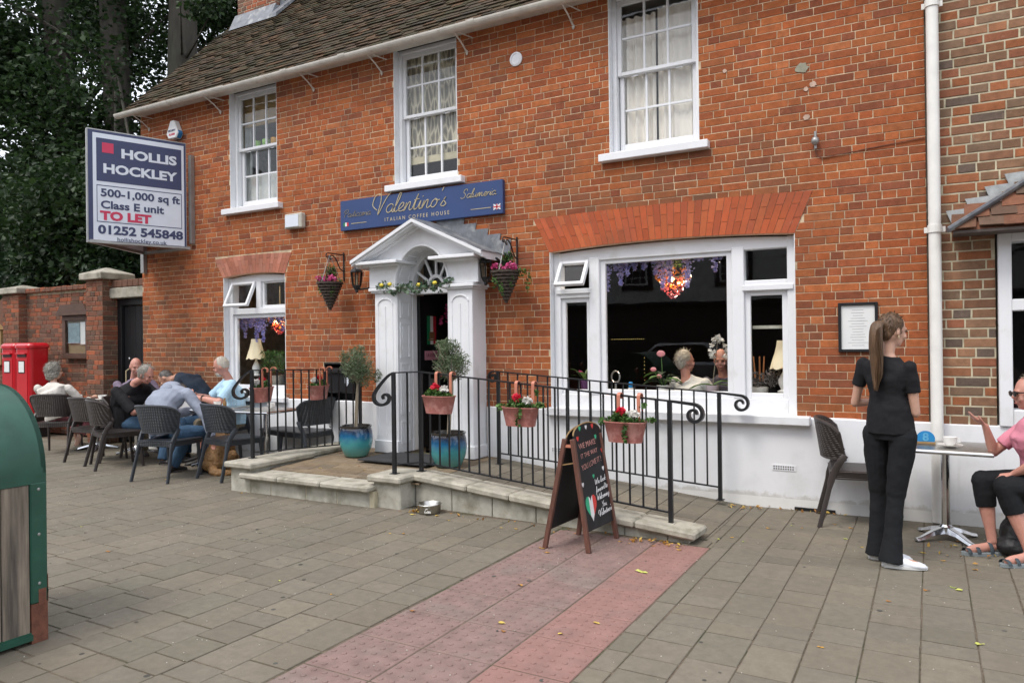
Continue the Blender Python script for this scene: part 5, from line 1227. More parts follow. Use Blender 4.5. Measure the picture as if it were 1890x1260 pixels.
def table(x, y, h, s, label, rz=0, square=True):
    t = thing('cafe_table', label, 'table', (x, y, 0), 'steel pedestal cafe tables')
    m = MB().obb((x, y, h-.012), (s, s, .018)); m.build('tabletop', STEEL, t, bevel=.008)
    MB().obb((x, y, h-.02), (s+.012, s+.012, .022)).build('table_edge', CHROME, t, bevel=.006)
    MB().tube([(x, y, .09), (x, y, h-.03)], .03, 14).box(x-.11, x+.11, y-.11, y+.11, h-.045, h-.032).build('column', CHROME, t, smooth=False)
    hub = MB().lathe((x, y, 0), [(.05, .055), (.045, .10), (.032, .115)], 14); hub.build('hub', CHROME, t)
    for k in range(4):
        a = PI/4+k*PI/2; c_, s_ = math.cos(a), math.sin(a); L = s*.44
        leg = MB(); rr = []
        for u, z0, z1, w_ in ((.03, .05, .10, .035), (.12, .045, .075, .03), (L-.04, .012, .035, .024), (L, .008, .028, .02)):
            rr.append([(x+u*c_-w_*s_, y+u*s_+w_*c_, z0), (x+u*c_+w_*s_, y+u*s_-w_*c_, z0), (x+u*c_+w_*.6*s_, y+u*s_-w_*.6*c_, z1), (x+u*c_-w_*.6*s_, y+u*s_+w_*.6*c_, z1)])
        leg.rings(rr).build('foot', CHROME, t, bevel=.003); MB().lathe((x+(L-.015)*c_, y+(L-.015)*s_, 0), [(.016, 0), (.016, .012)], 8).build('foot_pad', BLACK, t)
    t.rotation_euler = (0, 0, rz); return t
table(.09, -.56, .70, .60, 'steel cafe table between the waitress and the woman in pink', R(-3))
table(-7.88, -.62, .735, .66, 'steel cafe table with cup and bottle in front of the man in pale blue', R(8))
table(-6.98, -.62, .735, .60, 'empty pale-topped steel table just behind the left railing', R(4))
table(-10.75, -.42, .735, .66, 'steel cafe table by the brick pier with two white cups on it', R(4))
table(-9.75, -.45, .735, .6, 'steel cafe table behind the empty brown chairs', R(0))
def cup(x, y, z, label, saucer=True, s=1.):
    t = thing('coffee_cup', label, 'cup', (x, y, z), 'white cups and saucers'); zb = z+.001
    if saucer: MB().lathe((x, y, zb), [(.035*s, 0), (.045*s, .004), (.078*s, .014), (.080*s, .017), (.045*s, .009), (.03*s, .008)], 24).build('saucer', CERAM, t, smooth=True); zb += .009
    MB().lathe((x, y, zb), [(.022*s, 0), (.026*s, .003), (.040*s, .030), (.046*s, .062), (.0445*s, .062), (.038*s, .03), (.02*s, .008)], 24).build('cup', CERAM, t, smooth=True)
    MB().tube([(x+.043*s, y, zb+.052), (x+.062*s, y, zb+.05), (x+.064*s, y, zb+.03), (x+.040*s, y, zb+.02)], .004*s, 6).build('handle', CERAM, t, smooth=True)
cup(.12, -.64, .70, 'white cup and saucer on the table next to the blue number marker', s=1.05)
cup(-10.98, -.55, .735, 'left one of two white cups on the table by the brick pier', s=1.2)
cup(-10.55, -.45, .735, 'right one of two white cups on the table by the brick pier', s=1.3)
cup(-7.85, -.62, .735, 'white cup in front of the man in pale blue')
cup(-7.02, -.50, .735, 'white cup at the near edge of the empty pale table', False)
bt = thing('sauce_bottle', 'small amber bottle on the table in front of the man in pale blue', 'bottle', (-7.68, -.62, .736))
MB().lathe((-7.66, -.66, .736), [(.022, 0), (.023, .06), (.010, .085), (.011, .10)], 12).build('bottle', M('amber_glass', (.25, .14, .05), .2), bt, smooth=True); MB().lathe((-7.66, -.66, .836), [(.013, 0), (.013, .018)], 12).build('cap', OAK, bt)
gl_ = MB().lathe((-7.55, -.60, .737), [(.028, 0), (.033, .10), (.031, .10), (.026, .006)], 16).build('water_glass', glass('thin_glass'), smooth=True)
tagk(gl_, 'clear drinking glass beside the amber bottle on the table', 'glass')
nm = thing('number_marker', 'blue round-topped plastic table number 8 beside the coffee cup', 'table number', (-.02, -.50, .70))
x, y = -.035, -.52; pts = [(x-.058, .704)]+[(x+.062*math.cos(PI-PI*i/14), .738+.058*math.sin(PI-PI*i/14)) for i in range(15)]+[(x+.058, .704)]
MB().prism(pts[::-1], y-.006, y+.006, 'xz').build('marker', BLUEP, nm); MB().obb((x, y-.005, .708), (.13, .05, .014)).build('stand', OAK, nm)
txt('8', .085, M('pale_blue_print', (.12, .42, .68), .5), nm, (x, y-.0075, .722), align='CENTER', bold=.002)

# ------------------------------------------------------------ chalkboard
ab = thing('chalkboard_sign', 'brown-framed A-board chalkboard with hearts and chalk writing on the pink paving', 'sign', (-2.28, -1.88, 0))
F0, F1 = V(-2.126, -2.09, 0), V(-2.096+.0, -1.63, 0); Bk0, Bk1 = V(-2.46, -2.12, 0), V(-2.40, -1.66, 0)
T0, T1 = V(-2.265, -2.085, .80), V(-2.24, -1.655, .80)
for a, b in ((F0, T0+V(.02, 0, 0)), (F1, T1+V(.02, 0, 0)), (Bk0, T0-V(.04, 0, 0)), (Bk1, T1-V(.04, 0, 0))): MB().tube([a, b], .0165, 4, ref=(0, 1, 0)).build('leg', WOOD, ab, bevel=.003)
fu = (F1-F0).normalized(); fup = ((T0+V(.02, 0, 0))-F0).normalized(); fn = fu.cross(fup).normalized()
if fn.x < 0: fn = -fn
FO = F0+fup*.14+fu*.017; FW, FH = (F1-F0).length-.034, .70
def fp(u, v, d=0): return FO+fu*u+fup*v+fn*d
def board(org, uu_, vv_, nn_, w_, h_, nm):
    pts = [(0, 0), (w_, 0), (w_, h_-.08)]+[(w_/2+w_/2*math.cos(a), h_-.08+.075*math.sin(a)) for a in [PI*i/12 for i in range(1, 12)]]+[(0, h_-.08)]
    m = MB(); m.rings([[org+uu_*a+vv_*b+nn_*-.006 for a, b in pts], [org+uu_*a+vv_*b+nn_*.004 for a, b in pts]]); m.build(nm, BOARD, ab)
    m = MB(); arc = [org+uu_*(w_/2+w_/2*math.cos(a))+vv_*(h_-.08+.077*math.sin(a)) for a in [PI*i/12 for i in range(13)]]; m.tube(arc, .006, 5); m.build('board_rim', OAK, ab)
board(FO, fu, fup, fn, FW, FH+.07, 'chalk_panel')
bup = ((T0-V(.04, 0, 0))-Bk0).normalized(); bnn = -fu.cross(bup).normalized()
board(Bk0+bup*.14+fu*.017, fu, bup, bnn, FW, FH+.06, 'back_panel')
MB().tube([fp(-.01, .50), Bk0+bup*.62], .004, 4).build('stay_chain', OAK, ab); MB().tube([T0-V(.04, 0, .05), T0+V(.02, 0, -.05)], .010, 4).build('hinge', COPPER, ab)
CW, CR_, CG = M('chalk_white', (.75, .75, .75), .9), M('chalk_red', (.65, .06, .05), .9), M('chalk_green', (.05, .42, .22), .9)
CRP = M('chalk_pink', (.60, .30, .26), .9)
def heart(u, v, s, mt, split=None, nm='heart'):
    pts = []
    for i in range(24):
        t = 2*PI*i/24; pts.append((.0625*16*math.sin(t)**3*.5, .0625*(13*math.cos(t)-5*math.cos(2*t)-2*math.cos(3*t)-math.cos(4*t))*.5))
    if split:
        a, b = split; n = len(pts); out = []
        for i in range(n):
            p, q = pts[i], pts[(i+1) % n]
            out.append((min(max(p[0], a), b), p[1]))
        pts = out
    m = MB(); m.add([fp(u+x*s, v+z*s*1.25, .0052) for x, z in pts], [tuple(range(len(pts)-1, -1, -1))]); m.build(nm, mt, ab)
for u, v, s, mt in ((.10, .735, .035, CG), (.20, .735, .032, CW), (.30, .735, .038, CR_), (.05, .665, .035, CR_), (.33, .65, .036, CG), (.40, .54, .034, CR_), (.38, .405, .034, CW), (.21, .37, .032, CG), (.03, .335, .034, CW)): heart(u, v, s, mt)
for sp, mt in (((-.52, -.16), CG), ((-.16, .16), CW), ((.16, .52), CR_)): heart(.115, .165, .17, mt, sp, 'flag_heart')
def chalk(s, size, mt, u, v, w_, ang=0, scr=False):
    p = fp(u, v, .0055); ux2 = fu*math.cos(ang)+fup*math.sin(ang); uy2 = -fu*math.sin(ang)+fup*math.cos(ang)
    if scr: return script(s, size, w_, mt, ab, p, tuple(ux2), tuple(uy2), shear=.2, r=.03)
    o = txt(s, size, mt, ab, tuple(p), tuple(ux2), tuple(uy2), bold=-.0005, ext=.0005); cur = max(q.co.x for q in o.data.vertices); o.data.transform(Matrix.Diagonal((w_/cur, 1, 1, 1)))
chalk('WE MAKE', .058, CRP, .05, .585, .27, R(3)); chalk('IT THE WAY', .050, CRP, .06, .515, .27, R(4)); chalk('YOU LOVE IT !', .058, CRP, .05, .43, .32, R(6))
for k, (s, w_) in enumerate((('We look', .18), ('forward to', .19), ('Welcoming', .20), ('You,', .08), ("Valentino's", .21))):
    chalk(s, .042, CW, .215+(.06 if k == 3 else 0), .305-k*.058, w_, R(4), True)

# ------------------------------------------------------------ dog bowl, bin
bw = thing('dog_bowl', 'steel dog water bowl on the pavement at the corner of the ramp', 'bowl', (-3.88, -1.56, 0))
MB().lathe((-3.885, -1.575, 0), [(.085, 0), (.098, .01), (.105, .075), (.112, .082), (.108, .086), (.098, .078), (.085, .02), (.02, .018)], 28).build('bowl', STEEL, bw, smooth=True)
MB().lathe((-3.885, -1.575, .045), [(.096, 0), (.02, .001)], 24).build('water', M('bowl_water', (.25, .26, .25), .05), bw)
script('Cosi', .035, .06, CERAM, bw, (-3.86, -1.684, .025), (1, .2, 0), (0, 0, 1), r=.07)
bn = thing('litter_bin', 'green barrel-topped litter bin with weathered timber boards at the left edge', 'bin', (-4.4, -5.35, 0))
BX, BY0, BY1, BR = -3.985, -5.95, -4.78, .45; bcx = BX-BR; ZS = .86
def hoodring(y, r, th=0): return [(bcx+r, y, .0)]+[(bcx+r, y, ZS)]+[(bcx+r*math.cos(PI*i/20), y, ZS+r*1.0*math.sin(PI*i/20)) for i in range(1, 20)]+[(bcx-r, y, ZS), (bcx-r, y, 0)]
hd = MB()
arc = [(bcx+BR*math.cos(PI*i/48), ZS+BR*math.sin(PI*i/48)) for i in range(49)]
arc2 = [(bcx+BR, ZS-.05)]+arc+[(bcx-BR, ZS-.05)]
vs_ = [(a, y, b) for y in (BY0, BY1-.005) for a, b in arc2]; nn_ = len(arc2)
hd.add(vs_, [(i, i+1, nn_+i+1, nn_+i) for i in range(nn_-1)]); hd.build('hood', BINGR, bn, smooth=True)
MB().prism([(a, b) for a, b in arc], BY1-.02, BY1-.0055, 'xz').build('hood_end', BINGR, bn)
for y in (BY1-.03, BY0):
    MB().box(BX-.055, BX+.003, y-.055, y+.027, .20, ZS-.045).build('corner_post', BINGR, bn, bevel=.006)
    MB().box(BX-2*BR, BX-2*BR+.05, y-.05, y+.03, 0, ZS+.02).build('corner_post', BINGR, bn, bevel=.006)
for z in (.30, .55, .78): MB().ell((BX+.004, BY1-.045, z), (.004, .008, .008), 8, 5).build('screw', ALU, bn)
for k, z in enumerate((.215, .26)): MB().prism([(BX-.045, z), (BX+.002, z-.02), (BX+.002, z+.05+.03*k), (BX-.02, z+.02)], BY1-.004, BY1-.0015, 'xz').build('paint_chip', RUST, bn)
bx('rust_patch', RUST, bn, BX+.002, BX+.0042, BY1-.05, BY1-.012, .19, .27)
for y in (BY1-.03, BY0): bx('rusty_foot', RUST, bn, BX-.054, BX+.001, y-.054, y+.026, 0, .20)
MB().box(BX-.03, BX+.008, BY0, BY1-.08, .02, .05).box(bcx-BR, BX, BY0+.05, BY1-.012, .03, .06).build('bottom_rail', BINGR, bn)
MB().prism([(BX-.02, .06), (BX-.02, ZS)]+[(a, b) for a, b in arc[1:-1]]+[(BX-2*BR+.02, ZS), (BX-2*BR+.02, .06)][::1], BY1-.03, BY1-.008, 'xz').build('end_panel', BINGR, bn)
yb = BY1-.088
for k in range(8):
    bx('plank', PLANK, bn, BX-.022, BX-.004, yb-.135*(k+1)+.006, yb-.135*k, .055, ZS-.052, bevel=.003)
tub = MB().box(bcx-BR+.03, BX-.03, BY0+.05, BY1-.05, .06, ZS-.06).build('inner_bin', BLACK, bn)
# ------------------------------------------------------------ people
SKIN = M('skin', (.56, .33, .24), .5, var=.08, vs=20, sss=.05); SKINR = M('ruddy_skin', (.52, .25, .19), .5, var=.1, vs=25, sss=.05); SKINT = M('tanned_skin', (.42, .22, .15), .5, var=.1, vs=25, sss=.05)
EYE = M('eye_dark', (.05, .03, .02), .2); LIPM = M('lips', (.42, .15, .13), .5)
clouds = bpy.data.textures.new('folds', 'CLOUDS'); clouds.noise_scale = .09; clouds.noise_depth = 2
hairt = bpy.data.textures.new('hair_lumps', 'CLOUDS'); hairt.noise_scale = .025; hairt.noise_depth = 2
def cloth(name, col, var=.12, bump=.25): return M(name, col, .85, var=var, vs=9, bump=bump, bs=90, spec=.25)
def hairm(name, col, col2):
    t = NT(name); t.b.inputs['Roughness'].default_value = .5; co = t.coord('obj', (70, 70, 9)); n = t.noise(co, 1., 4, .7)
    t.l(t.ramp(n, [(.3, col2), (.7, col)]), t.b.inputs['Base Color']); t.bump(n, .8, .01); return t.m
H_GREY = hairm('grey_hair', (.42, .40, .35), (.13, .12, .10)); H_WHITE = hairm('white_hair', (.62, .58, .50), (.40, .36, .30)); H_DARK = hairm('dark_grey_hair', (.12, .11, .10), (.05, .045, .04)); H_BR = hairm('light_brown_hair', (.145, .078, .036), (.05, .027, .014)); H_BLD = hairm('grey_blonde_hair', (.48, .42, .32), (.20, .17, .12))
def remesh(o, vox, smooth=4, disp=0, tex=None):
    r = o.modifiers.new('remesh', 'REMESH'); r.mode = 'VOXEL'; r.voxel_size = vox; r.use_smooth_shade = True
    s = o.modifiers.new('smooth', 'SMOOTH'); s.factor = .5; s.iterations = smooth
    if disp:
        d = o.modifiers.new('folds', 'DISPLACE'); d.texture = tex or clouds; d.strength = disp; d.mid_level = .5; d.texture_coords = 'LOCAL'
    return o
def strands(mb, cen, rad, rot, n, L, seed=1, zmin=-.4, front=.55, wid=.004):
    g = random.Random(seed); cen = V(*cen)
    for _ in range(n):
        d = V(g.gauss(0, 1), g.gauss(0, 1), g.gauss(0, 1)).normalized()
        if d.z < zmin or (d.y > front and d.z < .75): continue
        p = V(d.x*rad[0], d.y*rad[1], d.z*rad[2]); dn_ = V(0, -.35, -1); tg = (dn_-d*dn_.dot(d)); tg = (tg+V(g.gauss(0, .25), g.gauss(0, .25), g.gauss(0, .25))).normalized(); s_ = d.cross(tg).normalized()*wid
        q = [p, p+tg*L*.5+d*.006, p+tg*L+d*g.uniform(-.004, .008)]; vs = []
        for k, a in enumerate(q): w_ = (1, .8, .15)[k]; vs += [cen+rot @ (a-s_*w_), cen+rot @ (a+s_*w_)]
        mb.add(vs, [(0, 1, 3, 2), (2, 3, 5, 4)])
def hand(mb, wr, d, pn, s=1., curl=.35, lat=1):
    """wr wrist, d pointing direction, pn palm normal, lat side of the thumb"""
    d = V(*d).normalized(); pn = V(*pn); pn = (pn-d*pn.dot(d)).normalized(); la = d.cross(pn)*lat
    mb.tube([wr, wr+d*.03*s, wr+d*.085*s], [.024*s, .031*s, .034*s], 8, flat=.5, ref=tuple(la))
    for k in range(4):
        o = la*(.027-.018*k)*s; L = (.066, .074, .070, .054)[k]*s; p = wr+d*.075*s+o; q = [p]; a = 0
        for sg in (.48, .30, .24):
            a += curl*(1.0+.1*k); q.append(q[-1]+(d*math.cos(a)+pn*math.sin(a)+la*(.03*(1.5-k)))*L*sg)
        mb.tube(q, [.0095*s, .009*s, .008*s, .0065*s], 6)
    p = wr+d*.025*s+la*.022*s; q = [p, p+(d*.7+la*.7+pn*.2).normalized()*.032*s]; q.append(q[-1]+(d*.9+la*.3+pn*.4).normalized()*.026*s); q.append(q[-1]+(d*.95+pn*.35).normalized()*.02*s)
    mb.tube(q, [.013*s, .011*s, .0095*s, .0075*s], 6)
def torso(mb, ctrl, extra=0, nseg=14):
    """ctrl: list of (center, side vec, halfwidth, halfdepth)"""
    rs = []; m = len(ctrl)-1
    for i in range(m*4+1):
        t = i/4; k = min(int(t), m-1); f = t-k; f2 = f*f*(3-2*f)
        c = V(*ctrl[k][0]).lerp(V(*ctrl[k+1][0]), f); s = V(*ctrl[k][1]).lerp(V(*ctrl[k+1][1]), f).normalized()
        a = ctrl[k][2]*(1-f2)+ctrl[k+1][2]*f2+extra; b = ctrl[k][3]*(1-f2)+ctrl[k+1][3]*f2+extra
        ax = (V(*ctrl[k+1][0])-V(*ctrl[k][0])).normalized(); if_ = s.cross(ax).normalized(); s2 = ax.cross(if_).normalized()
        s2 = s2 if s2.dot(s) > 0 else -s2
        rs.append([c+s2*(a*math.copysign(abs(math.cos(w_))**.8, math.cos(w_)))+if_*(b*math.copysign(abs(math.sin(w_))**.9, math.sin(w_))) for w_ in [2*PI*j/nseg for j in range(nseg)]])
    mb.rings(rs)
def person(label, J, skin, top, tsleeve, bot, bleg, hair, hstyle, shoe=None, s=1., fem=False, vox=.0085, flare=0, build=1., curl=(.35, .35), group=None, palm=None, hands=True, topname='shirt', legs=True):
    g = {k: V(*v) if hasattr(v, '__len__') else v for k, v in J.items()}
    base = (g['pel'].x, g['pel'].y, min(g['anL'].z, g['anR'].z)-.07 if legs else g['pel'].z-.1)
    t = thing('person', label, 'person', base, group)
    side_h = (g['hR']-g['hL']).normalized(); side_s = (g['sR']-g['sL']).normalized(); f = g['face'].normalized()
    head = g['head']; up = (head-g['nk']).normalized(); up = (up*.45+V(0, 0, 1)*.55).normalized(); 
    if 'up' in g: up = g['up'].normalized()
    f = (f-up*f.dot(up)*.75).normalized(); sd_ = f.cross(up).normalized(); up = sd_.cross(f).normalized()
    rot = Matrix((sd_, f, up)).transposed()
    b_ = MB(); hs = s
    b_.ell(head+up*.012*hs-f*.008*hs, (.074*hs, .094*hs, .108*hs), 16, 12, rot)
    b_.ell(head+f*.025*hs-up*.06*hs, (.052*hs, .056*hs, .056*hs), 12, 8, rot)
    b_.ell(head+f*.060*hs-up*.092*hs, (.022*hs, .018*hs, .016*hs), 8, 6, rot)
    b_.tube([head+f*.085*hs+up*.010*hs, head+f*.105*hs-up*.022*hs, head+f*.088*hs-up*.030*hs], [.008*hs, .013*hs, .010*hs], 6)
    b_.ell(head+f*.080*hs+up*.022*hs, (.050*hs, .012*hs, .010*hs), 8, 6, rot)
    for q in (-1, 1):
        b_.ell(head+sd_*q*.077*hs-up*.012*hs-f*.008*hs, (.008*hs, .018*hs, .030*hs), 8, 6, rot)
        b_.ell(head+sd_*q*.035*hs+f*.068*hs-up*.035*hs, (.024*hs, .02*hs, .022*hs), 8, 6, rot)
    b_.ell(head+f*.082*hs-up*.060*hs, (.024*hs, .010*hs, .010*hs), 8, 6, rot)
    nk = g['nk']; b_.tube([nk-up*.06, nk+up*.01, head-up*.06*hs-f*.012], [.062*s, .052*s, .050*s] if not fem else [.052*s, .044*s, .043*s], 12)
    up_t = (nk-g['pel']).normalized(); mid = g.get('mid', (g['pel']+nk)/2-0*up_t)
    shc = (g['sL']+g['sR'])/2; sw = (g['sR']-g['sL']).length/2
    W_ = (.165, .146, .118, .150) if fem else (.160, .158, .150, .172)
    W_ = tuple(x*s*build for x in W_); D_ = tuple(x*s*build for x in ((.115, .105, .088, .112) if fem else (.108, .112, .108, .118)))
    p0, p1 = g['pel'], nk
    side_m = (side_h+side_s).normalized()
    ct_ = [(p0-V(0, 0, .03), side_h, W_[0], D_[0]), (p0.lerp(mid, .5), side_h, W_[1], D_[1]), (mid, side_m, W_[2], D_[2]), (mid.lerp(shc, .62)+f*.012, side_s, W_[3], D_[3]), (shc-up_t*.015, side_s, sw*.92, .075*s*build), (nk-up_t*.01, side_s, .068*s, .058*s), (nk+up_t*.015, side_s, .056*s, .052*s)]
    torso(b_, ct_, -.012)
    for sd, cu in (('L', curl[0]), ('R', curl[1])):
        sh, el, wr = g['s'+sd], g['e'+sd], g['w'+sd]; r = .047*s*build**.6*(.86 if fem else 1)
        b_.tube([sh, sh.lerp(el, .3), sh.lerp(el, .8), el], [r*1.12, r*1.08, r*.86, r*.82], 10); b_.tube([el, el.lerp(wr, .3), el.lerp(wr, .75), wr], [r*.82, r*.84, r*.62, r*.52], 10)
        b_.ell(el, r*.83, 8, 6); b_.ell(sh, r*1.15, 10, 7)
        if hands:
            hd = g.get('h'+'and'+sd, (wr-el).normalized()); pn = g.get('palm'+sd, V(0, 0, -1)); hand(b_, wr, hd, pn, s*.98, cu, 1 if sd == 'L' else -1)
        if legs:
            hp, kn, an = g['h'+sd], g['k'+sd], g['an'+sd]; r = .080*s*build**.5
            b_.tube([hp, hp.lerp(kn, .35), hp.lerp(kn, .85), kn], [r, r*.95, r*.68, r*.66], 12); b_.tube([kn, kn.lerp(an, .3), kn.lerp(an, .8), an], [r*.66, r*.70, r*.42, r*.38], 10); b_.ell(kn, r*.67, 8, 6)
            td = g.get('toe'+sd, g.get('toe', f)); td = V(td.x, td.y, 0).normalized()
            b_.tube([an-V(0, 0, .02)-td*.02, an-V(0, 0, .035)+td*.06, an-V(0, 0, .048)+td*.13, an-V(0, 0, .05)+td*.175], [.036*s, .034*s, .036*s, .02*s], 8, flat=.75, ref=(0, 0, 1))
    bo = b_.build('body', skin, t); remesh(bo, vox, 3)
    # clothes
    c = MB(); torso(c, [ct_[0], *ct_[1:5], (nk-up_t*.006, side_s, .064*s, .058*s)], .017)
    for sd in 'LR':
        sh, el, wr = g['s'+sd], g['e'+sd], g['w'+sd]; r = .060*s*build**.6*(.88 if fem else 1)
        if tsleeve <= 1: e = sh.lerp(el, tsleeve); c.tube([sh, sh.lerp(el, .25), e], [r*.95, r*1.0, r*1.0], 12)
        else:
            e = el.lerp(wr, tsleeve-1); c.tube([sh, sh.lerp(el, .3), el], [r*1.08, r*1.08, r*.92], 12); c.ell(el, r*.92, 10, 7); c.tube([el, el.lerp(e, .5), e], [r*.92, r*.88, r*.70], 12)
        c.ell(sh, r*.98, 10, 7)
    co = c.build(topname, top, t); remesh(co, vox, 3, .014)
    if legs:
        c = MB(); torso(c, [(p0-V(0, 0, .05)*0-up_t*.07, side_h, W_[0]*.92, D_[0]*.95), (p0, side_h, W_[0], D_[0]), (p0.lerp(mid, .45), side_h, W_[1], D_[1])], .005)
        for sd in 'LR':
            hp, kn, an = g['h'+sd], g['k'+sd], g['an'+sd]; r = .088*s*build**.5
            c.ell(hp, r*1.05, 10, 7); c.tube([hp, hp.lerp(kn, .4), kn], [r*1.05, r*1.0, r*.80], 14); c.ell(kn, r*.80, 10, 7)
            e = kn.lerp(an, bleg)
            if flare: c.tube([kn, kn.lerp(an, .3), kn.lerp(an, .7), an.lerp(kn, -.10)], [r*.70, r*.68, r*.72, r*.72+flare], 14)
            else: c.tube([kn, kn.lerp(e, .5), e], [r*.80, r*.78, r*.70], 12)
        co = c.build('trousers', bot, t); remesh(co, vox, 3, .012)
        if shoe:
            for sd in 'LR':
                an = g['an'+sd]; td = g.get('toe'+sd, g.get('toe', f)); td = V(td.x, td.y, 0).normalized(); sv = V(td.y, -td.x, 0); a0 = an-td*.055-V(0, 0, .07)
                rr = []
                for u, w0, h0 in ((0, .024, .05), (.03, .034, .07), (.08, .036, .085), (.13, .040, .075), (.19, .046, .055), (.24, .042, .045), (.27, .026, .034), (.282, .012, .02)):
                    rr.append([a0+td*u*s+sv*(w0*s*math.cos(q)*(1.06 if math.sin(q) < 0 else 1))+V(0, 0, max(0, h0*s*(.5+.5*math.sin(q)))) for q in [2*PI*k/12 for k in range(12)]])
                MB().rings(rr).build('shoe', shoe, t, smooth=True)
                so_ = MB(); so_.rings([[V(p.x, p.y, a0.z-.001)*1 for p in [a0+td*(.142+.145*math.cos(q))*s+sv*.043*s*math.sin(q) for q in [2*PI*k/16 for k in range(16)]]], [V(p.x, p.y, a0.z+.018) for p in [a0+td*(.142+.147*math.cos(q))*s+sv*.045*s*math.sin(q) for q in [2*PI*k/16 for k in range(16)]]]])
                so_.build('shoe_sole', PAPER if shoe.name.startswith('white') else M('sole_grey_'+str(len(MATS)), (.12, .11, .10), .8), t)
    # face details
    fd = MB()
    for q in (-1, 1): fd.ell(head+sd_*q*.032*hs+f*.086*hs+up*.005*hs, (.012*hs, .006*hs, .006*hs), 8, 6, rot)
    fd.build('eyes', EYE, t, smooth=True); MB().ell(head+f*.0915*hs-up*.061*hs, (.020*hs, .004*hs, .006*hs), 8, 6, rot).build('mouth', LIPM, t, smooth=True)
    if hair:
        h = MB()
        if hstyle == 'fringe_ring': # bald with a little at the back
            h.ell(head-f*.035*hs-up*.035*hs, (.078*hs, .072*hs, .045*hs), 14, 9, rot); dsp = .004
        elif hstyle == 'short': h.ell(head-f*.022*hs+up*.028*hs, (.080*hs, .090*hs, .100*hs), 16, 11, rot); h.ell(head-f*.05*hs-up*.03*hs, (.068*hs, .05*hs, .06*hs), 12, 8, rot); dsp = .012
        elif hstyle == 'crop': h.ell(head-f*.022*hs+up*.026*hs, (.077*hs, .088*hs, .0985*hs), 16, 11, rot); dsp = .003
        elif hstyle == 'bob':
            h.ell(head-f*.025*hs+up*.025*hs, (.10*hs, .105*hs, .112*hs), 16, 11, rot); h.ell(head-f*.05*hs-up*.055*hs, (.100*hs, .075*hs, .085*hs), 14, 9, rot); dsp = .028
            for q in (-1, 1): h.ell(head+sd_*q*.075*hs-f*.01*hs-up*.03*hs, (.03*hs, .055*hs, .07*hs), 10, 7, rot)
        elif hstyle == 'pony':
            h.ell(head-f*.020*hs+up*.026*hs, (.0805*hs, .093*hs, .100*hs), 18, 12, rot); h.ell(head-f*.055*hs-up*.03*hs, (.066*hs, .045*hs, .055*hs), 12, 8, rot); dsp = .004
            k0 = head-f*.095*hs+up*.035*hs; h.ell(k0, .026, 8, 6)
            dz = V(0, 0, -1); bk_ = V(-.35, -.8, 0)
            h.tube(spline([k0, k0+bk_*.06+dz*.01, k0+bk_*.085+dz*.10, k0+bk_*.075+dz*.22, k0+bk_*.07+dz*.33, k0+bk_*.09+dz*.40, k0+bk_*.10+dz*.44], 4), [.022, .030, .036, .040, .042, .043, .045, .046, .047, .047, .047, .046, .045, .044, .042, .040, .038, .033, .028, .022, .016, .012, .009, .006, .003], 14, flat=.6, ref=tuple(-sd_))
        sm = MB(); rr_ = {'short': (.084, .094, .104), 'crop': (.0785, .090, .100), 'bob': (.108, .115, .120), 'pony': (.082, .096, .102), 'fringe_ring': (.08, .075, .046)}[hstyle]
        strands(sm, head-f*.022*hs+up*.026*hs, tuple(x*hs for x in rr_), rot, {'short': 700, 'crop': 350, 'bob': 1100, 'pony': 260, 'fringe_ring': 60}[hstyle], {'short': .035, 'crop': .014, 'bob': .05, 'pony': .028, 'fringe_ring': .02}[hstyle]*hs, len(label), -.55 if hstyle in ('bob', 'short') else -.35, .55, .0028)
        if hstyle == 'pony':
            gg = random.Random(5)
            for _ in range(150):
                a_, r_ = gg.uniform(0, 2*PI), gg.uniform(.5, 1.12); ph = gg.uniform(0, 6); ln = gg.uniform(.7, 1.06); ws_ = .0022
                cs = [k0, k0+bk_*.07+dz*.03, k0+bk_*.085+dz*.12, k0+bk_*.07+dz*.24, k0+bk_*.075+dz*.34, k0+bk_*.09+dz*.44]; ww = [.018, .034, .042, .047, .044, .018]
                pp = spline([c_+(sd_*math.cos(a_)+V(0, -1, 0)*math.sin(a_)*.6)*w_*r_+sd_*.006*math.sin(ph+i_*1.6)+dz*(.02*(ln-1) if i_ == 5 else 0) for i_, (c_, w_) in enumerate(zip(cs, ww))], 3)
                pp = pp[:max(5, int(len(pp)*min(1, ln)))]
                sm.tube(pp, [ws_]*(len(pp)-1)+[.0006], 3, cap=False)
        sm.build('hair_strands', hair, t, kind='stuff')
        ho = h.build('hair', hair, t); remesh(ho, .007, 2, dsp, hairt if dsp > .005 else None)
    return t, dict(head=head, f=f, up=up, sd=sd_, rot=rot, **{k: g[k] for k in g if k not in ('head', 'up')})
BLK = cloth('black_cotton', (.012, .012, .014), .1, .1); BLKT = cloth('black_trousers', (.010, .011, .013), .1, .1); WHTB = cloth('white_blouse', (.62, .59, .54)); PNKT = cloth('pink_trousers', (.42, .15, .17))
GRYH = cloth('grey_jersey', (.27, .30, .37)); JEAN = cloth('blue_jeans', (.05, .10, .17), .3); PALEB = cloth('pale_blue_cotton', (.42, .62, .76)); NAVYS = cloth('navy_polo', (.018, .028, .045)); PINK = cloth('pink_cotton', (.66, .25, .33)); DGR = cloth('dark_grey_cotton', (.03, .03, .033)); KHK = cloth('khaki', (.20, .17, .12))
WSHOE = M('white_shoe', (.72, .74, .78), .5, var=.05); BSHOE = M('black_shoe', (.02, .018, .016), .5); TSHOE = M('tan_shoe', (.33, .29, .22), .7)
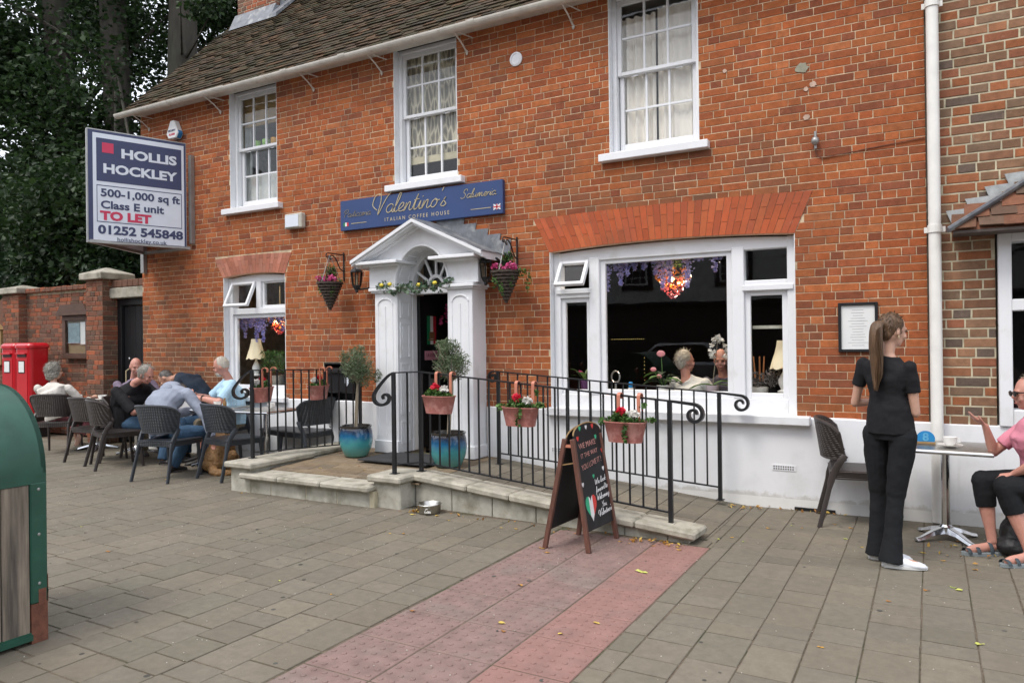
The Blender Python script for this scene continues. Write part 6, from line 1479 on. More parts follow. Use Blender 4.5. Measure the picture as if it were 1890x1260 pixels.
# waitress
t, q = person('young woman with a brown ponytail, dressed in black, standing with her back to us',
    dict(head=(-.215, -1.40, 1.55), face=(.76, .60, -.30), nk=(-.245, -1.415, 1.385), pel=(-.235, -1.40, .90), mid=(-.245, -1.41, 1.12), hL=(-.325, -1.37, .86), hR=(-.155, -1.44, .86), sL=(-.395, -1.36, 1.325), sR=(-.115, -1.475, 1.305), eL=(-.455, -1.30, 1.055), eR=(-.085, -1.44, 1.01), wL=(-.285, -1.12, 1.06), wR=(-.10, -1.17, 1.10), kL=(-.315, -1.33, .48), kR=(-.205, -1.45, .48), anL=(-.325, -1.345, .075), anR=(-.235, -1.50, .075), toe=(.95, .18, 0), handR=(-.2, .6, .3), palmL=(1, 0, 0), palmR=(-1, .2, 0)),
    SKIN, BLK, .55, BLKT, 1, H_BR, 'pony', WSHOE, .93, True, .007, .022, .90)
MB().tube([q['head']+q['sd']*.074-q['up']*.045+V(.0, .012*math.sin(a), .012*math.cos(a)) for a in [2*PI*i/10 for i in range(11)]], .0018, 4).build('earring', GOLD, t)
MB().tube([q['head']-q['f']*.098+q['up']*.032+(q['up']*math.cos(a)+q['sd']*math.sin(a))*.024 for a in [2*PI*i/10 for i in range(11)]], .006, 5).build('hair_tie', BLACK, t)
# woman in pink at the right edge
t, q = person('woman in a pink top and sunglasses seated at the right edge, one hand raised',
    dict(head=(0.615, -.86, 1.115), face=(-1, -.28, 0), nk=(0.660, -.86, .95), pel=(0.710, -.86, .50), mid=(0.670, -.86, .70), hL=(0.670, -.97, .50), hR=(0.670, -.76, .50), sL=(0.645, -1.05, .89), sR=(0.625, -.69, .89), eL=(0.610, -1.08, .66), eR=(0.420, -.72, .69), wL=(0.510, -1.0, .585), wR=(0.365, -.80, .885), handR=(-.75, -.1, .55), palmR=(.5, .2, .85), handL=(-.9, .2, -.25), palmL=(0, .1, -1), kL=(0.460, -1.02, .50), kR=(0.345, -.84, .50), anL=(0.590, -1.05, .085), anR=(0.395, -.87, .085), toeL=(-.8, -.55, 0), toeR=(-.9, -.45, 0)),
    SKINR, PINK, .75, BLKT, .42, H_BLD, 'short', None, .96, True, .007, 0, 1.12, curl=(.4, .12))
t.location.x -= .035
sg_ = MB()
for e in (-1, 1): sg_.ell(q['head']+q['sd']*e*.034+q['f']*.098+q['up']*.006, (.028, .006, .020), 10, 7, q['rot']); sg_.tube([q['head']+q['sd']*e*.062+q['f']*.092+q['up']*.012, q['head']+q['sd']*e*.078-q['f']*.01+q['up']*.010], .0035, 4)
sg_.tube([q['head']-q['sd']*.06+q['f']*.096+q['up']*.014, q['head']+q['sd']*.06+q['f']*.096+q['up']*.014], .004, 4).build('sunglasses', BLACK, t, smooth=True)
SAND = M('dark_sandal', (.035, .05, .06), .6)
for an, td in (((.395, -.87, 0), V(-.9, -.45, 0)), ((.59, -1.05, 0), V(-.8, -.55, 0))):
    td = td.normalized(); sv = V(td.y, -td.x, 0); c0 = V(*an)+td*.075; m = MB()
    m.rings([[c0+td*.135*math.cos(a)*1.0+sv*.048*math.sin(a)+V(0, 0, z) for a in [2*PI*k/16 for k in range(16)]] for z in (.001, .022)]); m.build('sandal_sole', M('sandal_sole_'+str(an[0]), (.22, .25, .26), .8), t)
    for u, h in ((.035, .042), (.095, .030), (-.05, .07)):
        m = MB(); m.tube([c0+td*u+sv*.046*math.cos(a)+V(0, 0, .018+h*math.sin(a)) for a in [PI*k/10 for k in range(11)]], .013, 8, flat=.28, ref=tuple(td)); m.build('sandal_strap', SAND, t)
bg_ = thing('handbag', 'soft black bag on the ground beside the seated woman in pink', 'bag', (.52, -.80, 0))
m = MB(); m.ell((.53, -.80, .14), (.13, .10, .135), 14, 9); m.ell((.50, -.84, .07), (.13, .11, .07), 14, 9); m.ell((.58, -.78, .2), (.08, .07, .07), 12, 8); o = m.build('bag_body', M('black_leather', (.014, .014, .015), .5, bump=.5, bs=30), bg_); remesh(o, .009, 2, .03)
MB().tube(spline([(.45, -.80, .2), (.46, -.82, .33), (.53, -.83, .38), (.60, -.80, .32), (.62, -.78, .2)], 4), .010, 6).build('bag_strap', BLACK, bg_, smooth=True)
jk = MB(); jk.ell((.62, -.97, .62), (.09, .07, .12), 12, 8); jk.ell((.60, -1.0, .52), (.08, .06, .08), 12, 8); o = jk.build('folded_scarf', M('purple_scarf', (.07, .055, .12), .9, var=.5, vs=60)); remesh(o, .01, 2, .02); tagk(o, 'dark purple scarf draped over the lap of the woman in pink', 'scarf')
# seated group on the left
person('white-haired woman in a white blouse seated with her back to us at the far left',
    dict(head=(-11.17, -.78, 1.165), face=(.25, .95, -.1), nk=(-11.15, -.81, .99), pel=(-10.98, -.83, .50), mid=(-11.06, -.86, .72), hL=(-11.09, -.86, .50), hR=(-10.89, -.80, .50), sL=(-11.36, -.92, .92), sR=(-10.90, -.74, .92), eL=(-11.42, -.72, .68), eR=(-10.82, -.58, .70), wL=(-11.25, -.5, .72), wR=(-10.92, -.38, .76), kL=(-11.22, -.48, .48), kR=(-10.95, -.42, .48), anL=(-11.2, -.44, .07), anR=(-10.93, -.62, .07), toe=(-.1, 1, 0)),
    SKIN, WHTB, 1.7, PNKT, .62, H_GREY, 'bob', TSHOE, 1.0, True, topname='blouse', build=1.08)
person('grey-haired person in a black top with a shoulder strap, leaning in to the group',
    dict(head=(-8.86, -.90, 1.145), face=(.85, .25, -.45), nk=(-9.04, -.94, 1.03), pel=(-9.22, -.90, .50), mid=(-9.24, -.94, .77), hL=(-9.25, -.78, .50), hR=(-9.15, -1.00, .50), sL=(-9.20, -.66, .96), sR=(-9.06, -1.18, .93), eL=(-8.95, -.56, .72), eR=(-8.80, -1.12, .68), wL=(-8.65, -.62, .80), wR=(-8.55, -.96, .78), kL=(-8.56, -.60, .48), kR=(-8.50, -.82, .48), anL=(-8.55, -.66, .07), anR=(-8.50, -.92, .07), toe=(.9, .3, 0)),
    SKINR, BLK, 1.0, JEAN, 1, H_GREY, 'short', BSHOE, 1.0, build=1.35)[0]
st = bpy.data.objects[[o.name for o in COL.objects if o.get('label', '').startswith('grey-haired person in a black')][0]]
MB().tube(spline([(-9.14, -.84, 1.045), (-9.22, -1.02, .98), (-9.26, -1.09, .86), (-9.22, -1.10, .74), (-9.1, -1.08, .60)], 4), .012, 4, flat=.4).build('shoulder_strap', cloth('strap_brown', (.05, .04, .035)), st); MB().obb((-9.24, -1.11, .78), (.05, .02, .045)).build('strap_buckle', CHROME, st)
person('bald man in a mauve shirt, mostly hidden at the back of the seated group',
    dict(head=(-9.86, -.38, 1.225), face=(.75, -.35, -.35), nk=(-9.93, -.36, 1.05), pel=(-9.96, -.35, .5), hL=(-9.92, -.22, .5), hR=(-9.94, -.46, .5), sL=(-9.84, -.14, .97), sR=(-9.98, -.58, .97), eL=(-9.66, -.12, .75), eR=(-9.75, -.6, .75), wL=(-9.45, -.25, .78), wR=(-9.5, -.5, .78), kL=(-9.5, -.25, .48), kR=(-9.52, -.5, .48), anL=(-9.5, -.25, .07), anR=(-9.52, -.5, .07)),
    SKINR, cloth('mauve_cotton', (.20, .16, .22)), .8, KHK, 1, None, '', BSHOE, 1.0)
person('dark-haired man in a navy polo shirt bending down over the table',
    dict(head=(-9.02, -.50, 1.06), face=(-.55, -.45, -.75), up=(-.75, -.1, .65), nk=(-8.86, -.42, 1.09), pel=(-8.50, -.28, .52), mid=(-8.56, -.30, .84), hL=(-8.36, -.40, .5), hR=(-8.48, -.17, .5), sL=(-8.62, -.62, 1.02), sR=(-8.78, -.20, 1.06), eL=(-8.45, -.74, .80), eR=(-8.95, -.15, .85), wL=(-8.66, -.80, .79), wR=(-9.0, -.38, .80), kL=(-8.7, -.6, .48), kR=(-8.8, -.35, .48), anL=(-8.6, -.62, .07), anR=(-8.75, -.4, .07), toe=(-.8, -.5, 0)),
    SKINT, NAVYS, .9, JEAN, 1, H_DARK, 'crop', BSHOE, 1.02, build=1.1, topname='polo_shirt')
t, q = person('person in a pale grey hooded top bent right forward over the golden dog',
    dict(head=(-7.96, -1.08, .93), face=(-.35, .55, -.85), up=(-.35, .8, .3), nk=(-7.93, -1.18, 1.02), pel=(-7.70, -1.45, .50), mid=(-7.80, -1.46, .82), hL=(-7.77, -1.46, .50), hR=(-7.55, -1.42, .50), sL=(-8.10, -1.28, .92), sR=(-7.66, -1.20, .95), eL=(-8.06, -1.05, .68), eR=(-7.42, -1.12, .66), wL=(-7.9, -.85, .72), wR=(-7.32, -1.12, .42), kL=(-7.82, -1.04, .48), kR=(-7.50, -1.00, .48), anL=(-7.90, -1.22, .07), anR=(-7.52, -1.10, .07), toe=(-.2, .9, 0), handR=(0, .3, -.9)),
    SKINR, GRYH, 1.92, JEAN, 1, H_DARK, 'crop', BSHOE, 1.0, build=1.10, topname='hooded_top')
m = MB(); m.ell((-7.95, -1.19, 1.035), (.125, .09, .05), 14, 9); m.ell((-7.91, -1.28, 1.0), (.10, .07, .06), 12, 8); remesh(m.build('hood', GRYH, t), .01, 2, .012)
t, q = person('white-haired bearded man in a pale blue T-shirt looking down at his phone',
    dict(head=(-8.09, -.36, 1.235), face=(-.78, -.50, -.52), nk=(-8.04, -.28, 1.06), pel=(-7.98, -.26, .50), mid=(-8.0, -.24, .77), hL=(-7.90, -.34, .5), hR=(-8.08, -.2, .5), sL=(-7.84, -.40, 1.0), sR=(-8.24, -.16, 1.0), eL=(-7.86, -.58, .79), eR=(-8.40, -.30, .80), wL=(-8.18, -.70, .86), wR=(-8.32, -.58, .87), handL=(-.8, -.3, .25), handR=(.3, -.8, .25), palmL=(0, -.3, 1), palmR=(0, .3, 1), kL=(-8.1, -.66, .48), kR=(-8.35, -.5, .48), anL=(-8.05, -.66, .07), anR=(-8.3, -.52, .07), toe=(-.6, -.8, 0)),
    SKINR, PALEB, .85, KHK, .2, H_WHITE, 'crop', BSHOE, 1.02, build=1.22, curl=(.6, .6), topname='t_shirt')
MB().ell(q['head']+q['f']*.058-q['up']*.085, (.048, .040, .036), 12, 8, q['rot']).build('beard', H_WHITE, t, smooth=True)
MB().tube([(-8.06, -.665+.03*math.cos(a), .845+.03*math.sin(a)) for a in [2*PI*i/10 for i in range(11)]], .008, 5).build('wrist_watch', BLACK, t)
o = MB().obb((-8.31, -.72, .90), (.075, .15, .010), R(35), R(-25)).build('phone', BLACK, bevel=.002); tagk(o, 'black phone held by the man in the pale blue T-shirt', 'phone')
# two customers inside the shop window
person('white-haired customer in a white shirt seen from behind through the big window',
    dict(head=(-2.30, .95, 1.275), face=(.75, .60, -.1), nk=(-2.29, .93, 1.10), pel=(-2.2, .95, .6), hL=(-2.3, .99, .6), hR=(-2.1, .90, .6), sL=(-2.46, 1.08, 1.04), sR=(-2.06, .86, 1.04), eL=(-2.5, 1.2, .82), eR=(-1.95, .95, .82), wL=(-2.3, 1.3, .82), wR=(-1.9, 1.2, .84), kL=(-2.2, 1.3, .55), kR=(-2.0, 1.3, .55), anL=(-2.2, 1.3, .3), anR=(-2., 1.3, .3)),
    SKINR, cloth('white_shirt', (.62, .62, .60)), .9, JEAN, 1, H_WHITE, 'short', None, 1.0, legs=False, build=1.1)
person('red-faced customer in a dark checked shirt facing out through the big window',
    dict(head=(-1.99, 1.25, 1.28), face=(.1, -1, -.25), nk=(-1.98, 1.30, 1.11), pel=(-1.98, 1.35, .6), hL=(-1.88, 1.35, .6), hR=(-2.08, 1.35, .6), sL=(-1.78, 1.33, 1.04), sR=(-2.18, 1.33, 1.04), eL=(-1.75, 1.2, .82), eR=(-2.2, 1.2, .82), wL=(-1.85, 1.05, .85), wR=(-2.1, 1.05, .85), kL=(0, 0, 0), kR=(0, 0, 0), anL=(-2, 1.3, .3), anR=(-2., 1.3, .3)),
    SKINR, cloth('check_shirt', (.08, .08, .11), .5), .9, JEAN, 1, H_WHITE, 'fringe_ring', None, 1.0, legs=False)

# ------------------------------------------------------------ golden dog sitting with its back to us
FUR = hairm('golden_fur', (.42, .24, .10), (.22, .11, .04)); dg = thing('dog', 'golden dog sitting between the two grey chairs with its head being stroked', 'dog', (-7.36, -.95, 0))
m = MB(); X, Y = -7.47, -.98
m.tube(spline([(X+.03, Y-.03, .12), (X+.02, Y, .22), (X-.02, Y+.06, .38), (X-.05, Y+.12, .50), (X-.08, Y+.15, .60)], 3), [.15, .155, .15, .14, .135, .13, .125, .115, .105, .095, .085, .08, .075], 14, flat=.95)
m.ell((X+.03, Y-.02, .12), (.16, .15, .12), 14, 9)
for s_ in (-1, 1):
    m.tube([(X+s_*.11, Y+.02, .14), (X+s_*.15, Y+.15, .17), (X+s_*.15, Y+.22, .10)], [.09, .085, .05], 10); m.tube([(X+s_*.15, Y+.08, .035), (X+s_*.14, Y+.27, .03), (X+s_*.14, Y+.31, .025)], [.04, .032, .03], 8)
    m.tube([(X+s_*.075-.05, Y+.20, .42), (X+s_*.075-.05, Y+.25, .22), (X+s_*.075-.05, Y+.26, .06), (X+s_*.075-.05, Y+.31, .03)], [.055, .042, .034, .032], 8)
hc = V(X-.13, Y+.16, .66); m.ell(hc, (.075, .085, .075), 12, 9); m.tube([hc+V(-.04, .03, -.01), hc+V(-.12, .07, -.05), hc+V(-.17, .09, -.07)], [.05, .04, .026], 9)
m.tube(spline([(X+.10, Y-.10, .06), (X+.22, Y-.16, .035), (X+.36, Y-.10, .03), (X+.46, Y+.0, .028)], 3), [.05, .055, .055, .05, .05, .045, .04, .03, .02, .012], 8)
remesh(m.build('body', FUR, dg), .010, 2, .022, hairt)
for s_ in (-1, 1): MB().ell(hc+V(.01, s_*.065, -.015), (.028, .014, .05), 8, 6).build('ear', FUR, dg, smooth=True)
MB().ell(hc+V(-.185, .095, -.065), .014, 8, 6).build('nose', BLACK, dg, smooth=True); MB().tube([hc+V(.06+.02*math.cos(a), -.01+.075*math.cos(a), -.09+.06*math.sin(a)) for a in [2*PI*i/12 for i in range(13)]], .008, 5).build('collar', POR, dg)

# ------------------------------------------------------------ things inside the windows
def wisteria(x0, x1, y, ztop, n, label, seed):
    t = thing('wisteria_garland', label, 'garland', ((x0+x1)/2, y, ztop-.3), 'artificial wisteria garlands inside the windows'); g = random.Random(seed)
    for k in range(n):
        x = x0+(x1-x0)*(k+.5*g.random())/n; L = g.choice([.14, .20, .26, .34, .40]); 
        def pf(gg, nn, x=x, L=L, yy=y+g.uniform(-.02, .05)):
            t_ = gg.random(nn); r = .046*(1-t_)+.010; return np.stack([x+gg.normal(size=nn)*r*.8, yy+gg.normal(size=nn)*r*.6, ztop-L*t_], 1)
        leaves(int(480*L+30), pf, .027, seed=seed+k, aspect=.9).build('flower_cluster', LF_WIS, t)
    leaves(int(120*(x1-x0))+40, lambda gg, nn: np.stack([x0+(x1-x0)*gg.random(nn), y+gg.normal(size=nn)*.03, ztop-.07*gg.random(nn)**1.5], 1), .05, seed=seed+50, aspect=.4).build('leaves', LF_EUC, t, kind='stuff')
wisteria(-3.0, -2.55, .235, 2.42, 6, 'lilac wisteria garland hanging at the left of the big window', 301); wisteria(-2.52, -2.20, .25, 2.42, 4, 'lilac wisteria garland hanging just above the lit chandelier', 321); wisteria(-2.1, -1.66, .235, 2.42, 5, 'lilac wisteria garland hanging at the right of the big window', 341)
wisteria(-8.50, -7.55, .24, 1.95, 9, 'lilac wisteria garland hanging inside the left ground-floor window', 361)
AMB = M('amber_crystal', (.70, .25, .04), .1, var=.3, coat=.5); PKC = M('pink_crystal', (.60, .12, .16), .1, var=.3, coat=.5)
GLOW = M('lit_bulb', (1, .8, .4), .5, emit=(1, .62, .22), es=14)
def chandelier(x, y, z, s, label, seed):
    t = thing('chandelier', label, 'chandelier', (x, y, z), 'lit amber crystal chandeliers inside'); g = random.Random(seed)
    for mt, nm, rr in ((AMB, 'amber_drops', (0, 1)), (PKC, 'pink_drops', (.4, 2))):
        m = MB()
        for k in range(170):
            a = g.uniform(0, 2*PI); h = g.random(); r = s*(.17*math.sin(PI*min(1, .25+.75*(1-h)))+.01)
            if nm[0] == 'p': h = g.uniform(-.5, .6); r = s*(.13 if h > 0 else .13*(1+h*1.6))*g.uniform(.6, 1)
            m.ell((x+r*math.cos(a), y+r*math.sin(a), z+s*.2*(h-.3)), s*g.uniform(.007, .012), 5, 4)
        m.build(nm, mt, t, kind='stuff')
    MB().tube([(x, y, z+.1*s), (x, y, z+.6*s)], .008, 6).tube([(x+.13*s*math.cos(a), y+.13*s*math.sin(a), z+.05*s) for a in [2*PI*i/16 for i in range(17)]], .005, 5).build('frame', GOLD, t)
    MB().ell((x, y-.03, z+.03), .022*s, 8, 6).ell((x+.05*s, y+.02, z+.0), .012*s, 8, 6).ell((x-.06*s, y-.02, z+.04), .012*s, 8, 6).build('bulb', GLOW, t, smooth=True)
    l = bpy.data.lights.new('bulb_light', 'POINT'); l.energy = 2.2*s; l.color = (1, .6, .3); l.shadow_soft_size = .03; lo = bpy.data.objects.new('bulb_light', l); COL.objects.link(lo); lo.parent = t; lo.location = (0, -.06, .02)
    leaves(90, blobpos([((x, y, z+.2*s), (.13*s, .10*s, .06*s))]), .05, seed=seed, aspect=.5).build('leaf_sprays', LF_BR, t, kind='stuff')
chandelier(-2.27, .45, 2.09, 1.0, 'lit amber crystal chandelier hanging in the middle of the big window', 401)
chandelier(-8.05, .62, 1.80, .9, 'lit amber crystal chandelier glimpsed in the left ground-floor window', 411)
SHADE = M('cream_lampshade', (.75, .66, .48), .9, var=.08, emit=(1, .78, .45), es=.12)
def lamp(x, y, z, s, label):
    t = thing('table_lamp', label, 'lamp', (x, y, z), 'cream-shaded table lamps on the window ledges'); n = 32; m = MB(); rr = []
    for k, (r, h) in enumerate(((.125, .0), (.105, .06), (.082, .13), (.066, .20), (.060, .25))):
        rr.append([(x+s*r*math.cos(a)*(1+.04*abs(math.sin(a*4))), y+s*r*math.sin(a)*(1+.04*abs(math.sin(a*4))), z+s*(.24+h-(.022*abs(math.sin(a*4)) if k == 0 else 0))) for a in [2*PI*i/n for i in range(n)]])
    m.rings(rr, cap=False).build('lamp_shade', SHADE, t, smooth=True)
    MB().lathe((x, y, z), [(.06*s, 0), (.065*s, .015*s), (.03*s, .03*s), (.052*s, .08*s), (.055*s, .12*s), (.03*s, .17*s), (.015*s, .20*s), (.012*s, .28*s)], 18).build('base', CERAM, t, smooth=True)
lamp(-1.19, .36, 1.0, 1.0, 'cream-shaded table lamp at the right end of the big window ledge'); lamp(-8.21, .33, 1.08, 1.05, 'cream-shaded table lamp behind the left ground-floor window')
bx('window_ledge', DARKFL, house, -3.45, -1.03, .26, .55, .93, .96); bx('window_ledge', DARKFL, house, -8.47, -7.29, .26, .6, .90, .93)
def pot(x, y, z, r, h, mt, name, label, cat='potted plant'):
    t = thing(name, label, cat, (x, y, z)); MB().lathe((x, y, z), [(r*.7, 0), (r*.95, h*.5), (r, h), (r*.92, h), (r*.88, h*.85)], 18).build('pot', mt, t, smooth=True); return t
# anthurium
t = pot(-2.36, .36, .96, .07, .09, CERAM, 'anthurium', 'anthurium with pink flowers on the ledge of the big window')
def bigleaf(m, c, d, L, W, droop=.3):
    c = V(*c); d = V(*d).normalized(); s_ = d.cross(V(0, 0, 1)).normalized(); rows = []
    for i in range(7):
        u = i/6; w_ = W*math.sin(PI*min(.98, u*.9+.08))**.8; p = c+d*L*u-V(0, 0, droop*L*u*u); rows.append([p-s_*w_+V(0, 0, .01), p, p+s_*w_+V(0, 0, .01)])
    o = len(m.v); m.add([p for r in rows for p in r], [(i*3+j, i*3+j+1, i*3+j+4, i*3+j+3) for i in range(6) for j in range(2)], (rnd.random(), .5, 0))
for k in range(13):
    a = 2*PI*k/13+rnd.uniform(-.2, .2); h = rnd.uniform(.10, .22); m = MB(); st_ = V(-2.36+.05*math.cos(a), .36+.04*math.sin(a), .96+h)
    m.tube([(-2.36, .36, 1.03), st_], .004, 4); bigleaf(m, st_, (math.cos(a), math.sin(a)*.6, .25), rnd.uniform(.12, .18), .042, .5); m.build('leaf', LF_DARK if k % 3 else LF_BR, t)
for (dx, h, r) in ((-.01, .40, .045), (-.09, .24, .032), (-.03, .17, .03)):
    MB().tube([(-2.36, .36, 1.03), (-2.36+dx, .34, .96+h)], .003, 4).build('flower_stalk', LF_BR, t); MB().ell((-2.36+dx, .33, .97+h), (r, .008, r*.7), 10, 6).build('pink_flower', M('spathe_'+str(h), (.70, .25, .27), .3), t, smooth=True)
# orchid
t = pot(-1.86, .36, .96, .065, .10, M('mauve_pot', (.48, .40, .44), .5), 'white_orchid', 'white orchid arching above its mauve pot in the big window')
MB().tube(spline([(-1.86, .36, 1.05), (-1.83, .36, 1.3), (-1.80, .34, 1.48), (-1.76, .32, 1.50), (-1.72, .31, 1.42)], 4), .004, 5).build('stem', STEMM, t)
for k, (x, z) in enumerate(((-1.83, 1.50), (-1.79, 1.53), (-1.75, 1.50), (-1.72, 1.45), (-1.71, 1.39), (-1.72, 1.33), (-1.85, 1.45), (-1.86, 1.39), (-1.845, 1.34), (-1.78, 1.49))):
    leaves(8, lambda g, n, x=x, z=z: np.stack([x+g.normal(size=n)*.013, .31+g.normal(size=n)*.01, z+g.normal(size=n)*.013], 1), .045, seed=k+500, aspect=.9).build('bloom', LF_WHT, t)
m = MB()
for a in (.3, 2.7, 1.2, 3.6, -.4): bigleaf(m, (-1.86, .36, 1.05), (math.cos(a), .3*math.sin(a), .35), .24, .022, .5)
m.build('strap_leaves', LF_BR, t)
# left-light plants, jar, fern, dried flowers, fairy lights
t = pot(-3.22, .38, .96, .06, .13, M('purple_pot', (.14, .05, .16), .5), 'peace_lily', 'leafy plant in a purple pot in the left light of the big window')
for k in range(12):
    a = 2*PI*k/12; m = MB(); bigleaf(m, (-3.22+.03*math.cos(a), .38, 1.06+.02*(k % 4)), (math.cos(a)*.8, .4*math.sin(a), .5+.3*(k % 3)), rnd.uniform(.16, .26), .028, .35); m.build('leaf', LF_BR if k % 2 else LF_PNK if k == 4 else LF_DARK, t)
t = pot(-2.70, .34, .96, .028, .06, CERAM, 'glass_jar', 'small labelled jar on the ledge at the left of the big window', 'jar'); MB().lathe((-2.70, .34, 1.02), [(.02, 0), (.022, .05), (.016, .06)], 12).build('lid', BLUEP, t)
o = MB().tube([(-2.86+.045*math.cos(a), .33, 1.13+.06*math.sin(a)) for a in [2*PI*i/18 for i in range(19)]], .009, 6).tube([(-2.86, .33, .96), (-2.86, .33, 1.07)], .012, 6).lathe((-2.86, .33, .96), [(.04, 0), (.04, .012)], 14).build('vanity_mirror', M('silver_ring', (.6, .6, .6), .3, metal=.8)); tagk(o, 'small round silver mirror stand at the left end of the big window ledge', 'ornament')
t = pot(-1.42, .38, .96, .085, .09, CERAM, 'dried_plant', 'painted pot of dried twigs and grey foliage beside the right-hand lamp')
leaves(300, blobpos([((-1.42, .38, 1.12), (.16, .08, .09)), ((-1.30, .40, 1.15), (.08, .06, .10))]), .045, seed=520, aspect=.3).build('dried_foliage', M('dried_foliage', (.20, .18, .17), .9), t, kind='stuff')
m = MB()
for dx in (-.04, .0, .03): m.tube([(-1.42+dx, .40, 1.10), (-1.42+dx*1.4, .40, 1.34)], [.010, .006], 5)
m.build('orange_spikes', M('orange_spike', (.55, .22, .08), .6), t)
t = pot(-7.82, .36, .93, .09, .16, M('fern_pot', (.35, .30, .24), .7), 'fern', 'leafy green fern beside the lamp behind the left ground-floor window')
leaves(700, lambda g, n: np.stack([-7.82+(g.random(n)-.5)*.5, .36+(g.random(n)-.5)*.2, 1.15+.27*g.random(n)], 1), .08, seed=530, aspect=.12, droop=1.5).build('fronds', LF_BR, t, kind='stuff')
m = MB()
for k in range(17): m.ell((-3.36+k*.025*1.0, 1.5, 1.525), .0028, 5, 4)
for k in range(8): m.ell((-2.955, 1.5, 1.30-.044*k), .0028, 5, 4)
o = m.build('fairy_lights', M('warm_led', (1, .8, .3), .5, emit=(1, .8, .25), es=.8)); tagk(o, 'string of tiny warm dotted lights inside the big window', 'fairy lights', kind=None)

# ------------------------------------------------------------ trees beyond the garden wall
def limb(m, pts, r0, r1, n=10): 
    p = spline(pts, 4); k = len(p); m.tube(p, [(r0+(r1-r0)*i/(k-1))*(1+.06*math.sin(i*1.7)) for i in range(k)], n)
def tree(label, trunks, blobs, nleaf, size, seed, mat=LF_TREE, shell=.5, grp='tall trees beyond the garden wall'):
    b = trunks[0][0][0]; t = thing('tree', label, 'tree', b, grp); g = random.Random(seed)
    for pts, r0, r1 in trunks:
        m = MB(); limb(m, pts, r0, r1); m.build('trunk', BARK, t, smooth=True)
    m = MB()
    for c, r in blobs[::3]:
        rr = r if not hasattr(r, '__len__') else r[0]; src = V(*trunks[g.randrange(len(trunks))][0][-2])
        for _ in range(1):
            e = V(*c)+V(g.uniform(-1, 1), g.uniform(-1, 1), g.uniform(-.6, 1))*rr*.7; q = src.lerp(e, .5)+V(0, 0, -.1*rr); m.tube([src, q, e], [.045, .025, .010], 5)
    m.build('branches', BARK, t, kind='stuff')
    leaves(nleaf, blobpos(blobs, shell), size, seed=seed, aspect=.7, up=.2).build('crown', mat, t, kind='stuff')
    return t
def rblobs(g, n, box_, r0, r1): return [((g.uniform(box_[0], box_[1]), g.uniform(box_[2], box_[3]), g.uniform(box_[4], box_[5])), g.uniform(r0, r1)) for _ in range(n)]
g = random.Random(77)
# left tree: two trunks in view, dense dark crown with low boughs
b1 = rblobs(g, 40, (-24, -14.5, 1.0, 6.5, 4.8, 13), 1.0, 1.9)+rblobs(g, 16, (-21, -12.5, 1.2, 3.2, 3.0, 4.8), .7, 1.2)
tree('great twin-trunked tree with a dense dark crown beyond the garden wall', [([(-16.3, 3.0, 0), (-16.6, 3.0, 3.5), (-17.4, 3.1, 6), (-18.1, 3.2, 9), (-18.5, 3.2, 13)],   .42, .24), ([(-15.9, 3.3, 0), (-15.9, 3.3, 4), (-16.3, 3.5, 8), (-16.8, 3.5, 13)], .40, .24)], b1, 120000, .125, 601)
b2 = rblobs(g, 15, (-18.5, -13.2, 5.5, 9.5, 6.6, 14), .8, 1.6)+rblobs(g, 4, (-14.0, -12.0, 3.2, 4.6, 6.6, 8.8), .3, .6)
tree('tall pale-trunked tree standing just behind the left end of the tiled roof', [([(-15.0, 4.1, 0), (-15.0, 4.1, 4), (-14.9, 4.2, 8), (-14.7, 4.2, 14)], .38, .28)], b2, 42000, .115, 602)
t = thing('tree', 'dark leafy shrub spilling over the garden wall between the two piers', 'tree', (-13.5, 1.5, 0), 'tall trees beyond the garden wall')
MB().tube([(-13.3, 1.6, 0), (-13.3, 1.5, 1.5), (-13.0, 1.4, 3)], [.09, .08, .05], 8).build('trunk', BARK, t)
leaves(9000, blobpos([((-13.6, 1.6, 3.0), (1.2, .7, .6)), ((-12.4, 1.5, 3.1), (1.0, .6, .55)), ((-14.6, 1.5, 3.2), (1.1, .7, .7)), ((-15.6, 1.4, 2.9), (1.1, .7, .7)), ((-12.3, .9, 2.55), (.30, .25, .35)), ((-12.9, 1.0, 2.8), (.6, .3, .3)), ((-16.8, 1.5, 2.8), (1.3, .7, .9))], .5), .12, seed=603, aspect=.75).build('crown', LF_DARK, t, kind='stuff')
def hpos(g, n):
    k = g.random(n); x = -44+34*k; return np.stack([x, 8.5+g.random(n)*2.5-.05*(x+20)+(g.random(n)-.5)*1.5, 9.5*g.random(n)**.8*(.75+.25*np.sin(x*.9))], 1)
leaves(34000, hpos, .34, seed=604, aspect=.8).build('far_trees', LF_DARK, None, kind='stuff')
tagk(COL.objects['far_trees'], 'dark mass of far trees closing the view behind the garden', 'trees', kind='stuff')
bx('distant_hedge', M('dark_hedge_body', (.012, .02, .01), 1, var=.5, vs=2, sp='world'), None, -46, -9, 12.0, 13, 0, 5.5); tagk(COL.objects['distant_hedge'], 'dark solid hedge bank at the bottom of the far trees', 'hedge')

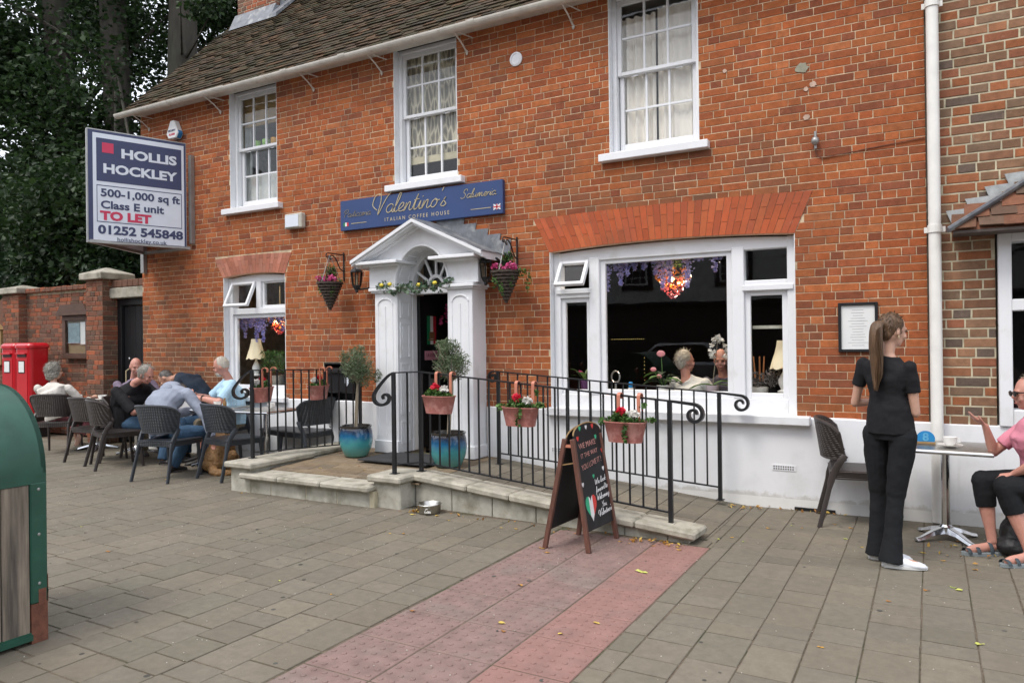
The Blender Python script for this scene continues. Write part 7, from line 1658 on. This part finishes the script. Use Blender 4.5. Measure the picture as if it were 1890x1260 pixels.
# ------------------------------------------------------------ across the street (seen only as reflections)
oh = thing('opposite_house', 'white rendered house across the street with dark ground-floor shopfront, seen only in reflections', 'building', (-4, -23, 0))
OWM = M('opposite_white_wall', (.62, .62, .60), .9, sp='world')
bx('wall', OWM, oh, -80, 14, -27, -21.2, 2.9, 7.2); bx('shopfront', M('opposite_dark_front', (.03, .028, .028), .5, sp='world'), oh, -80, 14, -27, -21.1, 0, 2.9)
bx('jetty_beam', DOORB, oh, -80, 14, -21.1, -20.9, 2.85, 3.0)
MB().prism([(-21.0, 7.2), (-27.2, 7.2), (-24, 10.2)], -80, 14, 'yz').build('roof', TILE2, oh)
for x in (-26, -22, -18, -14, -10.2, -6.4, -2.6, 1.4, 5.4, 9.5):
    wf = MB().box(x-.65, x+.65, -21.2, -21.12, 3.55, 4.95).build('window', DOORB, oh); m = MB(); frame_rect(m, x-.5, x+.5, 3.7, 4.85, -21.12, -21.06, .06)
    for i in (1, 2): m.box(x-.5+i/3-.012, x-.5+i/3+.012, -21.11, -21.07, 3.7, 4.85)
    for k in (1, 2, 3): m.box(x-.5, x+.5, -21.108, -21.072, 3.7+k*.29-.012, 3.7+k*.29+.012)
    m.build('frame', WHITE, wf)
def car(x, y, label, mt):
    t = thing('parked_car', label, 'car', (x, y, 0), 'cars parked across the street'); L = 4.2; y0, y1 = y-.85, y+.85
    prof = [(0, .35), (.05, .7), (.9, .88), (1.05, .92), (3.95, .92), (4.15, .85), (4.2, .35)]; cab = [(1.05, .90), (1.75, 1.40), (3.1, 1.45), (3.9, .92)]
    MB().prism([(x+a, b) for a, b in prof], y0, y1, 'xz').build('body', mt, t, bevel=.08); MB().prism([(x+a, b) for a, b in cab], y0+.12, y1-.12, 'xz').build('cabin', mt, t, bevel=.06)
    MB().prism([(x+a, b) for a, b in ((1.25, .94), (1.82, 1.34), (3.05, 1.38), (3.65, .94))], y0+.105, y1-.105, 'xz').build('side_windows', BLACK, t)
    for a in (.8, 3.35):
        for yy_ in (y0+.02, y1-.22): w_ = MB(); w_.tube([(x+a, yy_, .32), (x+a, yy_+.2, .32)], .32, 20); wo_ = w_.build('wheel', BLACK, t); MB().tube([(x+a, yy_-.01, .32), (x+a, yy_+.21, .32)], .19, 16).build('rim', ALU, wo_)
    for yy_ in (y0+.1, y1-.35): bx('headlight', CERAM, t, x+.02, x+.12, yy_, yy_+.25, .62, .74)
    return t
car(-8.4, -13.4, 'silver hatchback parked across the street, seen only as a reflection in the big window', M('silver_paint', (.45, .46, .48), .25, metal=.6, coat=1)); car(-14.5, -13.4, 'dark blue hatchback parked further along the street, seen only as a reflection', M('dark_blue_paint', (.02, .03, .06), .25, coat=1))
tree('street tree across the road, seen only as a reflection', [([(3.4, -18.3, 0), (3.4, -18.3, 2.5), (3.5, -18.2, 5)], .22, .12)], [((3.4, -18.2, 6.0), 1.9), ((2.2, -18.4, 5.2), 1.3), ((4.6, -18.3, 5.4), 1.4), ((3.4, -18, 7.6), 1.4)], 5000, .2, 605, grp='street trees')

# ------------------------------------------------------------ fallen leaves
def fallen(x, y, z, s, mt, label, grp, nm='fallen_leaf'):
    g = rnd; a = g.uniform(0, 2*PI); m = MB(); pts = []; n = 10
    for i in range(n):
        b = 2*PI*i/n; r = s*(.5+.5*abs(math.cos(b*1.5)))*g.uniform(.7, 1.15); pts.append((x+r*math.cos(a+b), y+.6*r*math.sin(a+b), z+.003+abs(math.sin(b))*s*g.uniform(.08, .35)))
    o = len(m.v); t_ = (g.random(), .5, 0); m.add([(x, y, z+.004)]+pts, [(0, i+1, (i+1) % n+1) for i in range(n)], t_); return tagk(m.build(nm, mt), label, 'leaf', grp)
spots = [(1185,1056,1),(1100,1150,0),(1035,1170,0),(925,1150,0),(930,1165,0),(960,1080,0),(762,1128,0),(612,1097,0),(515,1072,1),(1770,1090,1),(1560,995,1),(1540,968,0),(1418,975,0),(1480,975,0),(1462,970,1),(1515,1195,0),(1808,1189,1),(1640,1110,0),(1700,1020,0),(1740,1035,0),(1765,1000,0),(1735,1000,0),(1480,925,0),(1350,992,0),(1372,1000,1),(1325,995,1),(1300,985,0),(1290,985,0),(1235,1008,0),(1160,1003,0),(1145,1000,0),(1250,1010,0),(1205,1008,0),(970,968,0),(945,965,0),(860,948,0),(840,940,0),(755,945,0),(765,950,0),(748,940,0),(775,945,0),(540,915,0),(560,917,0),(445,910,0),(150,972,1),(200,1018,0),(330,870,0),(305,885,0),(720,985,0),(745,985,0),(1000,1012,0),(1010,1020,0),(1060,985,0),(1710,1090,0),(1570,975,0),(1590,1010,0),(1800,1052,0),(1760,1085,1),(1085,950,0),(700,915,0)]
for i, (px, py, k) in enumerate(spots):
    d = CF*1.0+CR*((px-945)/FPX)-CU*((py-630)/FPX); tt = -CAM.z/d.z; p = CAM+d*tt; s_ = rnd.uniform(.014, .028)
    if i in (0,): s_ = .045
    if -4.5 < p.x < -1.55 and p.y > -1.62: p.y = -1.64-rnd.random()*.12
    where = 'on the pink tactile slabs' if -2.6 < p.x < -1.4 and p.y < -1.6 else 'by the foot of the ramp' if -4.6 < p.x < -1.3 and p.y > -1.85 else 'on the grey paving right of the pink slabs' if p.x >= -1.4 else 'on the grey paving left of the pink slabs'
    fallen(p.x, p.y, 0, s_, LF_GRN if k else LF_FALL, ('large yellow-green' if i == 0 else 'small yellow-green' if k else 'small orange-brown')+' fallen leaf lying '+where, ('green' if k else 'orange')+' fallen leaves '+where)
for (x, y) in ((-5.2, -1.0), (-5.0, -1.15), (-4.75, -.95), (-5.5, -1.25)): fallen(x, y, LANDZ(y)+.002, .02, LF_FALL, 'small dry leaf lying on the raised landing', 'leaves on the landing')
for (x0, x1, y0, y1, n, sd) in ((-4.05, -3.95, -1.66, -1.58, 60, 1), (-2.0, -1.5, -1.68, -1.60, 60, 2), (-1.4, -.6, -.12, -.04, 50, 3), (-.1, .4, -1.2, -.75, 40, 4), (-1.6, -1.3, -.25, -.1, 40, 5), (-4.0, -1.7, -1.62, -1.56, 50, 6)):
    o = leaves(n//2, lambda g, k: np.stack([x0+(x1-x0)*g.random(k), y0+(y1-y0)*g.random(k), .008+.012*g.random(k)], 1), .035, seed=700+sd, aspect=.5, up=2).build('leaf_litter', LF_FALL, None, kind='stuff')
    tagk(o, 'drift of crumpled autumn leaf litter at the foot of the wall or ramp', 'leaf litter', kind='stuff')
# grit and specks in the paving
g = random.Random(9); m = MB()
for k in range(900):
    x, y = g.uniform(-9, 1), g.uniform(-5.5, -.1)
    if (-6.4 < x < -1.5 and y > -1.6): continue
    s_ = g.uniform(.002, .0055); m.obb((x, y, s_*.4), (s_, s_*1.3, s_*.8), g.random()*3)
o = m.build('grit', M('pale_grit', (.45, .42, .36), .9), None, kind='stuff'); tagk(o, 'specks of pale grit scattered over the paving', 'grit', kind='stuff')

g = random.Random(31); m = MB()
for k in range(170):
    x, y = g.uniform(-10, 1.2), g.uniform(-5.6, -.3)
    if (-6.5 < x < -1.5 and y > -1.7): continue
    r = g.uniform(.006, .016); m.lathe((x, y, 0), [(r, .0012), (r*.8, .0022)], 9)
o = m.build('gum_spots', M('old_chewing_gum', (.075, .07, .06), .9, var=.5, vs=3, sp='world'), None, kind='stuff'); tagk(o, 'dark flattened spots of old chewing gum on the paving', 'gum spots', kind='stuff')
# recessed downlights that the photograph shows burning inside the shop
for (x, y) in ((-3.2, .75), (-1.75, .8), (-2.5, 1.8), (-7.8, .9)):
    t = thing('ceiling_downlight', {(-3.2, .75): 'small lit ceiling downlight above the left light of the big window', (-1.75, .8): 'small lit ceiling downlight above the orchid', (-2.5, 1.8): 'small lit ceiling downlight deeper inside the shop', (-7.8, .9): 'small lit ceiling downlight inside the left ground-floor window'}[(x, y)], 'light', (x, y, 2.78), 'ceiling downlights inside the shop')
    MB().lathe((x, y, 2.775), [(.045, 0), (.05, .02)], 14).build('trim', CHROME, t); MB().lathe((x, y, 2.772), [(.035, 0), (.035, .002)], 14).build('lens', GLOW, t)
    l = bpy.data.lights.new('downlight', 'SPOT'); l.energy = 45; l.spot_size = R(110); l.spot_blend = .6; l.color = (1, .82, .62); l.shadow_soft_size = .04; lo = bpy.data.objects.new('downlight', l); COL.objects.link(lo); lo.parent = t; lo.location = (0, 0, -.03)
